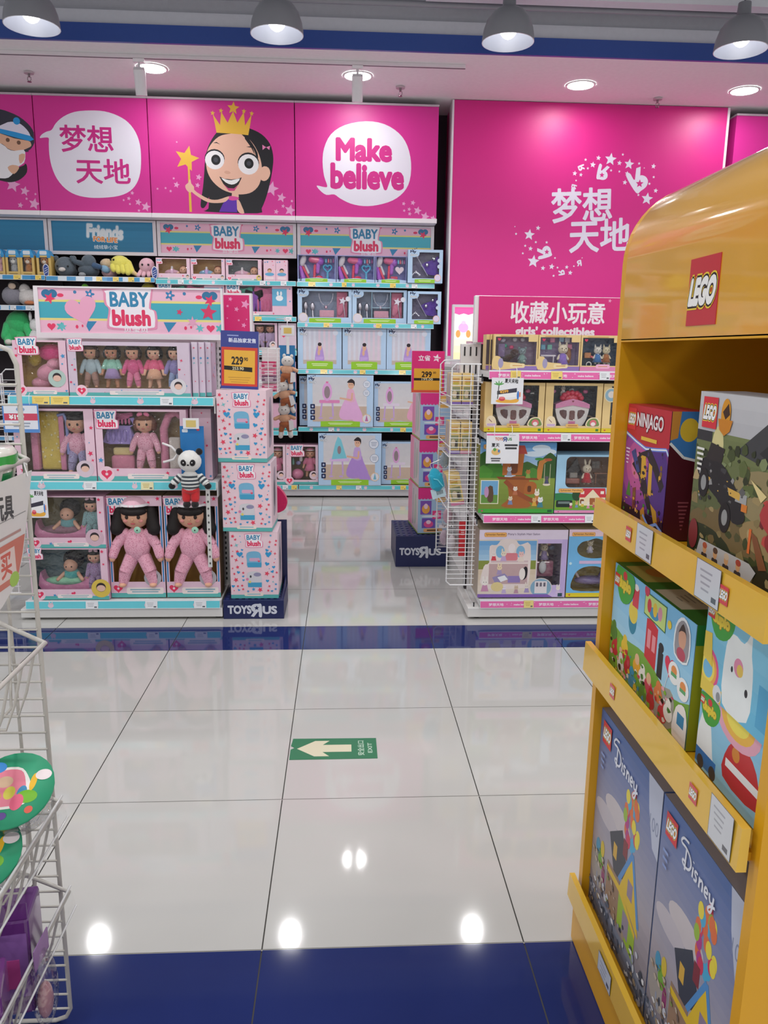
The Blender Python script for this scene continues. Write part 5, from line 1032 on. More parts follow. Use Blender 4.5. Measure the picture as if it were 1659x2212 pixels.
def beach(price):
    def art(p, w, h):
        p.rect(-w / 2, 0, w / 2, h, '#dcdde2'); p.poly(blob([(-w * .36, h * .12), (-w * .2, h * .2), (w * .1, h * .16), (w * .36, h * .22), (w * .3, h * .06), (-w * .2, h * .05)], 3), '#e0a63c'); p.poly([(-w * .32, h * .5), (w * .3, h * .62), (w * .3, h * .46), (-w * .32, h * .36)], '#2d2b3c'); p.poly([(-w * .28, h * .36), (w * .3, h * .46), (w * .26, h * .28), (-w * .28, h * .22)], '#e9e9ec')
        p.text('¥' + price, -w * .1, h * .48, '#e0a63c', h=h * .1, w=w * .26, bold=.05, rot=.12) if price else None
        p.line([(-w * .3, h * .2), (-w * .27, h * .72)], w * .03, '#4a4640')
        for a in (.3, .9, 1.6, 2.3, 2.9): p.ell(-w * .27 + math.cos(a) * w * .08, h * .74 + math.sin(a) * h * .05, w * .09, h * .025, '#4f9a4a', True, 8, a)
        p.ell(-w * .16, h * .2, w * .1, h * .08, '#c8404a'); p.ell(-w * .16, h * .24, w * .09, h * .045, '#e0727a'); p.ell(w * .34, h * .34, w * .035, h * .17, '#2f74c4'); p.rect(w * .38, h * .28, w * .42, h * .46, '#e0784a')
        p.text('夏天来啦', w * .12, h * .88, '#1d1d22', h=h * .16, w=w * .42, bold=.03, rot=-.05)
    return art
hang_card('white card with a palm beach drawing hanging from the middle gondola shelf', -1.459, .527, .10, .135, 3.702, beach(''))
# panda on a clip strip
t = thing('hanging_panda', 'plush panda in a striped shirt and red trousers hung on the gondola', 'plush toy', (-.722, 3.66, .585))
m = MB(); m.ell((0, 0, .225), (.056, .045, .052), '#d9d8d5', 'fabric')
for s in (-1, 1): m.limb((s * .05, 0, .150), (s * .078, -.012, .118), .015, .013, '#d9d8d5', 'fabric', 8)
m.ell((0, 0, .13), (.042, .034, .055), '#c9c8c6', 'fabric'); m.limb((0, 0, .15), (0, 0, .2), .02, .02, '#c9c8c6', 'fabric'); m.limb((-.05, 0, .15), (.05, 0, .15), .014, .014, '#c9c8c6', 'fabric', 8); m.build('body', t)
m = MB()
for s in (-1, 1): m.ell((s * .046, .0, .270), (.017, .012, .017), '#1e1c1e', 'fabric', None, 10, 6); m.ell((s * .084, -.014, .108), (.017, .015, .016), '#1e1c1e', 'fabric', None, 10, 6); m.ell((s * .021, -.041, .222), (.014, .009, .016), '#1e1c1e', 'fabric', (0, s * .3, 0), 10, 6); m.ell((s * .02, -.050, .224), (.003, .002, .003), '#efefef', 'gloss', None, 6, 4)
m.ell((0, -.046, .212), (.006, .004, .004), '#1e1c1e', 'fabric', None, 6, 4); m.build('black_patches', t)
m = MB()
for i in range(9): m.lathe([(.026 + .019 * math.sin(PI * (i + .5) / 9) ** .5, .09 + i * .0085), (.026 + .019 * math.sin(PI * (i + 1) / 9.5) ** .5, .0985 + i * .0085)], 0, 0, '#3b4148' if i % 2 else '#cfd1cf', 'fabric', 16)
for s in (-1, 1):
    for i in range(5): a = Vector((s * .042, 0, .155)); b = Vector((s * .076, -.012, .120)); m.cyl(a.lerp(b, i / 5), a.lerp(b, (i + 1) / 5), .018, None, '#3b4148' if i % 2 else '#cfd1cf', 'fabric', 10, False)
m.build('striped_shirt', t)
m = MB(); m.ell((0, 0, .088), (.043, .034, .022), '#c42f34', 'fabric')
for s in (-1, 1): m.limb((s * .021, 0, .08), (s * .020, -.004, .045), .022, .021, '#c42f34', 'fabric', 10)
m.build('trousers', t); m = MB()
for s in (-1, 1): m.ell((s * .019, -.008, .018), (.019, .022, .018), '#232022', 'fabric', None, 10, 6)
m.build('boots', t)
m = MB(); m.box(-.05, .062, .05, .053, .12, .385, '#1d6fae', 'board'); p = Pr(m, (.005, .05, .12), mat='board'); p.rrect(-.045, .235, -.018, .25, .004, '#c9d3dc'); p.ell(.03, .25, .008, .008, '#b9405a'); m.build('backing_card', t)
m = MB(); m.box(.066, .086, .02, .0215, -.30, .13, '#c9c9c6', 'gloss')
for i in range(12): m.ell((.076, .019, -.28 + i * .034), (.004, .0015, .006), '#4a4a4c', 'matte', None, 6, 4)
m.build('clip_strip', t)
m = MB(); m.box(-.028, .046, .02, .024, .375, .425, '#d6d6d8', 'gloss'); m.box(-.014, .032, .019, .0205, .383, .415, '#c9b36a', 'gloss'); m.tube([(.01, .022, .425), (.01, .022, .47), (.01, .06, .50)], .0012, '#bbbbbb', 'gloss', 5); m.build('price_holder', t)
# white paper ribbon loop in front of the panda box
m = MB(); m.tube([(-.052, 0, .045), (-.01, -.004, .03), (.02, -.008, .0), (.0, -.008, -.03), (-.05, -.004, -.045)], .006, '#d5d2d2', 'gloss', 6); tag(m.build('plastic_strap', None, (-.80, 3.69, .845)), 'white looped plastic strap beside the panda', 'strap')
# aisle run behind the end display
t = thing('gondola_run', 'white perforated gondola run behind the doll display, with a pink star sign', 'shelving', (0, 0, 0))
m = MB(); m.box(-.64, -.61, 4.12, 5.65, .06, 1.40, '#d0cecd', 'paint'); m.build('back_panel', t); m = MB(); m.box(-1.5, -.56, 4.10, 5.65, 0, .10, '#c9c8c6', 'paint'); m.build('base', t)
m = MB(); m.box(-.625, -.468, 4.13, 4.19, 1.395, 1.61, '#d9d5d8', 'paint'); p = Pr(m, (-.546, 4.13, 1.395), mat='board'); p.rect(-.068, .0, .066, .205, '#c71f68')
for u, v, r in ((-.03, .185, .012), (.045, .16, .025), (-.045, .15, .008), (.0, .135, .014), (-.048, .09, .005), (.01, .08, .007), (.05, .085, .005), (.035, .055, .014)): p.star(u, v, r, '#dd8fb8', .3, False)
m.build('header_sign', t)
for z in (.35, .62, .89, 1.12): m = MB(); m.box(-.61, -.52, 4.13, 5.65, z - .02, z, '#cfd0d0', 'paint'); m.build('shelf', t)
# wire pocket on the run with pink packets
t = thing('wire_basket', 'small white wire basket of pink packets behind the red price sign', 'wire basket', (-.405, 4.32, 1.10))
m = MB()
for i in range(12): z = .02 + i * .019; m.tube([(-.05, -.03, z), (.05, -.03, z), (.05, .15, z)], .0016, '#dcdcdc', 'paint', 5)
for x in (-.05, .0, .05): m.tube([(x, -.031, 0), (x, -.031, .24)], .0024, '#e2e2e2', 'paint', 5)
m.tube([(-.05, -.03, .235), (.05, -.03, .235), (.05, .15, .235), (-.05, .15, .235)], .003, '#e2e2e2', 'paint', 6, True); m.tube([(-.05, .13, .21), (-.21, .13, .21)], .004, '#e2e2e2', 'paint', 6); m.tube([(-.05, .13, .03), (-.21, .13, .03)], .004, '#e2e2e2', 'paint', 6); m.build('wire_front', t)
m = MB(); m.box(-.05, .05, .14, .146, 0, .24, '#d5d3d3', 'paint'); m.box(-.05, .05, -.03, .146, 0, .004, '#d5d3d3', 'paint'); m.build('backing', t)
for k, (z, c) in enumerate(((.008, '#c8557c'), (.055, '#7a5a72'), (.09, '#d06a8a'), (.13, '#c23a66'))):
    m = MB(); m.box(-.04, .04, .0, .10, 0, .036, c, 'gloss', .004); p = Pr(m, (0, 0, 0), mat='gloss'); p.bars(0, .022, .05, .006, '#e6d3dc', 2, .011)
    tag(m.build('toy_packet', None, (-.405, 4.32, 1.10 + z)), 'pink packet in the small wire basket, ' + ('lowest one', 'second from the bottom', 'third from the bottom', 'topmost one')[k], 'packet', 'packets in the wire basket')
m = MB(); m.prism(blob([(-.04, .0), (.03, .01), (.05, .06), (.03, .11), (-.01, .15), (-.04, .13)], 3), (0, 0, 0), (1, 0, 0), (0, 0, 1), .05, '#cf2a62', 'fabric'); m.tube([(-.01, .02, .145), (-.01, .02, .17), (-.24, .02, .17)], .003, '#cfcfcf', 'metal', 5); tag(m.build('felt_bag', None, (-.375, 4.45, .40)), 'crimson soft toy corner sticking out behind the box stack', 'soft toy')
# three plush on a card strip
t = thing('clip_strip', 'blue clip strip with a white price holder hanging at the end of the aisle run', 'display strip', (-.39, 5.60, .74))
m = MB(); m.box(-.062, .052, .0, .003, .12, .62, '#2272a8', 'board'); m.build('backing_card', t); m = MB(); m.box(-.008, .012, -.004, -.001, .56, .74, '#dcdcdc', 'gloss'); m.build('strip', t); m = MB(); m.box(-.045, .05, -.01, -.004, .685, .755, '#d9dadc', 'gloss', .003); m.box(-.025, .03, -.0112, -.0098, .70, .74, '#cfb45c', 'gloss'); m.build('price_holder', t)
m = MB(); m.tube([(-.08, .02, .80), (-.02, .0, .80), (.0, -.002, .79), (.0, -.004, .755)], .004, '#cfcfcf', 'metal', 6); m.build('hook', t)
for k, (dx, z, rot, lab) in enumerate(((-.008, 1.055, -.15, 'hanging plush animal in a brown and peach suit, uppermost of three'), (.012, .885, .45, 'hanging plush animal in a brown and peach suit, middle of three'), (-.012, .715, .1, 'hanging plush animal in a brown and peach suit, lowest of three'))):
    q = thing('plush_animal', lab, 'plush toy', (-.395 + dx, 5.555, z), 0, 'plush animals on the clip strip'); q.rotation_euler[1] = -rot * .5
    m = MB(); m.ell((0, 0, .195), (.044, .036, .038), '#c9c5c0', 'fabric')
    for s in (-1, 1): m.ell((s * .026, 0, .232), (.012, .009, .014), '#c9c5c0', 'fabric', None, 8, 6); m.limb((s * .03, 0, .05), (s * .036, -.01, .012), .016, .017, '#c9c5c0', 'fabric', 8)
    eyes(m, (0, -.035, .195), .0035, .013, 0, .004); m.build('body', q)
    m = MB(); m.ell((0, 0, .135), (.042, .034, .034), '#c79a7c', 'fabric')
    for s in (-1, 1): m.limb((s * .035, 0, .148), (s * .068, -.008, .135), .014, .013, '#c79a7c', 'fabric', 8)
    m.build('jumper', q); m = MB(); m.ell((0, 0, .095), (.043, .034, .026), '#9a5a38', 'fabric')
    for s in (-1, 1): m.limb((s * .02, 0, .085), (s * .03, -.004, .052), .022, .019, '#9a5a38', 'fabric', 8)
    m.build('trousers', q); m = MB(); m.prism([(.03, .05), (.066, .06), (.06, .12), (.03, .125)], (0, -.04, 0), (1, 0, 0), (0, 0, 1), .001, '#dadada', 'gloss'); m.build('care_tag', q)

# ------------------------------------------------------------------ stack of printed cartons on the dark blue plinth
def plinth(label, loc, w, d, h, rz=0.0, board=True):
    t = thing('display_plinth', label, 'display plinth', loc, rz)
    m = MB(); m.box(-w / 2, w / 2, 0, d, 0, h, '#1d2450', 'paper', .002); p = Pr(m, (0, 0, 0), lift=.0006); tru_logo(p, -w * .02, h * .5, w * .82, '#c3c7d2', '#1d2450')
    for i in range(9):
        for j in range(7): m.box(-w * .46 + i * w * .105, -w * .46 + i * w * .105 + w * .05, .015 + j * d * .14, .015 + j * d * .14 + d * .07, h, h + .003, '#2a3262', 'paper')
    m.build('base', t)
    if board:
        m = MB(); m.box(-w / 2, w / 2, d - .012, d, h, .45, '#22264a', 'paper'); m.build('back_board', t)
        m = MB(); m.prism([(0, h - .002), (d - .012, h - .002), (d - .012, .145)], (w / 2 - .006, .0, 0), (0, 1, 0), (0, 0, 1), .006, '#1d2450'); m.build('side_flap', t)
    return t
plinth('dark blue plinth with white lettering under the stack of pink starred cartons', (-.447, 3.73, 0), .302, .29, .098)
def rocker(p, w, h):
    bb_pattern(p, -w / 2, h * .08, w / 2, h, 70, .014, 11, ((-w * .22, h * .76, w * .22, h), (-w * .2, h * .17, w * .2, h * .72)), '#d8405a'); p.rect(-w / 2, 0, w / 2, h * .055, '#57a9a6'); p.rrect(-w * .22, h * .035, w * .18, h * .085, .006, '#e3d3c8'); p.bars(-w * .02, h * .062, w * .28, h * .014, '#7fb0c4', 1)
    bb_logo(p, 0, h * .87, w * .32)
    for s in (-1, 1): p.heart(s * w * .30, h * .665, w * .065, '#2f8fc2')
    for v, kind in ((.56, 0), (.26, 1)):
        p.poly(blob([(-w * .15, h * (v + .12)), (0, h * (v + .15)), (w * .13, h * (v + .12)), (w * .15, h * v), (w * .13, h * (v - .08)), (-w * .13, h * (v - .08)), (-w * .15, h * v)], 3), '#6fa9c8' if kind == 0 else '#c6c4ca'); p.rect(-w * .14, h * (v - .09), w * .15, h * (v - .02), '#3f97bd')
        if kind == 0: p.rrect(-w * .1, h * (v + .0), w * .12, h * (v + .05), .006, '#c9a0bb'); p.heart(w * .1, h * v, w * .025, '#d8405a')
        else: p.ell(-w * .08, h * (v + .07), w * .02, h * .02, '#3a3a42'); p.ell(w * .06, h * (v + .1), w * .08, h * .03, '#8a86a4'); p.star(-w * .1, h * (v - .01), w * .04, '#d9c85a'); p.ell(-w * .15, h * (v + .03), w * .03, h * .02, '#d07aa0')
def rock_side(p, w, h): p.poly(blob([(-w * .2, h * .2), (-w * .1, h * .8), (w * .2, h * .85), (w * .25, h * .3)], 3), '#9a93a0'); p.ell(w * .0, h * .5, w * .12, h * .2, '#4a4850'); p.rect(-w / 2, 0, w / 2, h * .055, '#57a9a6')
for x0, x1, z, h, y, lab, rz in ((-.560, -.323, .102, .344, 3.752, 'pink starred carton at the bottom of the stack, on the dark blue plinth', 0), (-.586, -.345, .449, .342, 3.748, 'pink starred carton in the middle of the stack', -.03), (-.597, -.360, .794, .345, 3.745, 'pink starred carton at the top of the stack, under the red price sign', -.05)):
    carton(lab, x0, x1, y, z, h, .235, '#dec3cc', '#d8c3cb', '#dcc2cb', art=rocker, sideart=rock_side, name='toy_carton', cat='toy box', group='stacked pink starred cartons', rz=rz)
def price_stand(label, loc, w, h, art, lean=0.0, rz=0.0):
    t = thing('price_sign', label, 'price sign', loc, rz); t.rotation_euler[1] = lean
    m = MB(); m.box(-w / 2, w / 2, 0, .006, 0, h, '#3a3f86', 'gloss'); m.box(-w / 2, w / 2, .03, .036, 0, h * .95, '#cfcfd6', 'gloss'); p = Pr(m, (0, 0, 0), mat='gloss'); art(p, w, h); m.build('board', t)
    m = MB(); m.box(-w / 2, w / 2, .0, .06, -.003, .0, '#c9c9d0', 'gloss'); m.build('foot', t)
def art229(p, w, h):
    p.rect(-w / 2, 0, w / 2, h, '#313a84'); p.text('新品独家发售', .012, h * .84, '#cfd3e6', h=h * .075, w=w * .72, bold=.03); p.bars(-w * .18, h * .92, w * .3, h * .02, '#8d96c8', 1); p.rect(-w * .48, h * .05, w * .48, h * .72, '#c43a2c'); p.rect(-w * .41, h * .09, w * .41, h * .67, '#dba73a')
    p.text('229', -w * .06, h * .49, '#1d1812', h=h * .13, w=w * .3, bold=.04); p.text('90', w * .17, h * .52, '#1d1812', h=h * .06, w=w * .1, bold=.03); p.poly([(-w * .41, h * .33), (w * .34, h * .30), (w * .34, h * .38), (-w * .41, h * .40)], '#17140f'); p.text('253.90', -w * .04, h * .355, '#d9cfa8', h=h * .05, w=w * .3, bold=.02); p.bars(0, h * .2, w * .6, h * .012, '#b98a34', 3, h * .04)
price_stand('blue and red price sign with a yellow 229 label on top of the carton stack', (-.497, 3.79, 1.142), .178, .272, art229, .03)

# ------------------------------------------------------------------ right gondola: end display of animal families
GR0, GR1 = .662, 1.575
t = thing('gondola_shelving', 'low white gondola end with pink price rails left of the yellow stand', 'shelving', (0, 0, 0))
m = MB(); m.box(GR0, GR1, 4.02, 4.05, .06, 1.37, '#3f3a3c', 'matte'); m.build('back_panel', t)
for x in (GR0 + .012, GR1 - .002):
    m = MB(); m.box(x, x + .03, 4.0, 4.07, 0, 1.60, '#d8d6d7', 'paint', .003); m.build('upright', t)
m = MB(); m.box(GR0 - .03, GR1 + .03, 3.70, 4.07, .012, .062, '#cdccca', 'paint', .004); m.build('kick_plate', t)
m = MB(); m.box(.60, .70, 3.99, 4.03, 1.20, 1.37, '#cfcdce', 'paint', .003)
for i in range(3): m.box(.615 + .03 * i, .622 + .03 * i, 3.988, 3.992, 1.31, 1.355, '#2a282a', 'matte'); m.box(.615 + .03 * i, .622 + .03 * i, 3.988, 3.992, 1.22, 1.265, '#2a282a', 'matte')
m.build('slotted_plate', t)
for x in (GR0 + .02, GR1 - .02): m = MB(); m.cyl((x, 3.74, 0), (x, 3.74, .013), .016, None, '#2b2b2d', 'matte', 10); m.build('foot', t)
RP = lambda i: (lambda p, a, b, c, d: rail_pink(p, a, b, c, d, i))
for z, sd, lb in ((1.242, 0, [(.795, .845, YEL), (.99, 1.045, YEL), (1.225, 1.275, WHT)]), (.946, 1, [(.80, .85, WHT), (1.055, 1.105, WHT)]), (.542, 0, [(.93, .98, WHT), (1.20, 1.25, WHT)]), (.100, 0, [(.915, .965, '#d9c77a')])):
    shelf(t, GR0 + .03, GR1, 3.69, 4.02, z, RP(sd), lb, th=.03, deck='#d3d3d4', brackets=False)
    m = MB(); m.box(GR0 + .001, GR0 + .008, 3.72, 4.01, z - .06, z - .034, '#cfcfd1', 'paint', .003); m.box(GR0 + .0, GR0 + .006, 3.718, 3.721, z - .05, z - .015, '#2c2c2e', 'matte'); m.build('shelf_bracket', t)
m = MB(); m.box(.655, 1.58, 3.95, 3.985, 1.375, 1.605, '#dcd9db', 'paint', .003); f = m.build('header_frame', t)
m = MB(); m.box(.676, 1.575, 3.942, 3.95, 1.378, 1.602, '#c71f72', 'board'); p = Pr(m, (0, 3.942, 0), mat='board', step=.00003)
p.text('收藏小玩意', 1.075, 1.527, '#e3d8e2', h=.105, w=.475, bold=.022); p.text("girls' collectibles", 1.065, 1.430, '#e3d8e2', h=.052, w=.40, bold=.05)
for u, v, r in ((1.335, 1.588, .010), (1.405, 1.565, .008), (1.42, 1.59, .016), (1.40, 1.53, .005), (1.48, 1.50, .014), (1.52, 1.57, .02)): p.star(u, v, r, '#dd8fb8', .2, False)
m.build('header_sign', f)
SY = 3.735
CRM = '#d9be86'
def critter(par, x, y, z, H, fur, dress, ears='round', name='animal_figure'):
    """small flocked animal doll in a dress"""
    o = bpy.data.objects.new(name, None); COL.objects.link(o); o.parent = par; o.location = (x, y, z); o.empty_display_size = .01
    m = MB(); m.ell((0, 0, H * .66), (H * .2, H * .17, H * .19), fur, 'fur', None, 12, 8); m.ell((0, -H * .15, H * .61), (H * .08, H * .07, H * .06), fur, 'fur', None, 8, 6); m.ell((0, -H * .215, H * .63), H * .02, '#3a2a26', 'skin', None, 6, 4)
    for s in (-1, 1):
        if ears == 'long': m.ell((s * H * .09, 0, H * .93), (H * .05, H * .03, H * .16), fur, 'fur', (0, s * .2, 0), 8, 6)
        elif ears == 'pointed': m.cyl((s * H * .12, 0, H * .78), (s * H * .15, 0, H * .96), H * .07, H * .012, fur, 'fur', 8)
        else: m.ell((s * H * .17, 0, H * .82), (H * .08, H * .04, H * .08), fur, 'fur', None, 8, 6)
        m.limb((s * H * .12, 0, H * .42), (s * H * .2, -H * .05, H * .28), H * .05, H * .045, fur, 'fur', 8); m.limb((s * H * .08, 0, H * .16), (s * H * .09, -H * .03, H * .04), H * .06, H * .06, fur, 'fur', 8); m.ell((s * H * .075, -H * .16, H * .68), H * .022, '#1a1413', 'gloss', None, 6, 4)
    m.build('body', o); m = MB(); m.lathe([(H * .08, H * .5), (H * .15, H * .42), (H * .15, H * .3), (H * .24, H * .08), (H * .2, H * .08)], 0, 0, dress, 'fabric', 14); m.build('dress', o)
    return o
def fam_small(base, band, strip=True):
    def art(p, w, h):
        p.rect(-w / 2, 0, w / 2, h * .12, band); p.poly(blob([(-w * .5, h * .03), (-w * .5, h * .36), (-w * .36, h * .38), (-w * .26, h * .24), (w * .1, h * .2), (w * .2, h * .1), (-w * .1, h * .04)], 3), base) if strip else None
        p.rrect(-w * .12, h * .07, w * .22, h * .19, h * .05, '#e0cda0' if strip else '#e0a9c4'); p.bars(w * .05, h * .13, w * .22, h * .02, '#c58a4a', 1); p.ell(-w * .33, h * .2, w * .06, h * .14, '#9b94b4') if strip else None
        p.rect(w * .28, h * .80, w * .5, h, base); p.heart(-w * .38, h * .86, h * .05, '#c43a5a'); p.bars(-w * .1, h * .955, w * .5, h * .02, '#c9995a', 1)
    return art
def sc_ballet(t, w, h, d):
    critter(t, w * .18, -.01, h * .16, h * .56, '#7f8f96', '#7d9a96', 'round'); m = MB(); m.ell((-w * .12, 0, h * .34), (w * .15, .02, h * .1), '#3a201a', 'fur', (0, -.5, 0)); m.ell((w * .0, -.01, h * .48), (.02, .018, .02), '#3a201a', 'fur'); m.build('brown_horse', t)
    m = MB(); m.box(-w * .36, -w * .2, .0, .02, h * .36, h * .74, '#8c7aa0', 'fabric', .006); m.build('curtain', t)
    for k, (u, v, c) in enumerate(((-.2, .68, '#4fa48c'), (-.05, .64, '#d85a86'), (.02, .86, '#d0ccd6'), (.2, .86, '#d0ccd6'), (-.25, .84, '#b9b2c8'))): m = MB(); m.ell((u * w, .01, v * h), (.012, .008, .010), c, 'gloss', None, 8, 6); m.build('accessory', t)
def sc_style(t, w, h, d):
    critter(t, w * .12, -.015, h * .12, h * .74, '#d8ccb4', '#8a6fc0', 'pointed'); m = MB(); m.ell((w * .27, .0, h * .42), (.016, .014, .04), '#9a6a4a', 'hair'); m.build('hair_piece', t)
    m = MB(); m.box(-w * .4, -w * .04, -.01, .01, h * .40, h * .44, '#ded8e0', 'gloss'); m.box(-w * .36, -w * .34, -.01, .01, h * .16, h * .4, '#ded8e0', 'gloss'); m.box(-w * .1, -w * .08, -.01, .01, h * .16, h * .4, '#ded8e0', 'gloss'); m.build('dressing_table', t)
    for k, (u, v, c) in enumerate(((-.34, .66, '#6aa7c0'), (-.18, .66, '#73b3a4'), (-.12, .86, '#d0789a'), (.1, .88, '#8fb7cf'), (.24, .86, '#d9d6dc'), (.3, .68, '#d0789a'))): m = MB(); m.box(u * w - .012, u * w + .012, .0, .012, v * h - .012, v * h + .012, c, 'gloss', .003); m.build('accessory', t)
def sc_bike(t, w, h, d):
    critter(t, -w * .05, -.012, h * .2, h * .58, '#d9d5cc', '#3f74b0', 'pointed'); critter(t, w * .16, -.012, h * .2, h * .58, '#d3c8a8', '#a3663c', 'pointed')
    for u in (-.26, .18): m = MB(); m.tube([(w * u + .012 * math.cos(a), -.02, h * .18 + .012 * math.sin(a)) for a in [2 * PI * i / 12 for i in range(12)]], .0028, '#d9d6d4', 'gloss', 5, True); m.build('wheel', t)
    m = MB(); m.box(-w * .36, -w * .2, -.012, .012, h * .36, h * .52, '#b8794a', 'gloss', .004); m.build('basket', t); m = MB(); m.limb((-w * .2, -.012, h * .4), (w * .2, -.012, h * .22), .006, .006, '#c85a62', 'gloss', 6); m.build('tandem_frame', t)
for i, (x0, x1, lab, lin, base, band, ins) in enumerate(((.718, .931, 'cream window box with a brown horse and grey animal figure on the top shelf', '#6d5f72', CRM, '#8a6fae', sc_ballet), (.934, 1.137, 'cream window box with a purple dressed animal figure at a dressing table', '#6f6480', CRM, '#8a6fae', sc_style), (1.140, 1.343, 'cream window box with two animal figures on a tandem', '#22344a', CRM, '#cf7fa8', sc_bike))):
    w = x1 - x0; h = .168; WN = (-w * .46, h * .15, w * .47, h * .93)
    carton(lab, x0, x1, SY, 1.246, h, .08, base, '#cdb27c', '#d9c088', [WN], lin, None, fam_small(base, band, i < 2), ins, name='figure_set_box', cat='toy box', group='cream figure boxes on the top shelf')
for i, (x0, x1, y, lab) in enumerate(((.694, .709, 3.80, 'cream figure box seen edge on at the left end of the top shelf'), (.7095, .7155, 3.77, 'cream figure box seen edge on, second from the left end of the top shelf'))):
    carton(lab, x0, x1, y, 1.246, .168, .09, CRM, '#cdb27c', art=lambda p, w, h: (p.rect(-w / 2, h * .15, w / 2, h * .85, '#4a4048'), p.rect(-w / 2, 0, w / 2, h * .12, '#8a6fae')), name='figure_set_box', cat='toy box', group='cream figure boxes seen edge on')
def carriage(t, w, h, d):
    y = -.02
    m = MB(); m.prism(blob([(-w * .275, h * .52), (0, h * .55), (w * .275, h * .52), (w * .275, h * .34), (w * .22, h * .18), (w * .12, h * .08), (-w * .12, h * .08), (-w * .22, h * .18), (-w * .275, h * .34)], 3), (0, y - .02, 0), (1, 0, 0), (0, 0, 1), .05, '#dedad8', 'gloss')
    p = Pr(m, (0, y - .02, 0), mat='gloss', lift=.001); p.poly(blob([(-w * .22, h * .44), (-w * .10, h * .44), (-w * .11, h * .26), (-w * .2, h * .34)], 2), '#5a3434'); p.poly(blob([(w * .22, h * .44), (w * .10, h * .44), (w * .11, h * .26), (w * .2, h * .34)], 2), '#5a3434')
    p.rrect(-w * .07, h * .14, w * .07, h * .45, w * .04, '#d9d2d0'); p.rrect(-w * .05, h * .24, w * .05, h * .44, w * .03, '#6b3f3c'); p.rect(-w * .06, h * .12, w * .06, h * .22, '#d378a8'); m.build('carriage_body', t)
    m = MB(); m.prism([(-w * .30, h * .485), (-w * .14, h * .52), (0, h * .55), (w * .14, h * .52), (w * .30, h * .485), (w * .30, h * .57), (w * .2, h * .62), (w * .08, h * .66), (0, h * .68), (-w * .08, h * .66), (-w * .2, h * .62), (-w * .30, h * .57)], (0, y - .026, 0), (1, 0, 0), (0, 0, 1), .06, '#d985b2', 'gloss'); p = Pr(m, (0, y - .026, 0), mat='gloss', lift=.001); p.heart(0, h * .63, w * .02, '#8a2440'); m.build('carriage_roof', t)
    m = MB()
    for k in range(7): a = PI * (k + .5) / 7; m.ell((math.cos(a) * w * .17, y, h * .66 + math.sin(a) * h * .14), (w * .05, .02, w * .05), '#c62f4e', 'gloss', None, 10, 6)
    m.ell((0, y + .01, h * .68), (w * .15, .02, h * .12), '#c62f4e', 'gloss'); m.build('crown', t)
    m = MB(); m.lathe([(.0, .0)], 0, 0, '#c62f4e') if False else m.tube([(-w * .33 + .028 * math.cos(a), y + .01, h * .2 + .028 * math.sin(a)) for a in [2 * PI * i / 14 for i in range(14)]], .005, '#8a7a68', 'gloss', 6, True); m.build('wheel', t)
    m = MB(); m.tube([(w * .33 + .028 * math.cos(a), y + .01, h * .2 + .028 * math.sin(a)) for a in [2 * PI * i / 14 for i in range(14)]], .005, '#8a7a68', 'gloss', 6, True); m.build('wheel', t)
    critter(t, -w * .14, .0, h * .72, h * .24, '#d8d0c4', '#cfc4cc', 'long')
    for u, v, c in ((-.30, .82, '#cf7fae'), (.02, .84, '#d8d6da'), (.12, .80, '#c9507c'), (.27, .82, '#d46a9c'), (.0, .74, '#d8d6da')): m = MB(); m.ell((u * w, .01, v * h), (.014, .008, .010), c, 'gloss', None, 10, 6); m.build('accessory', t)
def carr_art(p, w, h):
    p.rect(-w / 2, 0, w / 2, h * .085, '#d3bf2c'); p.heart(-w * .42, h * .045, h * .02, '#b93a4a'); p.rect(w * .41, h * .02, w * .46, h * .07, '#3f7a3a')
    p.poly(blob([(-w * .46, h * .12), (-w * .46, h * .27), (-w * .40, h * .33), (-w * .32, h * .29), (-w * .30, h * .12)], 3), '#e0d0b0'); p.rect(-w * .45, h * .12, w * -.31, h * .17, '#c4a9cc'); p.line([(-w * .42, h * .26), (-w * .37, h * .2)], w * .012, '#8a5a5a')
    p.poly(blob([(w * .24, h * .12), (w * .25, h * .24), (w * .32, h * .30), (w * .42, h * .30), (w * .47, h * .22), (w * .47, h * .12)], 3), '#e0d0b0'); p.poly(blob([(w * .26, h * .13), (w * .27, h * .23), (w * .33, h * .28), (w * .41, h * .28), (w * .455, h * .21), (w * .455, h * .13)], 3), '#6f8a4f'); p.ell(w * .36, h * .19, w * .06, h * .07, '#cf6a74'); p.ell(w * .36, h * .17, w * .04, h * .04, '#e3d8d8')
    p.rrect(-w * .12, h * .10, w * .10, h * .17, h * .02, '#d9b06c'); p.bars(0, h * .135, w * .16, h * .018, '#a96a3a', 1); p.bars(0, h * .095, w * .2, h * .008, '#a98a5a', 1)
for i, (x0, x1, lab) in enumerate(((.685, .977, 'yellow window box with a royal carriage, partly behind the white palm beach card'), (.981, 1.262, 'yellow window box with a royal carriage, second from the wire rack'))):
    w = x1 - x0; h = .237; WN = (-w * .36, h * .13, w * .40, h * .95)
    carton(lab, x0, x1, SY, .950, h, .12, CRM, '#b8934f', '#cdb27c', [WN], '#26303c', None, carr_art, carriage, name='carriage_box', cat='toy box', group='royal carriage boxes')
def tub(t, w, h, d): critter(t, -w * .2, -.01, h * .2, h * .4, '#d9d2c4', '#7fb0c4', 'long'); critter(t, w * .1, -.01, h * .2, h * .4, '#cdb48c', '#c98aa4', 'round')
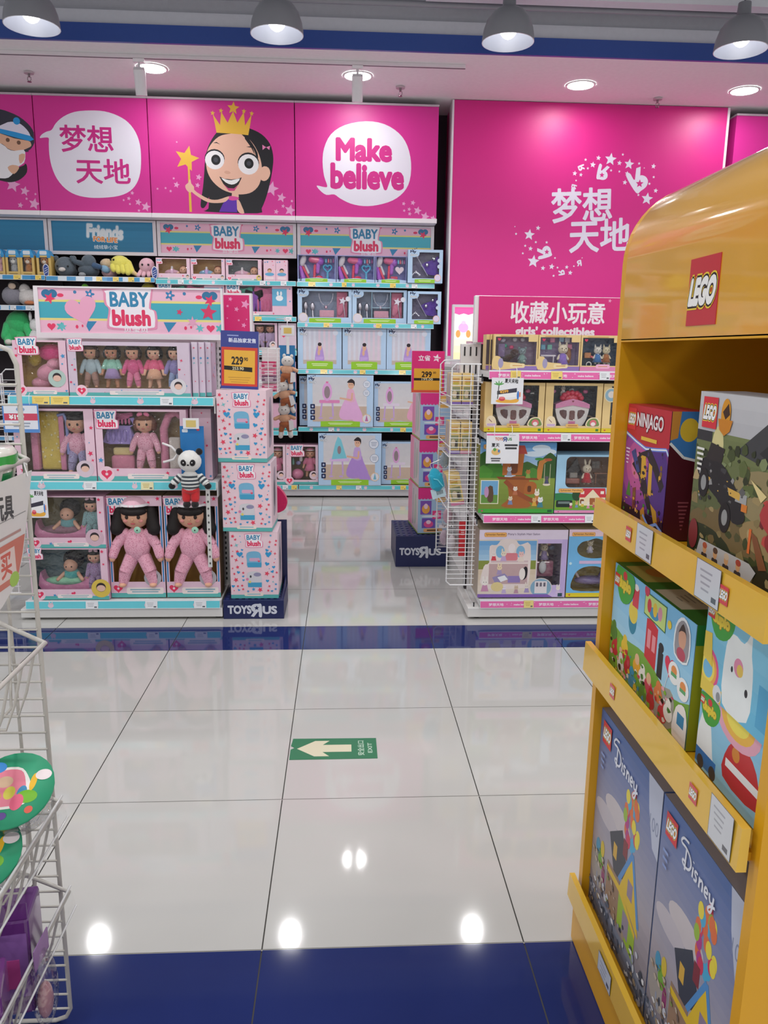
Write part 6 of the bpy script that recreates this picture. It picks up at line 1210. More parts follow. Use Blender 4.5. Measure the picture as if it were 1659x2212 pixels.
def tub_art(p, w, h): p.rect(-w / 2, 0, w / 2, h * .085, '#d3bf2c'); p.ell(-w * .36, h * .77, h * .15, h * .15, '#e0d4b4'); p.ell(-w * .36, h * .77, h * .13, h * .13, '#8fb3c4'); p.ell(-w * .36, h * .78, h * .07, h * .07, '#e0d8d0'); p.heart(-w * .44, h * .045, h * .02, '#b93a4a')
w = .275; h = .236
carton('yellow window box with a round picture badge beside the yellow stand', 1.266, 1.541, SY, .950, h, .12, CRM, '#b8934f', '#cdb27c', [(-w * .36, h * .16, w * .44, h * .95)], '#26303c', None, tub_art, tub, name='figure_set_box', cat='toy box')
def little(p, u, v, s, fur, dr, k=0):
    p.poly([(u - s * .28, v), (u + s * .28, v), (u + s * .15, v + s * .5), (u - s * .15, v + s * .5)], dr); p.ell(u, v + s * .66, s * .24, s * .22, fur)
    for q in (-1, 1): p.ell(u + q * s * .13, v + s * (.95 if k else .84), s * .07, s * (.18 if k else .1), fur)
    p.ell(u - s * .09, v + s * .68, s * .03, s * .03, '#241a18', False, 6); p.ell(u + s * .09, v + s * .68, s * .03, s * .03, '#241a18', True, 6)
def fam_logo(p, u, v, w, h):
    p.rrect(u - w / 2, v - h / 2, u + w / 2, v + h / 2, h * .3, '#c9863f'); p.rrect(u - w * .48, v - h * .42, u + w * .48, v + h * .42, h * .28, '#e0aa62'); p.text('Sylvanian Families', u, v, '#7d4a22', w=w * .86, h=h * .5, bold=.02)
def tree_art(p, w, h):
    p.clip = (-w / 2, 0, w / 2, h)
    p.grad(-w / 2, h * .45, w / 2, h, '#bcd0de', '#4f8fc6', 8)
    for u, v, a, b in ((.30, .92, .12, .05), (.22, .84, .14, .04), (.40, .87, .1, .04)): p.ell(u * w, v * h, a * w, b * h, '#c9d8e4')
    for u, v, a, b, c in ((-.42, .68, .2, .18, '#2f5a24'), (-.3, .58, .16, .14, '#3f7a2c'), (.12, .60, .18, .12, '#3a5f2a'), (.42, .66, .16, .18, '#33562a'), (.2, .56, .1, .08, '#4a8034'), (-.45, .55, .12, .12, '#48862f')): p.poly(blob([(u * w + a * w * math.cos(x) * (1 + .12 * math.sin(5 * x)), v * h + b * h * math.sin(x) * (1 + .12 * math.sin(5 * x))) for x in [2 * PI * i / 16 for i in range(16)]], 2), c)
    p.grad(-w / 2, h * .05, w / 2, h * .5, '#6f7f34', '#7f9440', 6)
    p.poly(blob([(-w * .2, h * .1), (-w * .1, h * .22), (-w * .12, h * .5), (w * .16, h * .5), (w * .1, h * .26), (w * .2, h * .1), (0, h * .07)], 3), '#9a5a2e'); p.poly([(-w * .28, h * .52), (w * .30, h * .50), (w * .28, h * .47), (-w * .24, h * .48)], '#7d4526')
    p.poly([(-w * .2, h * .54), (w * .06, h * .54), (w * .08, h * .84), (-w * .2, h * .84)], '#a8622f'); p.poly([(-w * .25, h * .84), (w * .12, h * .84), (w * .08, h * .96), (-w * .2, h * .96)], '#a8433a'); p.rrect(-w * .1, h * .56, w * .0, h * .74, w * .04, '#6b3a20')
    p.line([(-w * .16, h * .46), (w * .02, h * .28), (w * .16, h * .2), (w * .3, h * .14)], w * .06, '#8d4a2c'); p.poly(blob([(w * .1, h * .28), (w * .12, h * .42), (w * .2, h * .45), (w * .26, h * .4), (w * .24, h * .28)], 3), '#a5602f'); p.rrect(w * .14, h * .3, w * .19, h * .39, w * .02, '#5f341d')
    p.poly(blob([(w * .26, h * .5), (w * .28, h * .74), (w * .42, h * .78), (w * .42, h * .75), (w * .34, h * .7), (w * .32, h * .5)], 2), '#b9783c'); p.ell(w * .28, h * .77, w * .06, h * .02, '#3f8a44'); p.ell(w * .40, h * .76, w * .05, h * .02, '#b0563c')
    for s in (.355, .43): p.line([(w * s, h * .7), (w * s, h * .43)], w * .006, '#cfc6a8')
    p.ell(w * .39, h * .41, w * .05, h * .02, '#d2c6b4')
    for u, v, s, f, dr, k in ((-.11, .53, .13, '#b9bcc6', '#8a90a4', 0), (.14, .5, .12, '#a9713c', '#7d9a4a', 0), (.39, .42, .11, '#5a5460', '#4a4a6a', 0), (-.02, .26, .12, '#d9d0c4', '#b06a4a', 0), (-.08, .12, .12, '#d2c4a8', '#6f7fa8', 0), (.27, .18, .14, '#e0d6c8', '#b5763c', 1), (.32, .08, .15, '#d9d8d8', '#3f7a86', 0), (.24, .1, .12, '#c9a06a', '#c99a3c', 0)): little(p, u * w, v * h, s * w, f, dr, k)
    p.rect(-w * .48, h * .13, -w * .24, h * .47, '#e3ddc8'); p.rect(-w * .47, h * .14, -w * .25, h * .46, '#6aa0c8'); p.rect(-w * .47, h * .14, -w * .25, h * .26, '#5f8a3f'); p.poly(blob([(-w * .38, h * .17), (-w * .39, h * .36), (-w * .32, h * .38), (-w * .31, h * .17)], 2), '#5a4436'); p.ell(-w * .40, h * .3, w * .03, h * .08, '#b58ab0')
    fam_logo(p, -w * .30, h * .94, w * .32, h * .065); p.rect(-w / 2, 0, w / 2, h * .058, '#3f9a3c'); p.rect(w * .42, h * .012, w * .48, h * .045, '#1f5a34'); p.heart(-w * .45, h * .03, h * .015, '#b93a6a')
carton('large green box picturing a tree house and slide, beside the wire rack', .672, 1.050, SY, .546, .352, .16, '#7f9c4a', '#8a8a4c', '#7fb0d8', art=tree_art, name='tree_house_box', cat='toy box')
def cottage_art(p, w, h):
    p.clip = (-w / 2, 0, w / 2, h * .435)
    p.poly(blob([(-w * .5, h * .22), (-w * .5, h * .34), (-w * .2, h * .33), (0, h * .3), (w * .3, h * .33), (w * .5, h * .36), (w * .5, h * .2)], 3), '#2f7a4a'); p.rect(-w / 2, h * .05, w / 2, h * .22, '#6f9a30')
    for u, r in ((-.18, .07), (.36, .08)): p.ell(u * w, h * .31, r * w, h * .1, '#24482c'); p.rect(u * w - w * .008, h * .16, u * w + w * .008, h * .24, '#4a3424')
    p.rect(-w * .14, h * .13, w * .24, h * .28, '#dfcfae'); p.poly([(-w * .15, h * .27), (w * .25, h * .27), (w * .23, h * .43), (-w * .12, h * .43)], '#c23a44'); p.poly([(-w * .06, h * .27), (w * .16, h * .27), (w * .05, h * .41)], '#e0d2b4'); p.rect(w * .01, h * .14, w * .09, h * .26, '#9a5a34')
    for u in (-.1, .19): p.rrect(u * w - w * .03, h * .16, u * w + w * .03, h * .24, w * .02, '#7a4a2c'); p.rect(u * w - w * .025, h * .33, u * w + w * .025, h * .38, '#e6ded0')
    p.rrect(-w * .48, h * .1, -w * .24, h * .22, w * .02, '#1d2a26'); p.rect(-w * .45, h * .16, -w * .28, h * .2, '#6a7a78')
    for i in range(9): little(p, (-.26 + i * .085) * w, h * (.08 + .015 * (i % 3)), w * .09, ('#e0d6c8', '#c9a06a', '#dcd8d0')[i % 3], ('#b0566a', '#6f8fae', '#c9b04a', '#cf8aa4')[i % 4], i % 2)
    p.clip = None; fam_logo(p, -w * .27, h * .39, w * .36, h * .07); p.ell(w * .40, h * .34, w * .08, h * .06, '#d27aa8'); p.rect(-w / 2, 0, w / 2, h * .045, '#d58ab0'); p.heart(-w * .44, h * .022, h * .012, '#a93a5a')
def cottage_in(t, w, h, d):
    critter(t, w * .0, -.02, h * .47, h * .40, '#ddd2bc', '#c2323c', 'long')
    m = MB(); m.box(-w * .3, -w * .08, -.01, .03, h * .46, h * .56, '#a56a5c', 'gloss', .006); m.box(-w * .24, -w * .12, -.01, .02, h * .56, h * .66, '#8f8a84', 'gloss', .006); m.build('stove', t)
    m = MB(); m.box(w * .12, w * .34, -.012, .012, h * .64, h * .66, '#7d5238', 'gloss')
    for u in (.14, .31): m.box(w * u, w * u + .006, -.01, -.004, h * .46, h * .64, '#7d5238', 'gloss')
    m.build('table', t); m = MB(); m.box(w * .12, w * .23, .03, .036, h * .72, h * .84, '#6b6258', 'gloss'); m.box(w * .172, w * .178, .028, .03, h * .72, h * .84, '#3a322c', 'gloss'); m.box(w * .12, w * .23, .028, .03, h * .775, h * .785, '#3a322c', 'gloss'); m.build('toy_window', t)
    m = MB(); m.prism([(-w * .3, h * .6), (-w * .02, h * .6), (-w * .12, h * .9)], (0, .02, 0), (1, 0, 0), (0, 0, 1), .02, '#2c2624', 'gloss'); m.build('fireplace', t)
w = .345; h = .292
carton('pale blue window box with a rabbit figure and a red roofed cottage picture', 1.055, 1.400, SY, .546, h, .16, '#9cc6e0', '#8fb4cc', '#9cc4de', [rr_pts(-w * .36, h * .44, w * .40, h * .97, w * .07)[::1]], '#6b564a', None, cottage_art, cottage_in, name='cottage_box', cat='toy box')
def pony_art(p, w, h):
    p.clip = (-w / 2, 0, w / 2, h); L = w * .16
    p.rect(-w / 2, h * .86, w / 2, h, '#d5c9da', False); p.rect(-w / 2, 0, L - w * .0, h * .86, '#cfc4b8', False); p.rect(w * .44, 0, w / 2, h * .86, '#b9a6d2', False); p.rect(L, 0, w * .44, h * .18, '#c0aed6', False); p.rect(L, h * .80, w * .44, h * .86, '#c0aed6', False); p.up()
    p.grad(-w * .5, h * .5, L - w * .01, h * .84, '#a9c8da', '#5f9acb', 5); p.rect(-w * .5, h * .42, L - w * .01, h * .55, '#7f8a3f'); p.grad(-w * .5, h * .1, L - w * .01, h * .42, '#d6cbbd', '#c9b79c', 4)
    p.poly(blob([(-w * .44, h * .14), (-w * .44, h * .46), (-w * .38, h * .52), (-w * .38, h * .76), (-w * .3, h * .78), (-w * .24, h * .86), (-w * .1, h * .86), (-w * .04, h * .78), (w * .08, h * .78), (w * .08, h * .2), (w * .02, h * .14)], 3), '#dccfca'); p.rect(-w * .36, h * .52, w * .06, h * .55, '#c9b2b4'); p.rect(-w * .38, h * .2, w * .06, h * .5, '#b89c9c')
    for u in (-.26, -.03): p.ell(u * w, h * .68, w * .05, h * .09, '#7fb0d0')
    p.rrect(-w * .2, h * .55, -w * .06, h * .66, w * .02, '#cf7a84'); p.ell(-w * .13, h * .73, w * .04, h * .07, '#e6dcdc')
    p.rect(-w * .16, h * .22, -w * .02, h * .32, '#8a78b0'); p.poly([(-w * .34, h * .3), (-w * .2, h * .36), (-w * .14, h * .28), (-w * .3, h * .2)], '#8f86ae'); p.poly([(-w * .28, h * .3), (-w * .2, h * .33), (-w * .16, h * .27), (-w * .24, h * .23)], '#e0e2e6')
    for u, v, s, f, dr, k in ((-.33, .55, .11, '#e0d6d0', '#c9404c', 1), (-.22, .54, .13, '#ddd0bc', '#b9a0c4', 1), (-.02, .53, .13, '#e0b9b4', '#d9cbc0', 0), (-.26, .34, .12, '#ddc9a8', '#a090b4', 1), (-.42, .09, .16, '#e3ddd6', '#c08aa8', 1), (-.2, .06, .1, '#dcd4dc', '#b5a4c8', 0), (-.06, .06, .1, '#c9b49c', '#b08a9a', 0), (.06, .07, .11, '#d9cfc4', '#9c8cb8', 1), (.42, .05, .1, '#e3dcd0', '#c9b8d4', 1)): little(p, u * w, v * h, s * w, f, dr, k)
    p.ell(-w * .28, h * .16, w * .07, h * .07, '#d6c48c'); p.poly(blob([(w * .0, h * .26), (-w * .02, h * .36), (w * .03, h * .46), (w * .06, h * .42), (w * .05, h * .3)], 3), '#1d1820'); p.ell(w * .0, h * .35, w * .035, h * .09, '#e0d9d2')
    p.ell(w * .22, h * .14, w * .13, h * .15, '#cfc6c0'); p.ell(w * .22, h * .14, w * .12, h * .138, '#7fa3b8'); p.rect(w * .15, h * .06, w * .29, h * .24, '#d9d2d4')
    for k in range(3): p.rect(w * (.165 + .042 * k), h * .16, w * (.19 + .042 * k), h * .22, '#6a6470', False)
    p.up(); p.poly([(-w * .5, 0), (w * .36, 0), (w * .3, h * .045), (-w * .5, h * .05)], '#7a5aa6'); p.rect(w * .42, h * .01, w * .47, h * .06, '#2f4a54'); fam_logo(p, -w * .32, h * .93, w * .25, h * .065); p.text("Pony's Stylish Hair Salon", w * .0, h * .935, '#5a4a6a', h=h * .04, w=w * .36)
def pony_in(t, w, h, d):
    critter(t, w * .29, -.03, h * .48, h * .30, '#ddd0b4', '#9c8cb4', 'pointed')
    m = MB(); m.box(w * .19, w * .42, -.02, .03, h * .22, h * .46, '#b5788c', 'gloss', .008); m.build('toy_chair', t); m = MB(); m.ell((w * .28, -.035, h * .38), (w * .045, .006, h * .095), '#dfe2e4', 'gloss'); m.build('toy_mirror', t)
    for u, v, c in ((.25, .74, '#a9808c'), (.35, .72, '#c98a7a'), (.39, .66, '#6a7a9a')): m = MB(); m.ell((u * w, -.01, v * h), (.016, .01, .012), c, 'gloss', None, 8, 6); m.build('accessory', t)
w = .466; h = .353
carton('lilac hair salon play set box on the bottom shelf beside the wire rack', .684, 1.134, SY, .106, h, .24, '#c9bcd2', '#a99c8c', '#b3a68c', [(w * .16, h * .18, w * .42, h * .80)], '#7d7484', None, pony_art, pony_in, name='hair_salon_box', cat='toy box')
def mer_art(p, w, h):
    p.clip = (-w / 2, 0, w / 2, h)
    p.grad(-w * .5, h * .9, w * .5, h, '#dcc3cc', '#d9bcc9', 2)
    for u, v, r in ((.24, .72, .05), (.32, .5, .03), (.22, .3, .025), (.4, .84, .04), (-.46, .5, .02)): p.ell(u * w, v * h, r * w, r * w, '#bcdcea')
    p.ell(w * .3, h * .78, w * .09, h * .1, '#d7b4cc'); p.ell(w * .3, h * .78, w * .07, h * .07, '#e3d3dc'); p.rect(-w * .34, h * .495, w * .10, h * .54, '#c9b0d0'); p.rect(-w / 2, 0, w / 2, h * .06, '#d3bf2c'); p.heart(-w * .45, h * .03, h * .015, '#b93a4a'); fam_logo(p, -w * .30, h * .93, w * .32, h * .06); p.text('Baby Mermaid Castle', w * .16, h * .93, '#5a4a6a', h=h * .04, w=w * .36)
def mer_in(t, w, h, d):
    critter(t, -w * .14, -.03, h * .6, h * .22, '#ddd0b4', '#c9c4d4', 'round'); m = MB(); m.ell((-w * .08, .0, h * .17), (w * .24, .03, h * .07), '#8f7fae', 'gloss'); m.limb((w * .05, 0, h * .2), (w * .13, -.0, h * .32), .014, .02, '#8f7fae', 'gloss'); m.build('whale_boat', t); m = MB(); m.limb((-w * .34, 0, h * .36), (-w * .22, 0, h * .16), .008, .008, '#d9c3c4', 'gloss', 8); m.ell((-w * .32, .01, h * .34), (.03, .014, .008), '#d9b9c4', 'gloss'); m.build('slide', t)
w = .37; h = .355
carton('pale blue shell window box on the bottom shelf beside the yellow stand', 1.140, 1.510, SY, .106, h, .2, '#6fb0dc', '#a99c8c', '#c9b48c', [blob([(-w * .40, h * .10), (w * .14, h * .10), (w * .18, h * .22), (w * .06, h * .30), (w * .0, h * .42), (-w * .14, h * .46), (-w * .30, h * .43), (-w * .40, h * .32)], 4), blob([(-w * .22, h * .58), (-w * .04, h * .58), (w * .10, h * .64), (w * .14, h * .74), (w * .06, h * .82), (-w * .02, h * .84), (-w * .12, h * .87), (-w * .22, h * .84), (-w * .32, h * .81), (-w * .38, h * .72), (-w * .34, h * .63)], 4)], '#8a7d4c', None, mer_art, mer_in, name='shell_house_box', cat='toy box')
hang_card('white card with a palm beach drawing and 299 price on the pink rail', .779, 1.088, .152, .124, 3.672, beach('299'))
def tag_store(p, w, h):
    p.rect(-w / 2, 0, w / 2, h, '#dcdde2'); tru_logo(p, w * .02, h * .88, w * .52, cols=('#c46a3c', '#3a4a8c', '#4a8a5a'), cstar='#dcdde2'); p.text('夏天', -w * .22, h * .66, '#1d1d22', h=h * .13, w=w * .24, bold=.03); p.ell(-w * .2, h * .42, w * .14, h * .12, '#d9b06a'); p.ell(-w * .24, h * .5, w * .05, h * .06, '#5a9a4a'); p.rect(-w * .14, h * .4, -w * .08, h * .5, '#4a74b0'); p.bars(w * .26, h * .66, w * .4, h * .07, '#2a2a2e', 2, h * .11); p.bars(-w * .2, h * .18, w * .3, h * .05, '#55555a', 2, h * .08)
hang_card('white store card with a small beach picture on the second pink rail', .768, .803, .158, .135, 3.672, tag_store)

# ------------------------------------------------------------------ wire rack hung on the side of the right gondola
def wire_rack(label, x, loc_y=3.75, dep=.45, z0=.168, z1=1.272, trays=(1.065, .82, .553), wid=.128, n=45):
    t = thing('wire_rack', label, 'wire rack', (x, loc_y, 0)); c = '#dadadb'
    for y, zz, yy in ((0, z0, z1), (dep, z0 + .05, z1 + .012)):
        m = MB(); r = .02; a, b = -wid / 2, wid / 2
        m.tube([(a + r, y, zz), (a, y, zz + r), (a, y, yy - r), (a + r, y, yy), (b, y, yy), (b + .012, y, yy)], .0036, c, 'paint', 8); m.tube([(a + r, y, zz), (b + .01, y, zz)], .0036, c, 'paint', 8); m.tube([(b, y, zz), (b, y, yy)], .0032, c, 'paint', 8); f = m.build('frame', t)
        m = MB(); m.tube([(b - .035, y, zz), (b - .035, y, yy)], .0024, c, 'paint', 6)
        for i in range(n): z = zz + .035 + i * (yy - zz - .09) / (n - 1); m.tube([(a - .004, y - .003, z), (b + .012, y - .003, z)], .0019, c, 'paint', 5)
        m.build('wire_grid', f)
    for z in trays:
        m = MB(); m.tube([(-wid / 2, 0, z), (-wid / 2, dep, z)], .003, c, 'paint', 6); m.tube([(wid / 2, 0, z), (wid / 2, dep, z)], .003, c, 'paint', 6); m.tube([(-wid / 2, 0, z + .05), (-wid / 2, dep, z + .05)], .0025, c, 'paint', 6)
        for k in range(9): m.tube([(-wid / 2, .02 + k * dep / 9, z), (wid / 2, .02 + k * dep / 9, z)], .0018, c, 'paint', 5)
        m.build('tray', t)
    return t
wire_rack('tall white wire rack of small cream boxes hung on the right gondola', .588)
def small_fam(band):
    def art(p, w, h):
        p.rect(-w / 2, 0, w / 2, h * .1, band); p.rect(-w * .38, h * .16, w * .38, h * .58, '#8a8d6a'); p.ell(-w * .1, h * .34, w * .2, h * .12, '#c9b89c'); p.ell(w * .18, h * .3, w * .12, h * .12, '#4a4440'); p.bars(0, h * .82, w * .6, h * .04, '#c08a4a', 2, h * .08); p.ell(w * .0, h * .68, w * .28, h * .05, '#b9a84c')
    return art
for i, (x0, x1, y, z, h, lab, band) in enumerate(((.533, .588, 3.86, 1.070, .155, 'small cream box in the wire rack, upper tray, left of the pair', '#7a62a8'), (.592, .648, 3.86, 1.070, .155, 'small cream box in the wire rack, upper tray, right of the pair', '#7a62a8'), (.533, .588, 3.86, .825, .160, 'small cream box in the wire rack, middle tray, left of the pair', '#7a62a8'), (.592, .648, 3.86, .825, .160, 'small cream box in the wire rack, middle tray, right of the pair', '#c97a9c'), (.556, .625, 3.87, .558, .165, 'small cream box leaning in the lower tray of the wire rack', '#c97a9c'))):
    o = carton(lab, x0, x1, y, z, h, .035, '#d8bd80', '#9d94a6', '#d8bd80', art=small_fam(band), name='figure_box', cat='toy box', group='small cream boxes in the wire rack')
    if i == 4: o.rotation_euler[1] = -.2
    for k in range(2):
        yk = y + .05 + .06 * k
        o2 = carton(lab.replace('small cream box', ('second', 'third')[k] + ' small cream box back'), x0, x1, yk, z, h, .035, '#d8bd80', '#9d94a6', '#d8bd80', art=small_fam(band), name='figure_box', cat='toy box', group='small cream boxes in the wire rack')
        if i == 4: o2.rotation_euler[1] = -.2
def packet(label, loc, w, h, d, c, name='toy_packet', mat='bag', inner=None, rz=0, hook=None, g=None, lean=0.0):
    t = thing(name, label, 'packet', loc, rz, g); t.rotation_euler[1] = lean
    m = MB(); m.ell((0, 0, h * .42), (w * .42, d * .4, h * .36), inner or c, 'gloss', None, 12, 8); m.build('contents', t)
    m = MB(); pts = [(-w / 2, 0), (w / 2, 0), (w * .46, h * .5), (w / 2, h * .86), (-w / 2, h * .86), (-w * .46, h * .5)]
    m.prism(pts, (0, -d / 2, 0), (1, 0, 0), (0, 0, 1), d, '#ffffff', mat); m.build('clear_bag', t)
    m = MB(); m.box(-w / 2, w / 2, -.0015, .0015, h * .86, h, c, 'paper'); p = Pr(m, (0, -.0015, 0)); p.ell(0, h * .95, w * .07, h * .018, '#3a3a3c'); p.bars(0, h * .89, w * .6, h * .02, '#e6e0e0', 1); m.build('header_card', t)
    if hook: m = MB(); m.tube([(0, hook, h * .955), (0, -.03, h * .955), (0, -.035, h * .975)], .002, '#cfcfcf', 'metal', 5); m.build('hook', t)
    return t
t = thing('pencil_pouch', 'bright teal padded pouch hanging left of the wire rack', 'pouch', (.495, 3.86, .60), .2); t.rotation_euler[1] = -.25
m = MB(); m.ell((0, 0, .095), (.036, .028, .062), '#2b9cb8', 'fabric'); m.box(-.034, .034, -.024, .024, .05, .13, '#2b9cb8', 'fabric', .012); m.build('pouch', t); m = MB(); m.tube([(-.02, -.028, .11), (.0, -.03, .1), (.02, -.028, .06)], .004, '#5fc0d4', 'gloss', 6); m.build('zip', t)
m = MB(); m.box(-.04, .036, -.002, .002, .0, .05, '#b9d0da', 'paper'); p = Pr(m, (0, -.002, 0))
for k in range(6): p.rect(-.012 + k * .006, .016, -.009 + k * .006, .036, '#2a2a2c', False)
m.build('label_card', t); m = MB(); m.tube([(-.01, 0, .155), (-.01, .01, .18), (.05, .02, .185)], .002, '#cfcfcf', 'metal', 5); m.build('hook', t)
t = thing('toy_packet', 'clear packet with a bright red card hanging low in the wire rack', 'packet', (.605, 3.90, .28)); m = MB(); m.box(.0, .036, -.01, .01, .0, .185, '#c42b33', 'paper', .002); p = Pr(m, (.018, -.01, 0)); p.bars(0, .14, .02, .006, '#e0b0b0', 3); m.build('card', t); m = MB(); m.ell((-.035, .0, .09), (.035, .03, .085), '#ffffff', 'bag'); m.build('clear_bag', t); m = MB(); m.ell((-.035, .0, .07), (.022, .02, .045), '#b9b0b6', 'gloss'); m.build('contents', t)
for k, (x, z, c, lab) in enumerate(((.545, .30, '#b9a3b4', 'pale clear packet hanging at the bottom left of the wire rack'), (.56, .42, '#c9a0b4', 'pinkish clear packet hanging under the leaning cream box'), (.535, .72, '#8fa0ae', 'grey clear packet hanging under the middle tray of the wire rack'))):
    packet(lab, (x, 4.02, z), .06, .12, .03, '#d0c6cc', inner=c, hook=.1)
# low run behind the right gondola, with a lit picture box and clear packets on top
t = thing('gondola_run', 'white gondola run behind the animal family display', 'shelving', (0, 0, 0))
m = MB(); m.box(.72, .75, 4.10, 5.5, .06, 1.30, '#cfcdce', 'paint'); m.build('back_panel', t); m = MB(); m.box(.668, 1.56, 4.10, 5.5, 0, .10, '#c9c8c6', 'paint'); m.build('base', t); m = MB(); m.box(.668, 1.5, 4.12, 5.5, 1.235, 1.255, '#d5d3d4', 'paint'); m.build('top_shelf', t)
for z in (.4, .7, .98): m = MB(); m.box(.672, .72, 4.12, 5.5, z - .02, z, '#cfcfd0', 'paint'); m.build('shelf', t)
t = thing('picture_light_box', 'small lit picture box with a white frame behind the pink header sign', 'light box', (.70, 4.60, 1.257))
m = MB()
for a, b, c, d in ((-.066, .066, 0, .03), (-.066, .066, .325, .34), (-.066, -.054, .03, .325), (.054, .066, .03, .325)): m.box(a, b, -.012, .03, c, d, '#d9d2da', 'paint')
m.build('frame', t); m = MB(); m.box(-.054, .054, -.004, .02, .03, .325, '#e8e0c8', 'lightbox'); p = Pr(m, (0, -.004, 0), mat='lightbox'); p.grad(-.054, .03, .054, .26, '#e9d08a', '#ecdcd2', 6); p.poly([(-.054, .325), (.054, .325), (.054, .29), (.027, .282), (0, .29), (-.027, .282), (-.054, .29)], '#d24a86'); p.ell(0, .21, .03, .028, '#b98fd0'); p.ell(-.03, .175, .014, .022, '#d0834a'); p.ell(.03, .175, .014, .022, '#d0834a'); p.ell(.0, .24, .014, .01, '#d9a0c4'); m.build('lit_face', t)
for k, (x, y, c, w, h) in enumerate(((.70, 4.25, '#d9b4c2', .07, .13), (.765, 4.3, '#c9405f', .06, .14), (.70, 4.42, '#cf9fb4', .07, .11), (.745, 4.45, '#d0c0c8', .06, .12))):
    packet(('pale pink clear packet on the run top beside the slotted plate', 'red trimmed clear packet on the run top behind the cream boxes', 'pinkish clear packet on the run top in front of the lit picture box', 'whitish clear packet on the run top behind the slotted plate')[k], (x, y, 1.257), w, h, .05, c, inner=('#d3a3b6', '#d8c2c8', '#c9a9b8', '#d9d0d4')[k])

# ------------------------------------------------------------------ stack of pink and blue cartons
plinth('dark blue plinth with white lettering under the pink and blue cartons', (.492, 4.68, 0), .322, .47, .198, 0, False)
def cafe_art(p, w, h):
    p.rect(-w / 2, 0, w / 2, h, '#9db9d3'); p.rect(-w / 2, h * .78, w / 2, h, '#d2307f')
    for k in range(9): p.ell(-w / 2 + w * (k + .5) / 9, h * .78, w / 18, h * .03, '#d2307f', False, 10)
    p.up(); p.poly(blob([(w * .12, h * .70), (w * .12, h * .84), (w * .2, h * .95), (w * .36, h * .95), (w * .44, h * .84), (w * .44, h * .70)], 3), '#d0a052'); p.rect(w * .13, h * .78, w * .43, h * .82, '#8a5a34'); p.ell(w * .28, h * .86, w * .1, h * .04, '#e0b870')
    for u0, v0, u1, v1, a, b in ((-.42, .42, -.04, .72, '#7a4fa8', '#e0a04a'), (-.36, .12, .10, .34, '#6a4fa8', '#d94f8c'), (.0, .32, .3, .5, '#d9407c', '#e88ab0')): p.rect(u0 * w, v0 * h, u1 * w, v1 * h, a); p.ell((u0 + u1) / 2 * w, (v0 * .6 + v1 * .4) * h, (u1 - u0) * w * .36, (v1 - v0) * h * .34, b); p.ell((u0 + u1) / 2 * w, (v0 * .4 + v1 * .6) * h, (u1 - u0) * w * .18, (v1 - v0) * h * .2, '#e6c6d4')
    p.ell(-w * .08, h * .38, w * .3, h * .02, '#d6dce2'); p.rrect(-w * .3, h * .03, w * .36, h * .11, h * .03, '#dca66a'); p.text('TOY CAFE', 0, h * .07, '#5a3a24', h=h * .045, w=w * .36, bold=.04) if False else p.bars(w * .02, h * .07, w * .4, h * .03, '#5a3a24', 1); p.rect(-w / 2, 0, w / 2, h * .015, '#8aa04a')
def cafe_side(p, w, h):
    p.rect(-w / 2, 0, w / 2, h, '#d7b9c4'); p.rect(-w / 2, h * .05, -w * .1, h, '#d98aa8'); p.grad(-w * .1, h * .03, w / 2, h, '#cdbdc2', '#bfb4ba', 4); p.poly([(-w * .02, h * .1), (w * .02, h * .1), (w * .04, h * .9), (w * .02, h * .9)], '#3a3336'); p.poly(blob([(w * .14, h * .15), (w * .16, h * .7), (w * .3, h * .8), (w * .36, h * .3)], 3), '#a9b0a4'); p.rect(-w / 2, 0, w / 2, h * .04, '#8aa04a')
for i, (z, h, lab, x) in enumerate(((.203, .292, 'pink and blue carton at the bottom of the stack, on the dark blue plinth', .455), (.498, .292, 'pink and blue carton in the middle of the stack', .46), (.793, .288, 'pink and blue carton at the top of the stack, under the pink price sign', .465))):
    carton(lab, x, x + .185, 4.735, z, h, .36, '#9db9d3', '#d7b9c4', '#d2307f', art=cafe_art, sideart=cafe_side, name='toy_carton', cat='toy box', group='stacked pink and blue cartons', rz=.085 - .02 * i)
def art299(p, w, h):
    p.rect(-w / 2, 0, w / 2, h, '#d12a74'); p.rect(-w / 2, 0, w / 2, h * .1, '#d0503a'); p.text('立省', -w * .12, h * .83, '#ecdbe4', h=h * .13, w=w * .36, bold=.03); p.star(w * .26, h * .83, w * .13, '#ecdbe4', .2); p.text('Save', w * .26, h * .83, '#c92a70', h=h * .05, w=w * .16, bold=.02, rot=.1)
    p.rect(-w * .43, h * .06, w * .44, h * .58, '#dca236'); p.text('299', -w * .04, h * .44, '#1d1812', h=h * .13, w=w * .3, bold=.035); p.text('00', w * .2, h * .48, '#1d1812', h=h * .05, w=w * .09, bold=.02); p.rect(-w * .43, h * .29, w * .4, h * .35, '#17140f'); p.text('199.00', -w * .02, h * .32, '#d9cfa8', h=h * .055, w=w * .34, bold=.02)
price_stand('pink price sign with a yellow 299 label on top of the carton stack', (.515, 4.74, 1.084), .198, .248, art299)

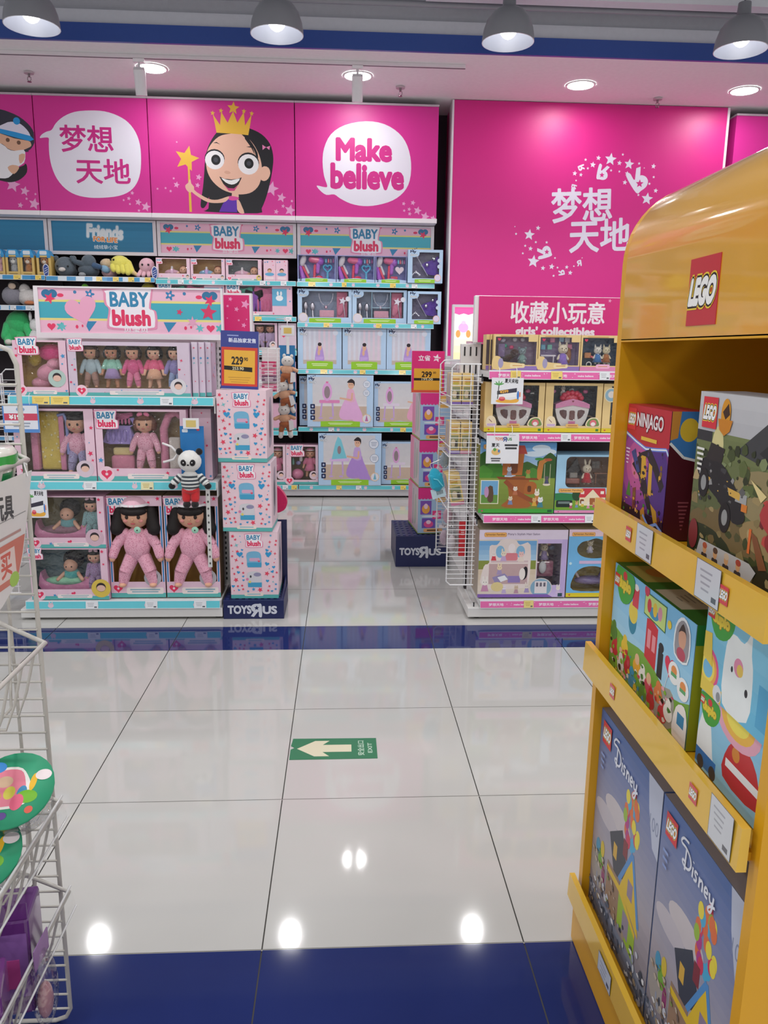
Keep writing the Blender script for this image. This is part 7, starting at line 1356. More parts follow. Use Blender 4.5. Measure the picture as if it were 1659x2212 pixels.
# ------------------------------------------------------------------ yellow brick-toy stand on the right
YE = '#d29a1c'; LX = .54; LN, LF = .862, 1.535; LB = .95
t = thing('display_stand', 'tall bright yellow toy stand with a rounded hood and three shelves', 'display stand', (0, 0, 0))
R_ = .148; ZH = 1.497
def side_prof():
    pts = [(LX, 0.0), (LB, 0.0), (LB, ZH + R_)]
    pts += [(LX + R_ - R_ * math.sin(a), ZH + R_ * math.cos(a)) for a in [PI / 2 * i / 12 for i in range(13)]]
    return pts
for y0, nm in ((LF - .022, 'side_panel'), (LN, 'side_panel')):
    m = MB(); m.prism(side_prof(), (0, y0, 0), (1, 0, 0), (0, 0, 1), .022, YE, 'satin')
    m.build(nm, t)
m = MB(); k = [(LX + R_ - R_ * math.sin(a), ZH + R_ * math.cos(a)) for a in [PI / 2 * i / 20 for i in range(21)]]
prof = [(LB, ZH + R_)] + k + [(LX, 1.355)]; y0, y1 = LN + .0221, LF - .0221; n = len(prof)
vs = [(x, y, z) for y in (y0, y1) for x, z in prof]; m.raw(vs, [(i, i + 1, n + i + 1, n + i) for i in range(n - 1)], YE, 'lacquer', True)
m.box(LX, LX + .016, y0, y1, 1.352, 1.357, YE, 'satin'); hood = m.build('hood', t)
m = MB(); p = Pr(m, (LX - .0015, 1.1765, 1.4235), (0, -1, 0), (0, 0, 1), 'satin'); m.box(LX - .0012, LX + .001, 1.1275, 1.2255, 1.3735, 1.4735, '#b93238', 'satin'); p.text('LEGO', 0, .0, '#ece8e2', h=.036, w=.082, bold=.07, outs=((.06, '#1a1412'), (.11, '#e0c034')), shear=.2); m.build('logo_plate', hood)
m = MB(); m.box(LB - .012, LB, LN + .022, LF - .022, 0, ZH + .1, '#c98a18', 'satin'); m.build('back_panel', t)
m = MB(); m.box(LX - .01, LX + .008, LN, LF, .0, .115, YE, 'satin', .004); m.box(LX, LB, LN + .022, LF - .022, .10, .122, YE, 'satin'); m.build('kick_base', t)
def lego_rail(z0, z1, par, labels, logos):
    m = MB(); xf = LX - .022
    m.raw([(xf, LF, z1), (xf, LN + .01, z1), (xf - .002, LN + .01, z0), (xf - .002, LF, z0), (xf + .012, LF, z1), (xf + .012, LN + .01, z1), (xf + .012, LN + .01, z0), (xf + .012, LF, z0)], [(0, 3, 2, 1), (0, 1, 5, 4), (3, 7, 6, 2), (0, 4, 7, 3), (1, 2, 6, 5)], '#d9ae3c', 'gloss')
    m.box(xf + .012, LX + .002, LN + .02, LF, z0 + .01, z0 + .022, YE, 'satin'); r = m.build('price_rail', par)
    for y in logos:
        m = MB(); p = Pr(m, (xf - .0022, y, (z0 + z1) / 2), (0, -1, 0), (0, 0, 1), 'gloss'); brick_logo(p, 0, 0, .026); m.build('rail_logo', r)
    for ya, yb, dz in labels:
        m = MB(); p = Pr(m, (xf - .0026, 0, 0), (0, -1, 0), (0, 0, 1), 'gloss'); p.rect(-ya, z0 + .002, -yb, z1 + dz, '#4a4a52'); p.rect(-ya + .001, z0 + .003, -yb - .001, z1 + dz - .001, '#c3c6cb'); p.bars(-(ya + yb) / 2 - .006, z1 + dz - .014, (ya - yb) * .5, .003, '#9a9ca4', 4, .009); p.rect(-yb - .022, z0 + .008, -yb - .008, z0 + .016, '#55565c'); m.build('price_label', r)
for z, r0, r1, lab, lg in ((1.004, .982, 1.040, [(1.296, 1.225, .002), (1.062, .988, .002)], (1.335, .978)), (.690, .664, .728, [(.952, .888, .004)], (1.355, 1.005))):
    m = MB(); m.box(LX, LB - .012, LN + .022, LF - .022, z - .02, z, YE, 'satin'); s = m.build('shelf', t); lego_rail(r0, r1, s, lab, lg)
lego_rail(.112, .168, t, [(1.318, 1.245, -.012)], ())
def side_box(label, yf, yn, xf, z0, h, dep, art, front, side, top, sideart=None, topart=None, name='brick_set_box'):
    w = yf - yn; o = carton(label, -w / 2, w / 2, 0, z0, h, dep, front, side, top, art=art, sideart=sideart, topart=topart, name=name, cat='toy box', rz=-PI / 2); o.location = (xf + dep / 2, (yf + yn) / 2, z0); return o
def ninja(p, w, h):
    p.clip = (-w / 2, 0, w / 2, h)
    p.grad(-w / 2, 0, w / 2, h * .8, '#3a2048', '#7a2f78', 8)
    for r, c in ((.5, '#6f2f80'), (.38, '#8f3f8c'), (.26, '#b0508c'), (.14, '#c66a90')): p.ell(-w * .18, h * .5, w * r, h * r * .8, c)
    p.ell(w * .3, h * .4, w * .24, h * .34, '#4a2a78'); p.rect(-w * .5, 0, w * .5, h * .14, '#241428')
    p.poly([(-w * .5, h), (w * .5, h), (w * .5, h * .72), (w * .42, h * .70), (-w * .1, h * .68), (-w * .5, h * .76)], '#b32630')
    p.line([(-w * .5, h * .75), (-w * .25, h * .70), (w * .0, h * .66), (w * .25, h * .68), (w * .45, h * .70), (w * .5, h * .66)], h * .03, '#5f7fd0'); p.line([(-w * .5, h * .75), (-w * .25, h * .70), (w * .0, h * .66), (w * .25, h * .68), (w * .45, h * .70), (w * .5, h * .66)], h * .012, '#dfe6f6')
    for pts, c in (([(-.3, .5), (-.1, .62), (.06, .66), (.0, .5), (.14, .3), (.3, .16), (.2, .14), (.0, .3), (-.12, .42)], '#1c1620'), ([(.0, .62), (.22, .5), (.4, .36), (.46, .42), (.3, .56), (.1, .68)], '#241c22'), ([(-.08, .6), (.02, .6), (.06, .44), (-.06, .40)], '#c99a2c'), ([(.1, .56), (.18, .54), (.2, .3), (.12, .3)], '#c99a2c'), ([(.2, .24), (.3, .1), (.4, .08), (.34, .2)], '#b5872c'), ([(-.34, .6), (-.24, .64), (-.1, .46), (-.16, .44)], '#30407a'), ([(-.4, .22), (-.34, .36), (-.28, .22)], '#3f7a3a'), ([(-.02, .14), (.06, .2), (.12, .06), (.02, .04)], '#b8802c'), ([(-.24, .3), (-.16, .32), (-.14, .14), (-.22, .12)], '#7a3a34')): p.poly([(u * w, v * h) for u, v in pts], c)
    scatter(p, 2, 46, -w * .3, h * .06, w * .42, h * .66, w * .012, w * .045, ('#1c1620', '#241c22', '#c99a2c', '#7a5a20', '#3a2a5a', '#8a4a2c', '#2c2030'), 5); scatter(p, 3, 26, -w * .5, h * .02, w * .5, h * .2, w * .01, w * .04, ('#3f7a3a', '#b5872c', '#5a2a2a', '#2a1a30', '#d9a060'), 5)
    p.line([(w * .05, h * .12), (w * .2, h * .05), (w * .36, h * .1), (w * .5, h * .06)], h * .024, '#7f9fe0')
    brick_logo(p, -w * .38, h * .88, w * .2); p.text('NINJAGO', w * .05, h * .87, '#ddd6d6', h=h * .14, w=w * .6, bold=.03, outs=((.05, '#7a1a22'),)); p.bars(w * .06, h * .74, w * .36, h * .03, '#d9b03c', 1); p.bars(-w * .42, h * .62, w * .1, h * .012, '#d9c6dc', 5, h * .03)
def ninja_side(p, w, h): p.rect(-w / 2, 0, w / 2, h, '#4a1420'); p.poly([(-w / 2, h), (w / 2, h), (w / 2, h * .62), (-w * .1, h * .66), (-w / 2, h * .76)], '#3f7ab8'); p.ell(0, h * .86, w * .26, h * .09, '#d9b83a'); p.poly([(-w / 2, h), (-w * .25, h), (-w * .3, h * .8), (-w / 2, h * .78)], '#c98a3c'); p.line([(-w / 2, h * .76), (-w * .1, h * .65), (w / 2, h * .61)], h * .02, '#dfe6f6'); p.bars(0, h * .3, w * .3, h * .012, '#8a4a54', 8, h * .03)
side_box('red and purple brick set box with a gold dragon on the upper shelf', 1.51, 1.305, .565, 1.006, .228, .065, ninja, '#4a2050', '#4a1420', '#a8242e', ninja_side)
def jurassic(p, w, h):
    p.clip = (-w / 2, 0, w / 2, h)
    p.grad(-w / 2, 0, w / 2, h * .86, '#3a3f24', '#6f7a4c', 8); p.grad(-w / 2, h * .78, w / 2, h, '#a9aaae', '#b9babd', 3); p.poly([(-w * .1, h * .70), (w * .18, h * .9), (w * .5, h * .92), (w * .5, h * .6)], '#3c3e40'); p.poly([(w * .1, h * .72), (w * .26, h * .84), (w * .4, h * .84), (w * .4, h * .6)], '#2a2c2e'); p.rect(-w * .5, h * .72, -w * .34, h * .78, '#2c2e30')
    for u, v, a, b, c in ((-.28, .68, .06, .14, '#c9c088'), (.38, .66, .05, .16, '#c9d0a0'), (.2, .5, .3, .14, '#8a7d58'), (-.1, .26, .4, .1, '#6a5a38'), (.3, .3, .3, .1, '#8f7a50'), (-.34, .12, .3, .12, '#26301e'), (.1, .08, .4, .08, '#2a2a1c')): p.ell(u * w, v * h, a * w, b * h, c)
    scatter(p, 7, 90, -w * .5, h * .0, w * .5, h * .66, w * .015, w * .06, ('#6a5a38', '#7f7048', '#4a4a2a', '#5a6038', '#97855a', '#38401f', '#a8956a'), 7); scatter(p, 8, 40, -w * .5, h * .5, w * .5, h * .72, w * .01, w * .05, ('#3f4a26', '#566234', '#2c341c', '#76825a'), 6)
    p.poly(blob([(-w * .46, h * .58), (-w * .34, h * .64), (-w * .18, h * .60), (-w * .02, h * .46), (w * .04, h * .36), (-w * .06, h * .32), (-w * .24, h * .42), (-w * .42, h * .50)], 3), '#1e1f20'); p.poly([(-w * .38, h * .62), (-w * .22, h * .62), (-w * .2, h * .7), (-w * .34, h * .72)], '#2a2624'); p.rect(-w * .06, h * .44, w * .04, h * .49, '#9a9c9c'); p.rect(w * .0, h * .40, w * .05, h * .44, '#c9762c'); p.poly([(-w * .14, h * .5), (-w * .02, h * .49), (-w * .02, h * .45), (-w * .12, h * .46)], '#c9a04a')
    scatter(p, 9, 30, -w * .44, h * .38, w * .02, h * .6, w * .008, w * .03, ('#1a1a1c', '#3a3a3c', '#5c5c5c', '#c9a04a', '#2a2a2c', '#8a8a8a'), 4); scatter(p, 10, 34, w * .16, h * .26, w * .5, h * .52, w * .012, w * .04, ('#a8383a', '#8a2a2c', '#c2524a', '#6a2024', '#b5443c', '#d6c48a'), 5)
    for u, v in ((-.38, .48), (-.14, .33)): p.ell(u * w, v * h, w * .055, h * .085, '#161616'); p.ell(u * w, v * h, w * .028, h * .045, '#8a8c8c')
    p.poly(blob([(w * .16, h * .42), (w * .24, h * .52), (w * .36, h * .54), (w * .44, h * .46), (w * .5, h * .5), (w * .5, h * .34), (w * .36, h * .34), (w * .24, h * .34)], 3), '#a8383a'); p.poly([(w * .16, h * .48), (w * .06, h * .58), (w * .2, h * .52)], '#d6c48a'); p.poly([(w * .26, h * .52), (w * .2, h * .64), (w * .32, h * .55)], '#d6c48a'); p.ell(w * .3, h * .3, w * .08, h * .06, '#8a2a2c'); p.poly([(w * .1, h * .32), (w * .16, h * .3), (w * .26, h * .16), (w * .2, h * .14)], '#7a4a2c'); p.rect(w * .09, h * .2, w * .11, h * .33, '#d0662c')
    p.ell(-w * .44, h * .16, w * .05, h * .09, '#7a2c30'); p.poly([(-w * .4, h * .02), (w * .12, h * .02), (w * .18, h * .12), (w * .12, h * .15), (-w * .36, h * .15)], '#b5b4b2')
    for k, c in enumerate(('#b0583c', '#5a4436', '#c9b49a', '#a8493a')): u = (-.3 + k * .11) * w; p.rrect(u - w * .03, h * .02, u + w * .03, h * .08, w * .01, '#3a3638'); p.ell(u, h * .105, w * .02, h * .028, '#d0a070'); p.ell(u, h * .125, w * .024, h * .018, c)
    brick_logo(p, -w * .38, h * .885, w * .15); p.ell(-w * .22, h * .89, w * .045, h * .085, '#c98a1c'); p.poly([(-w * .29, h * .86), (-w * .15, h * .86), (-w * .17, h * .80), (-w * .22, h * .77), (-w * .27, h * .80)], '#c07a1c'); p.poly([(-w * .25, h * .9), (-w * .2, h * .95), (-w * .18, h * .89), (-w * .22, h * .86)], '#3a2412'); p.bars(-w * .44, h * .67, w * .08, h * .014, '#d9d9d4', 5, h * .03)
side_box('silver and green brick set box with a dark buggy and red dinosaur', 1.203, .888, .565, 1.006, .268, .07, jurassic, '#5a6040', '#4a4c40', '#a9aaae')
def toddler(p, u, v, s):
    p.poly(blob([(u - s * .9, v - s), (u - s, v + s * .8), (u, v + s * 1.6), (u + s, v + s * .9), (u + s * .9, v - s)], 3), '#dfe4ea'); p.poly(blob([(u - s * .8, v - s * .9), (u - s * .85, v + s * .7), (u, v + s * 1.4), (u + s * .85, v + s * .8), (u + s * .8, v - s * .9)], 3), '#8f8c90'); p.ell(u, v + s * .3, s * .5, s * .7, '#c9977c'); p.poly(blob([(u - s * .55, v + s * .5), (u, v + s * 1.2), (u + s * .6, v + s * .5), (u + s * .3, v + s * .75), (u - s * .2, v + s * .7)], 3), '#3a2a22'); p.ell(u, v - s * .7, s * .6, s * .4, '#b0485a')
def du_logo(p, u, v, s):
    p.poly(blob([(u - s * 1.3, v + s * .9), (u + s * 1.2, v + s * .9), (u + s * 1.5, v), (u + s * .8, v - s * .9), (u - s * .4, v - s * 1.1), (u - s * 1.2, v - s * .2)], 3), '#3f9a3c'); p.text('duplo', u, v - s * .05, '#d9c23a', h=s * .8, w=s * 1.9, bold=.08, outs=((.06, '#8a7a1c'),)); p.ell(u, v + s * .55, s * .32, s * .26, '#c8303a')
def train_art(p, w, h):
    p.clip = (-w / 2, 0, w / 2, h)
    p.grad(-w / 2, h * .2, w / 2, h, '#a5cfe2', '#6fb0d8', 6); p.poly(blob([(-w * .6, 0), (-w * .6, h * .42), (-w * .3, h * .38), (0, h * .42), (w * .3, h * .28), (w * .6, h * .4), (w * .6, 0)], 3), '#6f9f3c'); p.poly(blob([(-w * .1, 0), (w * .1, h * .2), (w * .3, h * .34), (w * .36, h * .2), (w * .3, 0)], 3), '#9a9a90')
    p.poly([(-w * .02, h * .40), (w * .12, h * .36), (w * .12, h * .72), (w * .04, h * .76), (-w * .02, h * .74)], '#bf2c34'); p.rect(w * .0, h * .5, w * .04, h * .66, '#d98a90'); p.rect(w * .06, h * .5, w * .1, h * .64, '#d98a90'); p.poly([(w * .14, h * .34), (w * .2, h * .34), (w * .2, h * .56), (w * .14, h * .58)], '#1d1f24'); p.ell(w * .17, h * .6, w * .03, h * .04, '#1d1f24')
    p.ell(-w * .2, h * .60, w * .055, h * .12, '#2f7f9a'); p.ell(-w * .2, h * .68, w * .06, h * .1, '#d6c04a'); p.rect(-w * .22, h * .74, -w * .14, h * .92, '#c8404a'); p.ell(-w * .18, h * .92, w * .03, h * .03, '#e3dcd6')
    for u, v, c in ((-.42, .2, '#b8303a'), (-.34, .24, '#7fae3a'), (-.28, .3, '#d9b83a'), (-.22, .14, '#b8303a'), (-.1, .24, '#d9a03a'), (-.16, .08, '#3f8fae'), (-.02, .2, '#e0dcd4'), (.06, .18, '#c24a5a'), (.0, .06, '#5a8a3a'), (.1, .08, '#b8303a'), (.18, .2, '#d27a4a'), (-.32, .1, '#d8d4cc'), (.24, .08, '#c23a44'), (.3, .14, '#e6e2da'), (-.45, .34, '#4a7a3a')): p.ell(u * w, v * h, w * .05, h * .07, c); p.ell(u * w, (v + .07) * h, w * .03, h * .05, '#d9b08c' if c in ('#c24a5a', '#d9a03a') else c)
    scatter(p, 12, 70, -w * .5, h * .0, w * .34, h * .3, w * .008, w * .03, ('#b8303a', '#d9b83a', '#7fae3a', '#e0dcd4', '#3f8fae', '#d9b08c', '#24201f', '#c24a5a', '#4a7a3a', '#e3a0a8'), 6)
    p.heart(w * .28, h * .52, w * .055, '#cf3050'); p.line([(w * .28, h * .48), (w * .24, h * .3)], w * .004, '#dddddd'); p.poly([(-w * .06, h * .76), (w * .2, h * .74), (w * .2, h * .96), (-w * .06, h * .96)], '#3a6a2c'); p.poly([(-w * .055, h * .77), (w * .195, h * .75), (w * .195, h * .95), (-w * .055, h * .95)], '#b9cf7a'); p.ell(w * .06, h * .82, w * .06, h * .05, '#3a8ab0')
    for u, c in ((.0, '#c23a44'), (.07, '#d9b83a'), (.13, '#c98a9a')): p.ell(u * w, h * .86, w * .025, h * .06, c)
    p.ell(w * .06 - w * .1, h * .97, w * .03, h * .05, '#c23a54'); p.ell(w * .24, h * .84, w * .022, h * .035, '#e0c33a'); toddler(p, w * .38, h * .78, w * .075)
    for u, v in ((.33, .5), (.43, .44)): p.ell(u * w, v * h, w * .06, h * .09, '#e3e8e4'); p.ell(u * w, (v + .02) * h, w * .03, h * .04, '#d98a4a'); p.rect(u * w - w * .03, v * h - h * .03, u * w + w * .03, v * h, '#5aa06a')
    p.poly(blob([(w * .36, h * .02), (w * .38, h * .26), (w * .46, h * .32), (w * .5, h * .2), (w * .5, 0)], 3), '#e6e2de'); p.rect(w * .4, h * .14, w * .47, h * .24, '#3f86b0')
    du_logo(p, -w * .34, h * .86, w * .09); brick_logo(p, -w * .45, h * .86, w * .07)
def train_side(p, w, h): p.rect(-w / 2, 0, w / 2, h, '#9a9c1c'); p.rect(-w / 2, h * .84, w / 2, h, '#2f7a30'); p.bars(0, h * .6, w * .5, h * .02, '#6a6c14', 8, h * .05)
def train_top(p, w, d): p.rect(-w / 2, -d / 2, w / 2, d / 2, '#2f6a2c'); p.rect(-w * .42, -d * .42, -w * .12, d * .4, '#9a8f4c'); p.ell(-w * .28, d * .0, w * .08, d * .2, '#b0763a'); p.rect(w * .0, -d * .44, w * .3, d * .44, '#b3ab98'); p.bars(w * .15, d * .3, w * .24, d * .03, '#7d7668', 7, d * .09); p.ell(w * .42, 0, w * .05, d * .2, '#a83a34')
side_box('large pale blue brick box with a red toy engine on the middle shelf', 1.508, 1.135, .562, .692, .218, .105, train_art, '#8fc0dc', '#9a9c1c', '#2f6a2c', train_side, train_top)
def unicorn_art(p, w, h):
    p.clip = (-w / 2, 0, w / 2, h); p.grad(-w / 2, 0, w / 2, h, '#5fb0d2', '#86c4de', 5); p.poly(blob([(-w * .18, h * .04), (-w * .2, h * .62), (-w * .12, h * .78), (w * .02, h * .76), (w * .1, h * .9), (w * .12, h * .7), (w * .16, h * .5), (w * .14, h * .06)], 3), '#dfe6ea'); p.ell(-w * .02, h * .5, w * .06, h * .09, '#d98aa8'); p.ell(w * .0, h * .48, w * .04, h * .06, '#e0c05a'); p.ell(w * .1, h * .32, w * .02, h * .04, '#2a2a30'); p.ell(-w * .1, h * .44, w * .014, h * .03, '#2a2a30')
    for r, c in ((.16, '#d2508a'), (.13, '#e0a04a'), (.10, '#e3d05a'), (.07, '#6fb0d2')): p.ell(-w * .42, h * .26, w * r, h * r * 1.4, c)
    p.rect(-w * .5, 0, -w * .2, h * .14, '#d9c04a'); p.ell(-w * .26, h * .08, w * .06, h * .09, '#d0d4d8'); p.ell(-w * .24, h * .06, w * .03, h * .05, '#8a8c90'); p.rect(w * .24, h * .1, w * .5, h * .5, '#4fa0c8'); du_logo(p, -w * .3, h * .82, w * .12); brick_logo(p, -w * .44, h * .86, w * .1); p.poly([(-w * .5, h * .62), (-w * .4, h * .64), (-w * .36, h * .3), (-w * .5, h * .36)], '#d9c04a')
def car_art(p, w, h):
    p.clip = (-w / 2, 0, w / 2, h); p.grad(-w / 2, 0, w / 2, h, '#8fc4dc', '#7fb8da', 4); p.poly(blob([(-w * .1, h * .2), (-w * .06, h * .62), (w * .1, h * .8), (w * .3, h * .62), (w * .34, h * .2)], 3), '#b9343c'); p.rect(-w * .08, h * .36, w * .36, h * .46, '#dfe2e4'); p.rect(-w * .08, h * .22, w * .32, h * .34, '#b9343c'); p.ell(w * .04, h * .6, w * .05, h * .09, '#c9823c')
    p.poly(blob([(-w * .5, h * .1), (-w * .46, h * .7), (-w * .34, h * .72), (-w * .26, h * .3), (-w * .24, h * .1)], 3), '#dfe4e8'); p.rect(-w * .5, h * .04, -w * .2, h * .24, '#2f74b8')
    for u in (-.42, -.24): p.ell(u * w, h * .08, w * .05, h * .09, '#3a3a40')
    for r, c in ((.3, '#d9a0b4'), (.22, '#e0b04a'), (.15, '#e3d45a')): p.ell(w * .02, h * 1.0, w * r, h * r * 1.1, c)
    du_logo(p, -w * .36, h * .82, w * .1); brick_logo(p, -w * .47, h * .88, w * .06)
side_box('pale blue brick box with a red and white toy house, lower of two', 1.105, .888, .565, .692, .125, .14, car_art, '#8fc4dc', '#5a9ac0', '#4f9ac0')
side_box('pale blue brick box with a white toy animal and rainbow, upper of two', 1.105, .888, .562, .819, .152, .14, unicorn_art, '#7fc0dc', '#5a9ac0', '#4f9ac0')
def house_art(p, w, h):
    p.clip = (-w / 2, 0, w / 2, h)
    p.grad(-w / 2, h * .4, w / 2, h, '#a09aa2', '#45639c', 14); p.grad(-w / 2, h * .12, w / 2, h * .4, '#7f7a84', '#a39aa0', 5); p.grad(-w / 2, 0, w / 2, h * .12, '#4a5468', '#7d8496', 4)
    p.ell(-w * .1, h * .62, w * .22, h * .06, '#bcb4b6'); p.ell(-w * .28, h * .54, w * .2, h * .05, '#b5aeb4'); p.poly([(w * .30, h), (w * .5, h), (w * .5, h * .7), (w * .42, h * .72), (w * .34, h * .86)], '#b0b6c8'); p.text('100', w * .42, h * .82, '#7d86a0', h=h * .06, w=w * .12, bold=.0)
    for i in range(26):
        rd = random.Random(i); a = rd.random() * 2 * PI; r = math.sqrt(rd.random()); p.ell(w * .12 + r * w * .11 * math.cos(a), h * .70 + r * h * .12 * math.sin(a), w * .032, h * .032, rd.choice(('#d9c840', '#c23a54', '#8fae3a', '#4aa0c4', '#a83a80', '#d06a3c')))
    p.poly([(-w * .2, h * .50), (w * .0, h * .60), (w * .14, h * .42), (-w * .08, h * .34)], '#3a3e48'); p.rect(-w * .12, h * .42, -w * .06, h * .49, '#c9a040'); p.rect(w * .03, h * .5, w * .1, h * .58, '#7a3238')
    p.poly([(w * .02, h * .34), (w * .34, h * .26), (w * .18, h * .56)], '#d2b02c'); p.line([(w * .0, h * .36), (w * .18, h * .57), (w * .33, h * .30)], w * .035, '#4f86bc'); p.rect(w * .14, h * .36, w * .22, h * .44, '#8a7a90'); p.poly([(w * .02, h * .33), (w * .3, h * .25), (w * .3, h * .12), (w * .02, h * .16)], '#8fae3a'); p.rect(w * .1, h * .16, w * .2, h * .27, '#8a8090'); p.rect(-w * .2, h * .14, w * .02, h * .36, '#8f7460'); p.poly([(-w * .2, h * .34), (w * .04, h * .34), (w * .3, h * .26), (w * .3, h * .235), (w * .02, h * .31), (-w * .2, h * .31)], '#d2b02c')
    p.ell(-w * .36, h * .24, w * .14, h * .1, '#9a9490'); p.ell(-w * .32, h * .3, w * .05, h * .05, '#6fa03a'); p.ell(-w * .38, h * .34, w * .04, h * .04, '#4a90b0'); p.ell(-w * .3, h * .36, w * .035, h * .04, '#c9b03a'); p.ell(-w * .26, h * .24, w * .03, h * .05, '#8a3a6a')
    rd = random.Random(5)
    for i in range(34): p.ell(rd.uniform(-.5, .5) * w, rd.uniform(.01, .2) * h, w * rd.uniform(.012, .03), h * rd.uniform(.008, .02), rd.choice(('#5a6478', '#8d94a6', '#b8bcc8', '#3f4858', '#9a8a78')), False, 8); p.k += .00003
    p.up(); scatter(p, 14, 80, -w * .5, h * .0, w * .5, h * .17, w * .008, w * .035, ('#5a6478', '#8d94a6', '#b8bcc8', '#3f4858', '#9a8a78', '#2c3444', '#d0d2d8'), 5); scatter(p, 15, 30, -w * .46, h * .16, w * .0, h * .34, w * .01, w * .03, ('#8f7460', '#a08a76', '#6a5c54', '#b5a898', '#7a8a4a'), 5)
    brick_logo(p, -w * .36, h * .91, w * .15); script_word(p, w * -.02, h * .885, w * .42, '#d6d9e2'); p.bars(-w * .4, h * .8, w * .07, h * .012, '#7f93c4', 3, h * .03)
for yf, yn, lab in ((1.512, 1.187, 'tall blue grey brick house box on the bottom shelf, farther one'), (1.182, .888, 'tall blue grey brick house box on the bottom shelf, nearer one')):
    side_box(lab, yf, yn, .558, .124, .462, .09, house_art, '#8a8c9c', '#5a6c98', '#8a8488', topart=lambda p, w, d: (p.rect(-w / 2, -d / 2, w / 2, d / 2, '#8a8488'), p.text('100', -w * .1, -d * .2, '#3a3638', h=d * .2, w=w * .12)))

# ------------------------------------------------------------------ floor sign
m = MB(); q = [(.1165, 2.3505), (.1165, 2.4875), (-.172, 2.4905), (-.1765, 2.44), (-.163, 2.4275), (-.1765, 2.415), (-.1765, 2.3495)]
m.prism(q, (0, 0, .0012), (1, 0, 0), (0, 1, 0), .0011, '#1f6f4a', 'satin'); p = Pr(m, (0, 2.42, .0012), (1, 0, 0), (0, 1, 0), 'satin', lift=.0001, step=.00008)
p.poly([(-.155, 0), (-.095, .052), (-.045, .052), (-.068, .024), (.03, .024), (.03, -.024), (-.068, -.024), (-.045, -.052), (-.095, -.052)], '#cfc9ae'); p.text('安全出口', .062, 0, '#b9cfbe', h=.022, w=.098, bold=.015, rot=PI / 2); p.text('EXIT', .093, 0, '#b9cfbe', h=.014, w=.066, bold=.015, rot=PI / 2)
tag(m.build('floor_sign'), 'green exit sign with a cream arrow stuck on the white floor', 'floor sign')

# ------------------------------------------------------------------ wire rack in the left foreground
WR = '#bab6af'; FX, FY = -.545, 1.345
t = thing('wire_rack', 'tall cream wire rack in the left foreground with hanging wire baskets', 'wire rack', (0, FY, 0))
m = MB(); m.tube([(-1.2, 0, 1.332), (FX - .03, 0, 1.332), (FX - .009, 0, 1.323), (FX, 0, 1.30), (FX, 0, .03), (FX - .009, 0, .012), (FX - .03, 0, .004), (-1.2, 0, .004)], .0042, WR, 'paint', 10); fr = m.build('frame', t)
m = MB()
for k in range(38): z = .035 + k * .0333; m.tube([(-1.2, -.004, z), (FX, -.004, z)], .0022, WR, 'paint', 6)
for k in range(1, 14): m.tube([(FX - .05 * k, .003, .004), (FX - .05 * k, .003, 1.332)], .0032, WR, 'paint', 8)
m.build('wire_grid', fr)
def basket(z, x1, rail=False):
    dy = .38; x0 = -1.15; nm = 'basket'; b = z - .115; y0 = -.02
    m = MB(); m.tube([(x0, y0, z + .05), (x1 - .10, y0, z + .05), (x1, y0, z), (x1, y0 - dy, z), (x0, y0 - dy, z)], .0045, '#c4c0ba', 'paint', 8); bk = m.build(nm, t)
    m = MB()
    for k in range(7):
        y = y0 - .05 - k * .05; m.tube([(x1, y, z), (x1 - .018, y, z - .07), (x1 - .035, y, b), (x0, y, b)], .0028, WR, 'paint', 6)
    for k in range(8): x = x1 - .06 - k * .05; m.tube([(x, y0, z + .03), (x, y0 - .02, b), (x, y0 - dy + .02, b), (x, y0 - dy, z)], .0026, WR, 'paint', 6)
    m.build('basket_wires', bk)
    if rail:
        m = MB(); m.raw([(x1 + .004, y0, z + .012), (x1 + .004, y0 - dy, z + .012), (x1 + .012, y0 - dy, z - .03), (x1 + .012, y0, z - .03)], [(0, 1, 2, 3)], '#ffffff', 'bag'); m.tube([(x1 + .004, y0, z + .013), (x1 + .004, y0 - dy, z + .013)], .0022, '#c9cacb', 'gloss', 6); m.tube([(x1 + .012, y0, z - .03), (x1 + .012, y0 - dy, z - .03)], .002, '#c9cacb', 'gloss', 6); m.build('clear_price_strip', bk)
basket(1.143, -.532); basket(.815, -.528); basket(.502, -.524, True); basket(.312, -.522, True)
# things in and on the foreground rack
t = thing('lidded_tub', 'white tub with a green lid in the top foreground basket', 'tub', (-.612, 1.262, 1.034)); m = MB(); m.lathe([(0, 0), (.066, 0), (.078, .11), (.0, .11)], 0, 0, '#d8d6cf', 'gloss', 24); m.lathe([(.0731, .062), (.0775, .098)], 0, 0, '#1f7a44', 'gloss', 24); m.build('tub', t); m = MB(); m.lathe([(.082, .108), (.084, .128), (.078, .136), (.0, .138)], 0, 0, '#d3d2ca', 'gloss', 24); m.lathe([(.0845, .111), (.0852, .126)], 0, 0, '#2f9a3c', 'gloss', 24); m.build('lid', t)
t = thing('price_flyer', 'white price flyer with black brush lettering and a red block, hung on the top basket', 'flyer', (-.526, 1.20, 1.125))
m = MB(); p = Pr(m, (0, 0, 0), (0, 1, 0), (0, 0, 1), 'gloss', lift=0.0)
pts = [(.125, .0), (-.16, .0), (-.16, -.22), (-.03, -.19), (.03, -.168), (.062, -.13)][::-1]
m.prism(pts, (0, 0, 0), (0, 1, 0), (0, 0, 1), .0012, '#d6d3d2', 'gloss'); p.k = .0004
rd = random.Random(4)
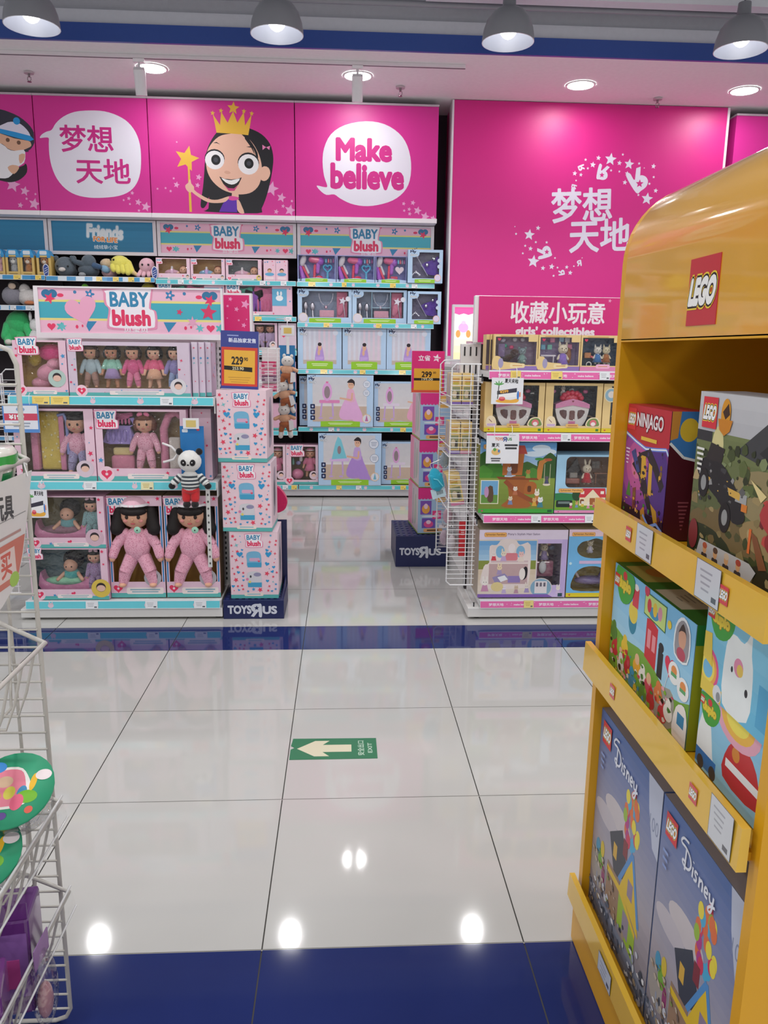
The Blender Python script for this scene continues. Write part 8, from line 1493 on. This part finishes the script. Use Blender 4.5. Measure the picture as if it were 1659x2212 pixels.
p.text('夏天玩具', -.03, -.038, '#3a3a3e', h=.036, w=.14, bold=.03, rot=-.12); p.text('来啦', -.05, -.078, '#4a4a4e', h=.026, bold=.02, rot=-.1); p.line([(-.14, -.062), (.085, -.062)], .0012, '#8a8a8a'); p.ell(-.045, -.075, .008, .014, '#5a7a9a'); p.poly([(-.15, -.165), (.03, -.165), (.058, -.128), (.074, -.098), (-.15, -.098)], '#c4705f'); p.rect(-.04, -.155, .03, -.108, '#dcc6c0'); p.text('买', -.005, -.131, '#c8584a', h=.036, bold=.03); p.ell(.02, -.160, .018, .012, '#9ac04a'); p.bars(-.03, -.088, .18, .004, '#b08a84', 1)
m.build('sheet', t); m = MB(); m.tube([(.0, .105, .012), (-.004, .10, .02), (.002, .10, -.006)], .0015, '#e3e3e3', 'gloss', 5); m.build('tie', t)
def lid_tub(loc, label, tilt):
    t = thing('craft_tub', label, 'tub', loc); t.rotation_euler[0] = tilt; t.scale = (.66, .66, .66)
    m = MB(); m.lathe([(0, 0), (.082, 0), (.098, .075), (.1, .08)], 0, 0, '#ffffff', 'bag', 28); m.build('clear_tub', t)
    m = MB()
    for i in range(14): a = i * 2.4; m.ell((.05 * math.cos(a), .05 * math.sin(a), .02 + .003 * i), (.018, .018, .014), ('#b9a24a', '#8a6a8a', '#4a7aa4', '#c98a4a')[i % 4], 'gloss', None, 8, 6)
    m.build('contents', t)
    m = MB(); m.lathe([(.102, .076), (.104, .088), (.0, .088)], 0, 0, '#2f9a72', 'paper', 28); p = Pr(m, (0, 0, .0885), (1, 0, 0), (0, 1, 0))
    p.poly(blob([(-.07, -.045), (-.085, .0), (-.06, .05), (0, .062), (.03, .04), (.05, .0), (.045, -.04), (-.01, -.055)], 3), '#e0dcd6'); p.poly(blob([(-.065, -.04), (-.08, .0), (-.05, .045), (0, .055), (.025, .035), (.04, -.03), (-.01, -.048)], 3), '#d8788c')
    for u, v, a, b, c in ((-.05, .06, .022, .016, '#2f7fc4'), (-.02, .02, .02, .016, '#c9a88a'), (.0, -.01, .014, .018, '#c9c04a'), (.03, -.01, .012, .02, '#3f86b0'), (.045, -.02, .026, .018, '#6fae2c'), (.025, -.035, .016, .022, '#d8607c'), (-.03, -.02, .014, .012, '#d08a6a'), (.05, .02, .008, .024, '#e0b02c'), (.07, .04, .02, .015, '#e6d8da'), (.06, -.055, .01, .01, '#d05a4a'), (.0, -.072, .012, .01, '#5a3f8a'), (-.06, -.06, .018, .016, '#2f7fc4')): p.ell(u, v, a, b, c)
    m.build('printed_lid', t); return t
lid_tub((-.548, 1.215, .562), 'clear tub with a colourful green edged lid in the foreground basket, upper one', .5)
lid_tub((-.588, 1.165, .478), 'clear tub with a colourful green edged lid in the foreground basket, lower one', .5)
def purple_pack(loc, label, c, rz, h=.19):
    t = thing('toy_package', label, 'toy package', loc, rz)
    m = MB(); m.box(-.03, .03, -.045, .045, 0, h, c, 'gloss', .006); m.build('carton', t); m = MB(); m.box(-.026, .026, -.0465, -.045, h * .2, h * .86, '#8a5fa4', 'gloss'); m.box(-.018, .012, -.048, -.0465, h * .3, h * .6, '#c04f94', 'gloss'); m.build('front_print', t); m = MB(); m.box(-.03, .03, -.044, -.041, h, h + .03, c, 'gloss', .001); m.build('hang_tab', t); return t
g = 'purple packages in the lowest basket'
purple_pack((-.565, 1.20, .203), 'purple toy package in the lowest foreground basket, nearest the frame corner', '#5f2f72', .15, .185)
purple_pack((-.632, 1.17, .203), 'purple toy package in the lowest foreground basket, second from the right', '#4a2860', -.1, .18)
purple_pack((-.560, 1.06, .203), 'purple toy package in the lowest foreground basket, nearer front one', '#6f3a7c', .3, .16)
purple_pack((-.632, 1.05, .203), 'dark purple toy package in the lowest foreground basket, at the left edge', '#3a2048', .1, .17)
t = thing('blister_pack', 'clear rounded blister hanging at the right of the purple packages', 'toy package', (-.515, 1.17, .16)); m = MB(); m.ell((0, 0, .085), (.022, .03, .075), '#ffffff', 'bag'); m.build('clear_shell', t); m = MB(); m.ell((0, 0, .06), (.013, .018, .035), '#b98a90', 'gloss'); m.build('contents', t); m = MB(); m.box(-.001, .001, -.03, .03, .14, .18, '#8f6a9c', 'paper'); m.build('header_card', t)
# second side rack at the left end of the baby doll gondola, with pink packets
wire_rack('white wire rack of pink packets at the left end of the baby doll gondola', -1.70, 3.80, .4, .12, 1.20, (.95, .62, .3), .16, 30)
for k, (x, y, z, c, lab) in enumerate(((-1.70, 3.86, 1.0, '#b9a6ae', 'greyish packet in the left wire rack, top row'), (-1.68, 3.86, .70, '#c9708f', 'rosy packet in the left wire rack, second row'), (-1.69, 3.86, .42, '#cf5f9a', 'pink packet in the left wire rack, third row'), (-1.66, 3.86, .24, '#c93a78', 'crimson packet in the left wire rack, lowest row'), (-1.62, 3.90, .50, '#d890b0', 'pale pink packet in the left wire rack, beside the bunk beds'))):
    packet(lab, (x, y, z), .09, .16, .04, c, inner=c, hook=.2)
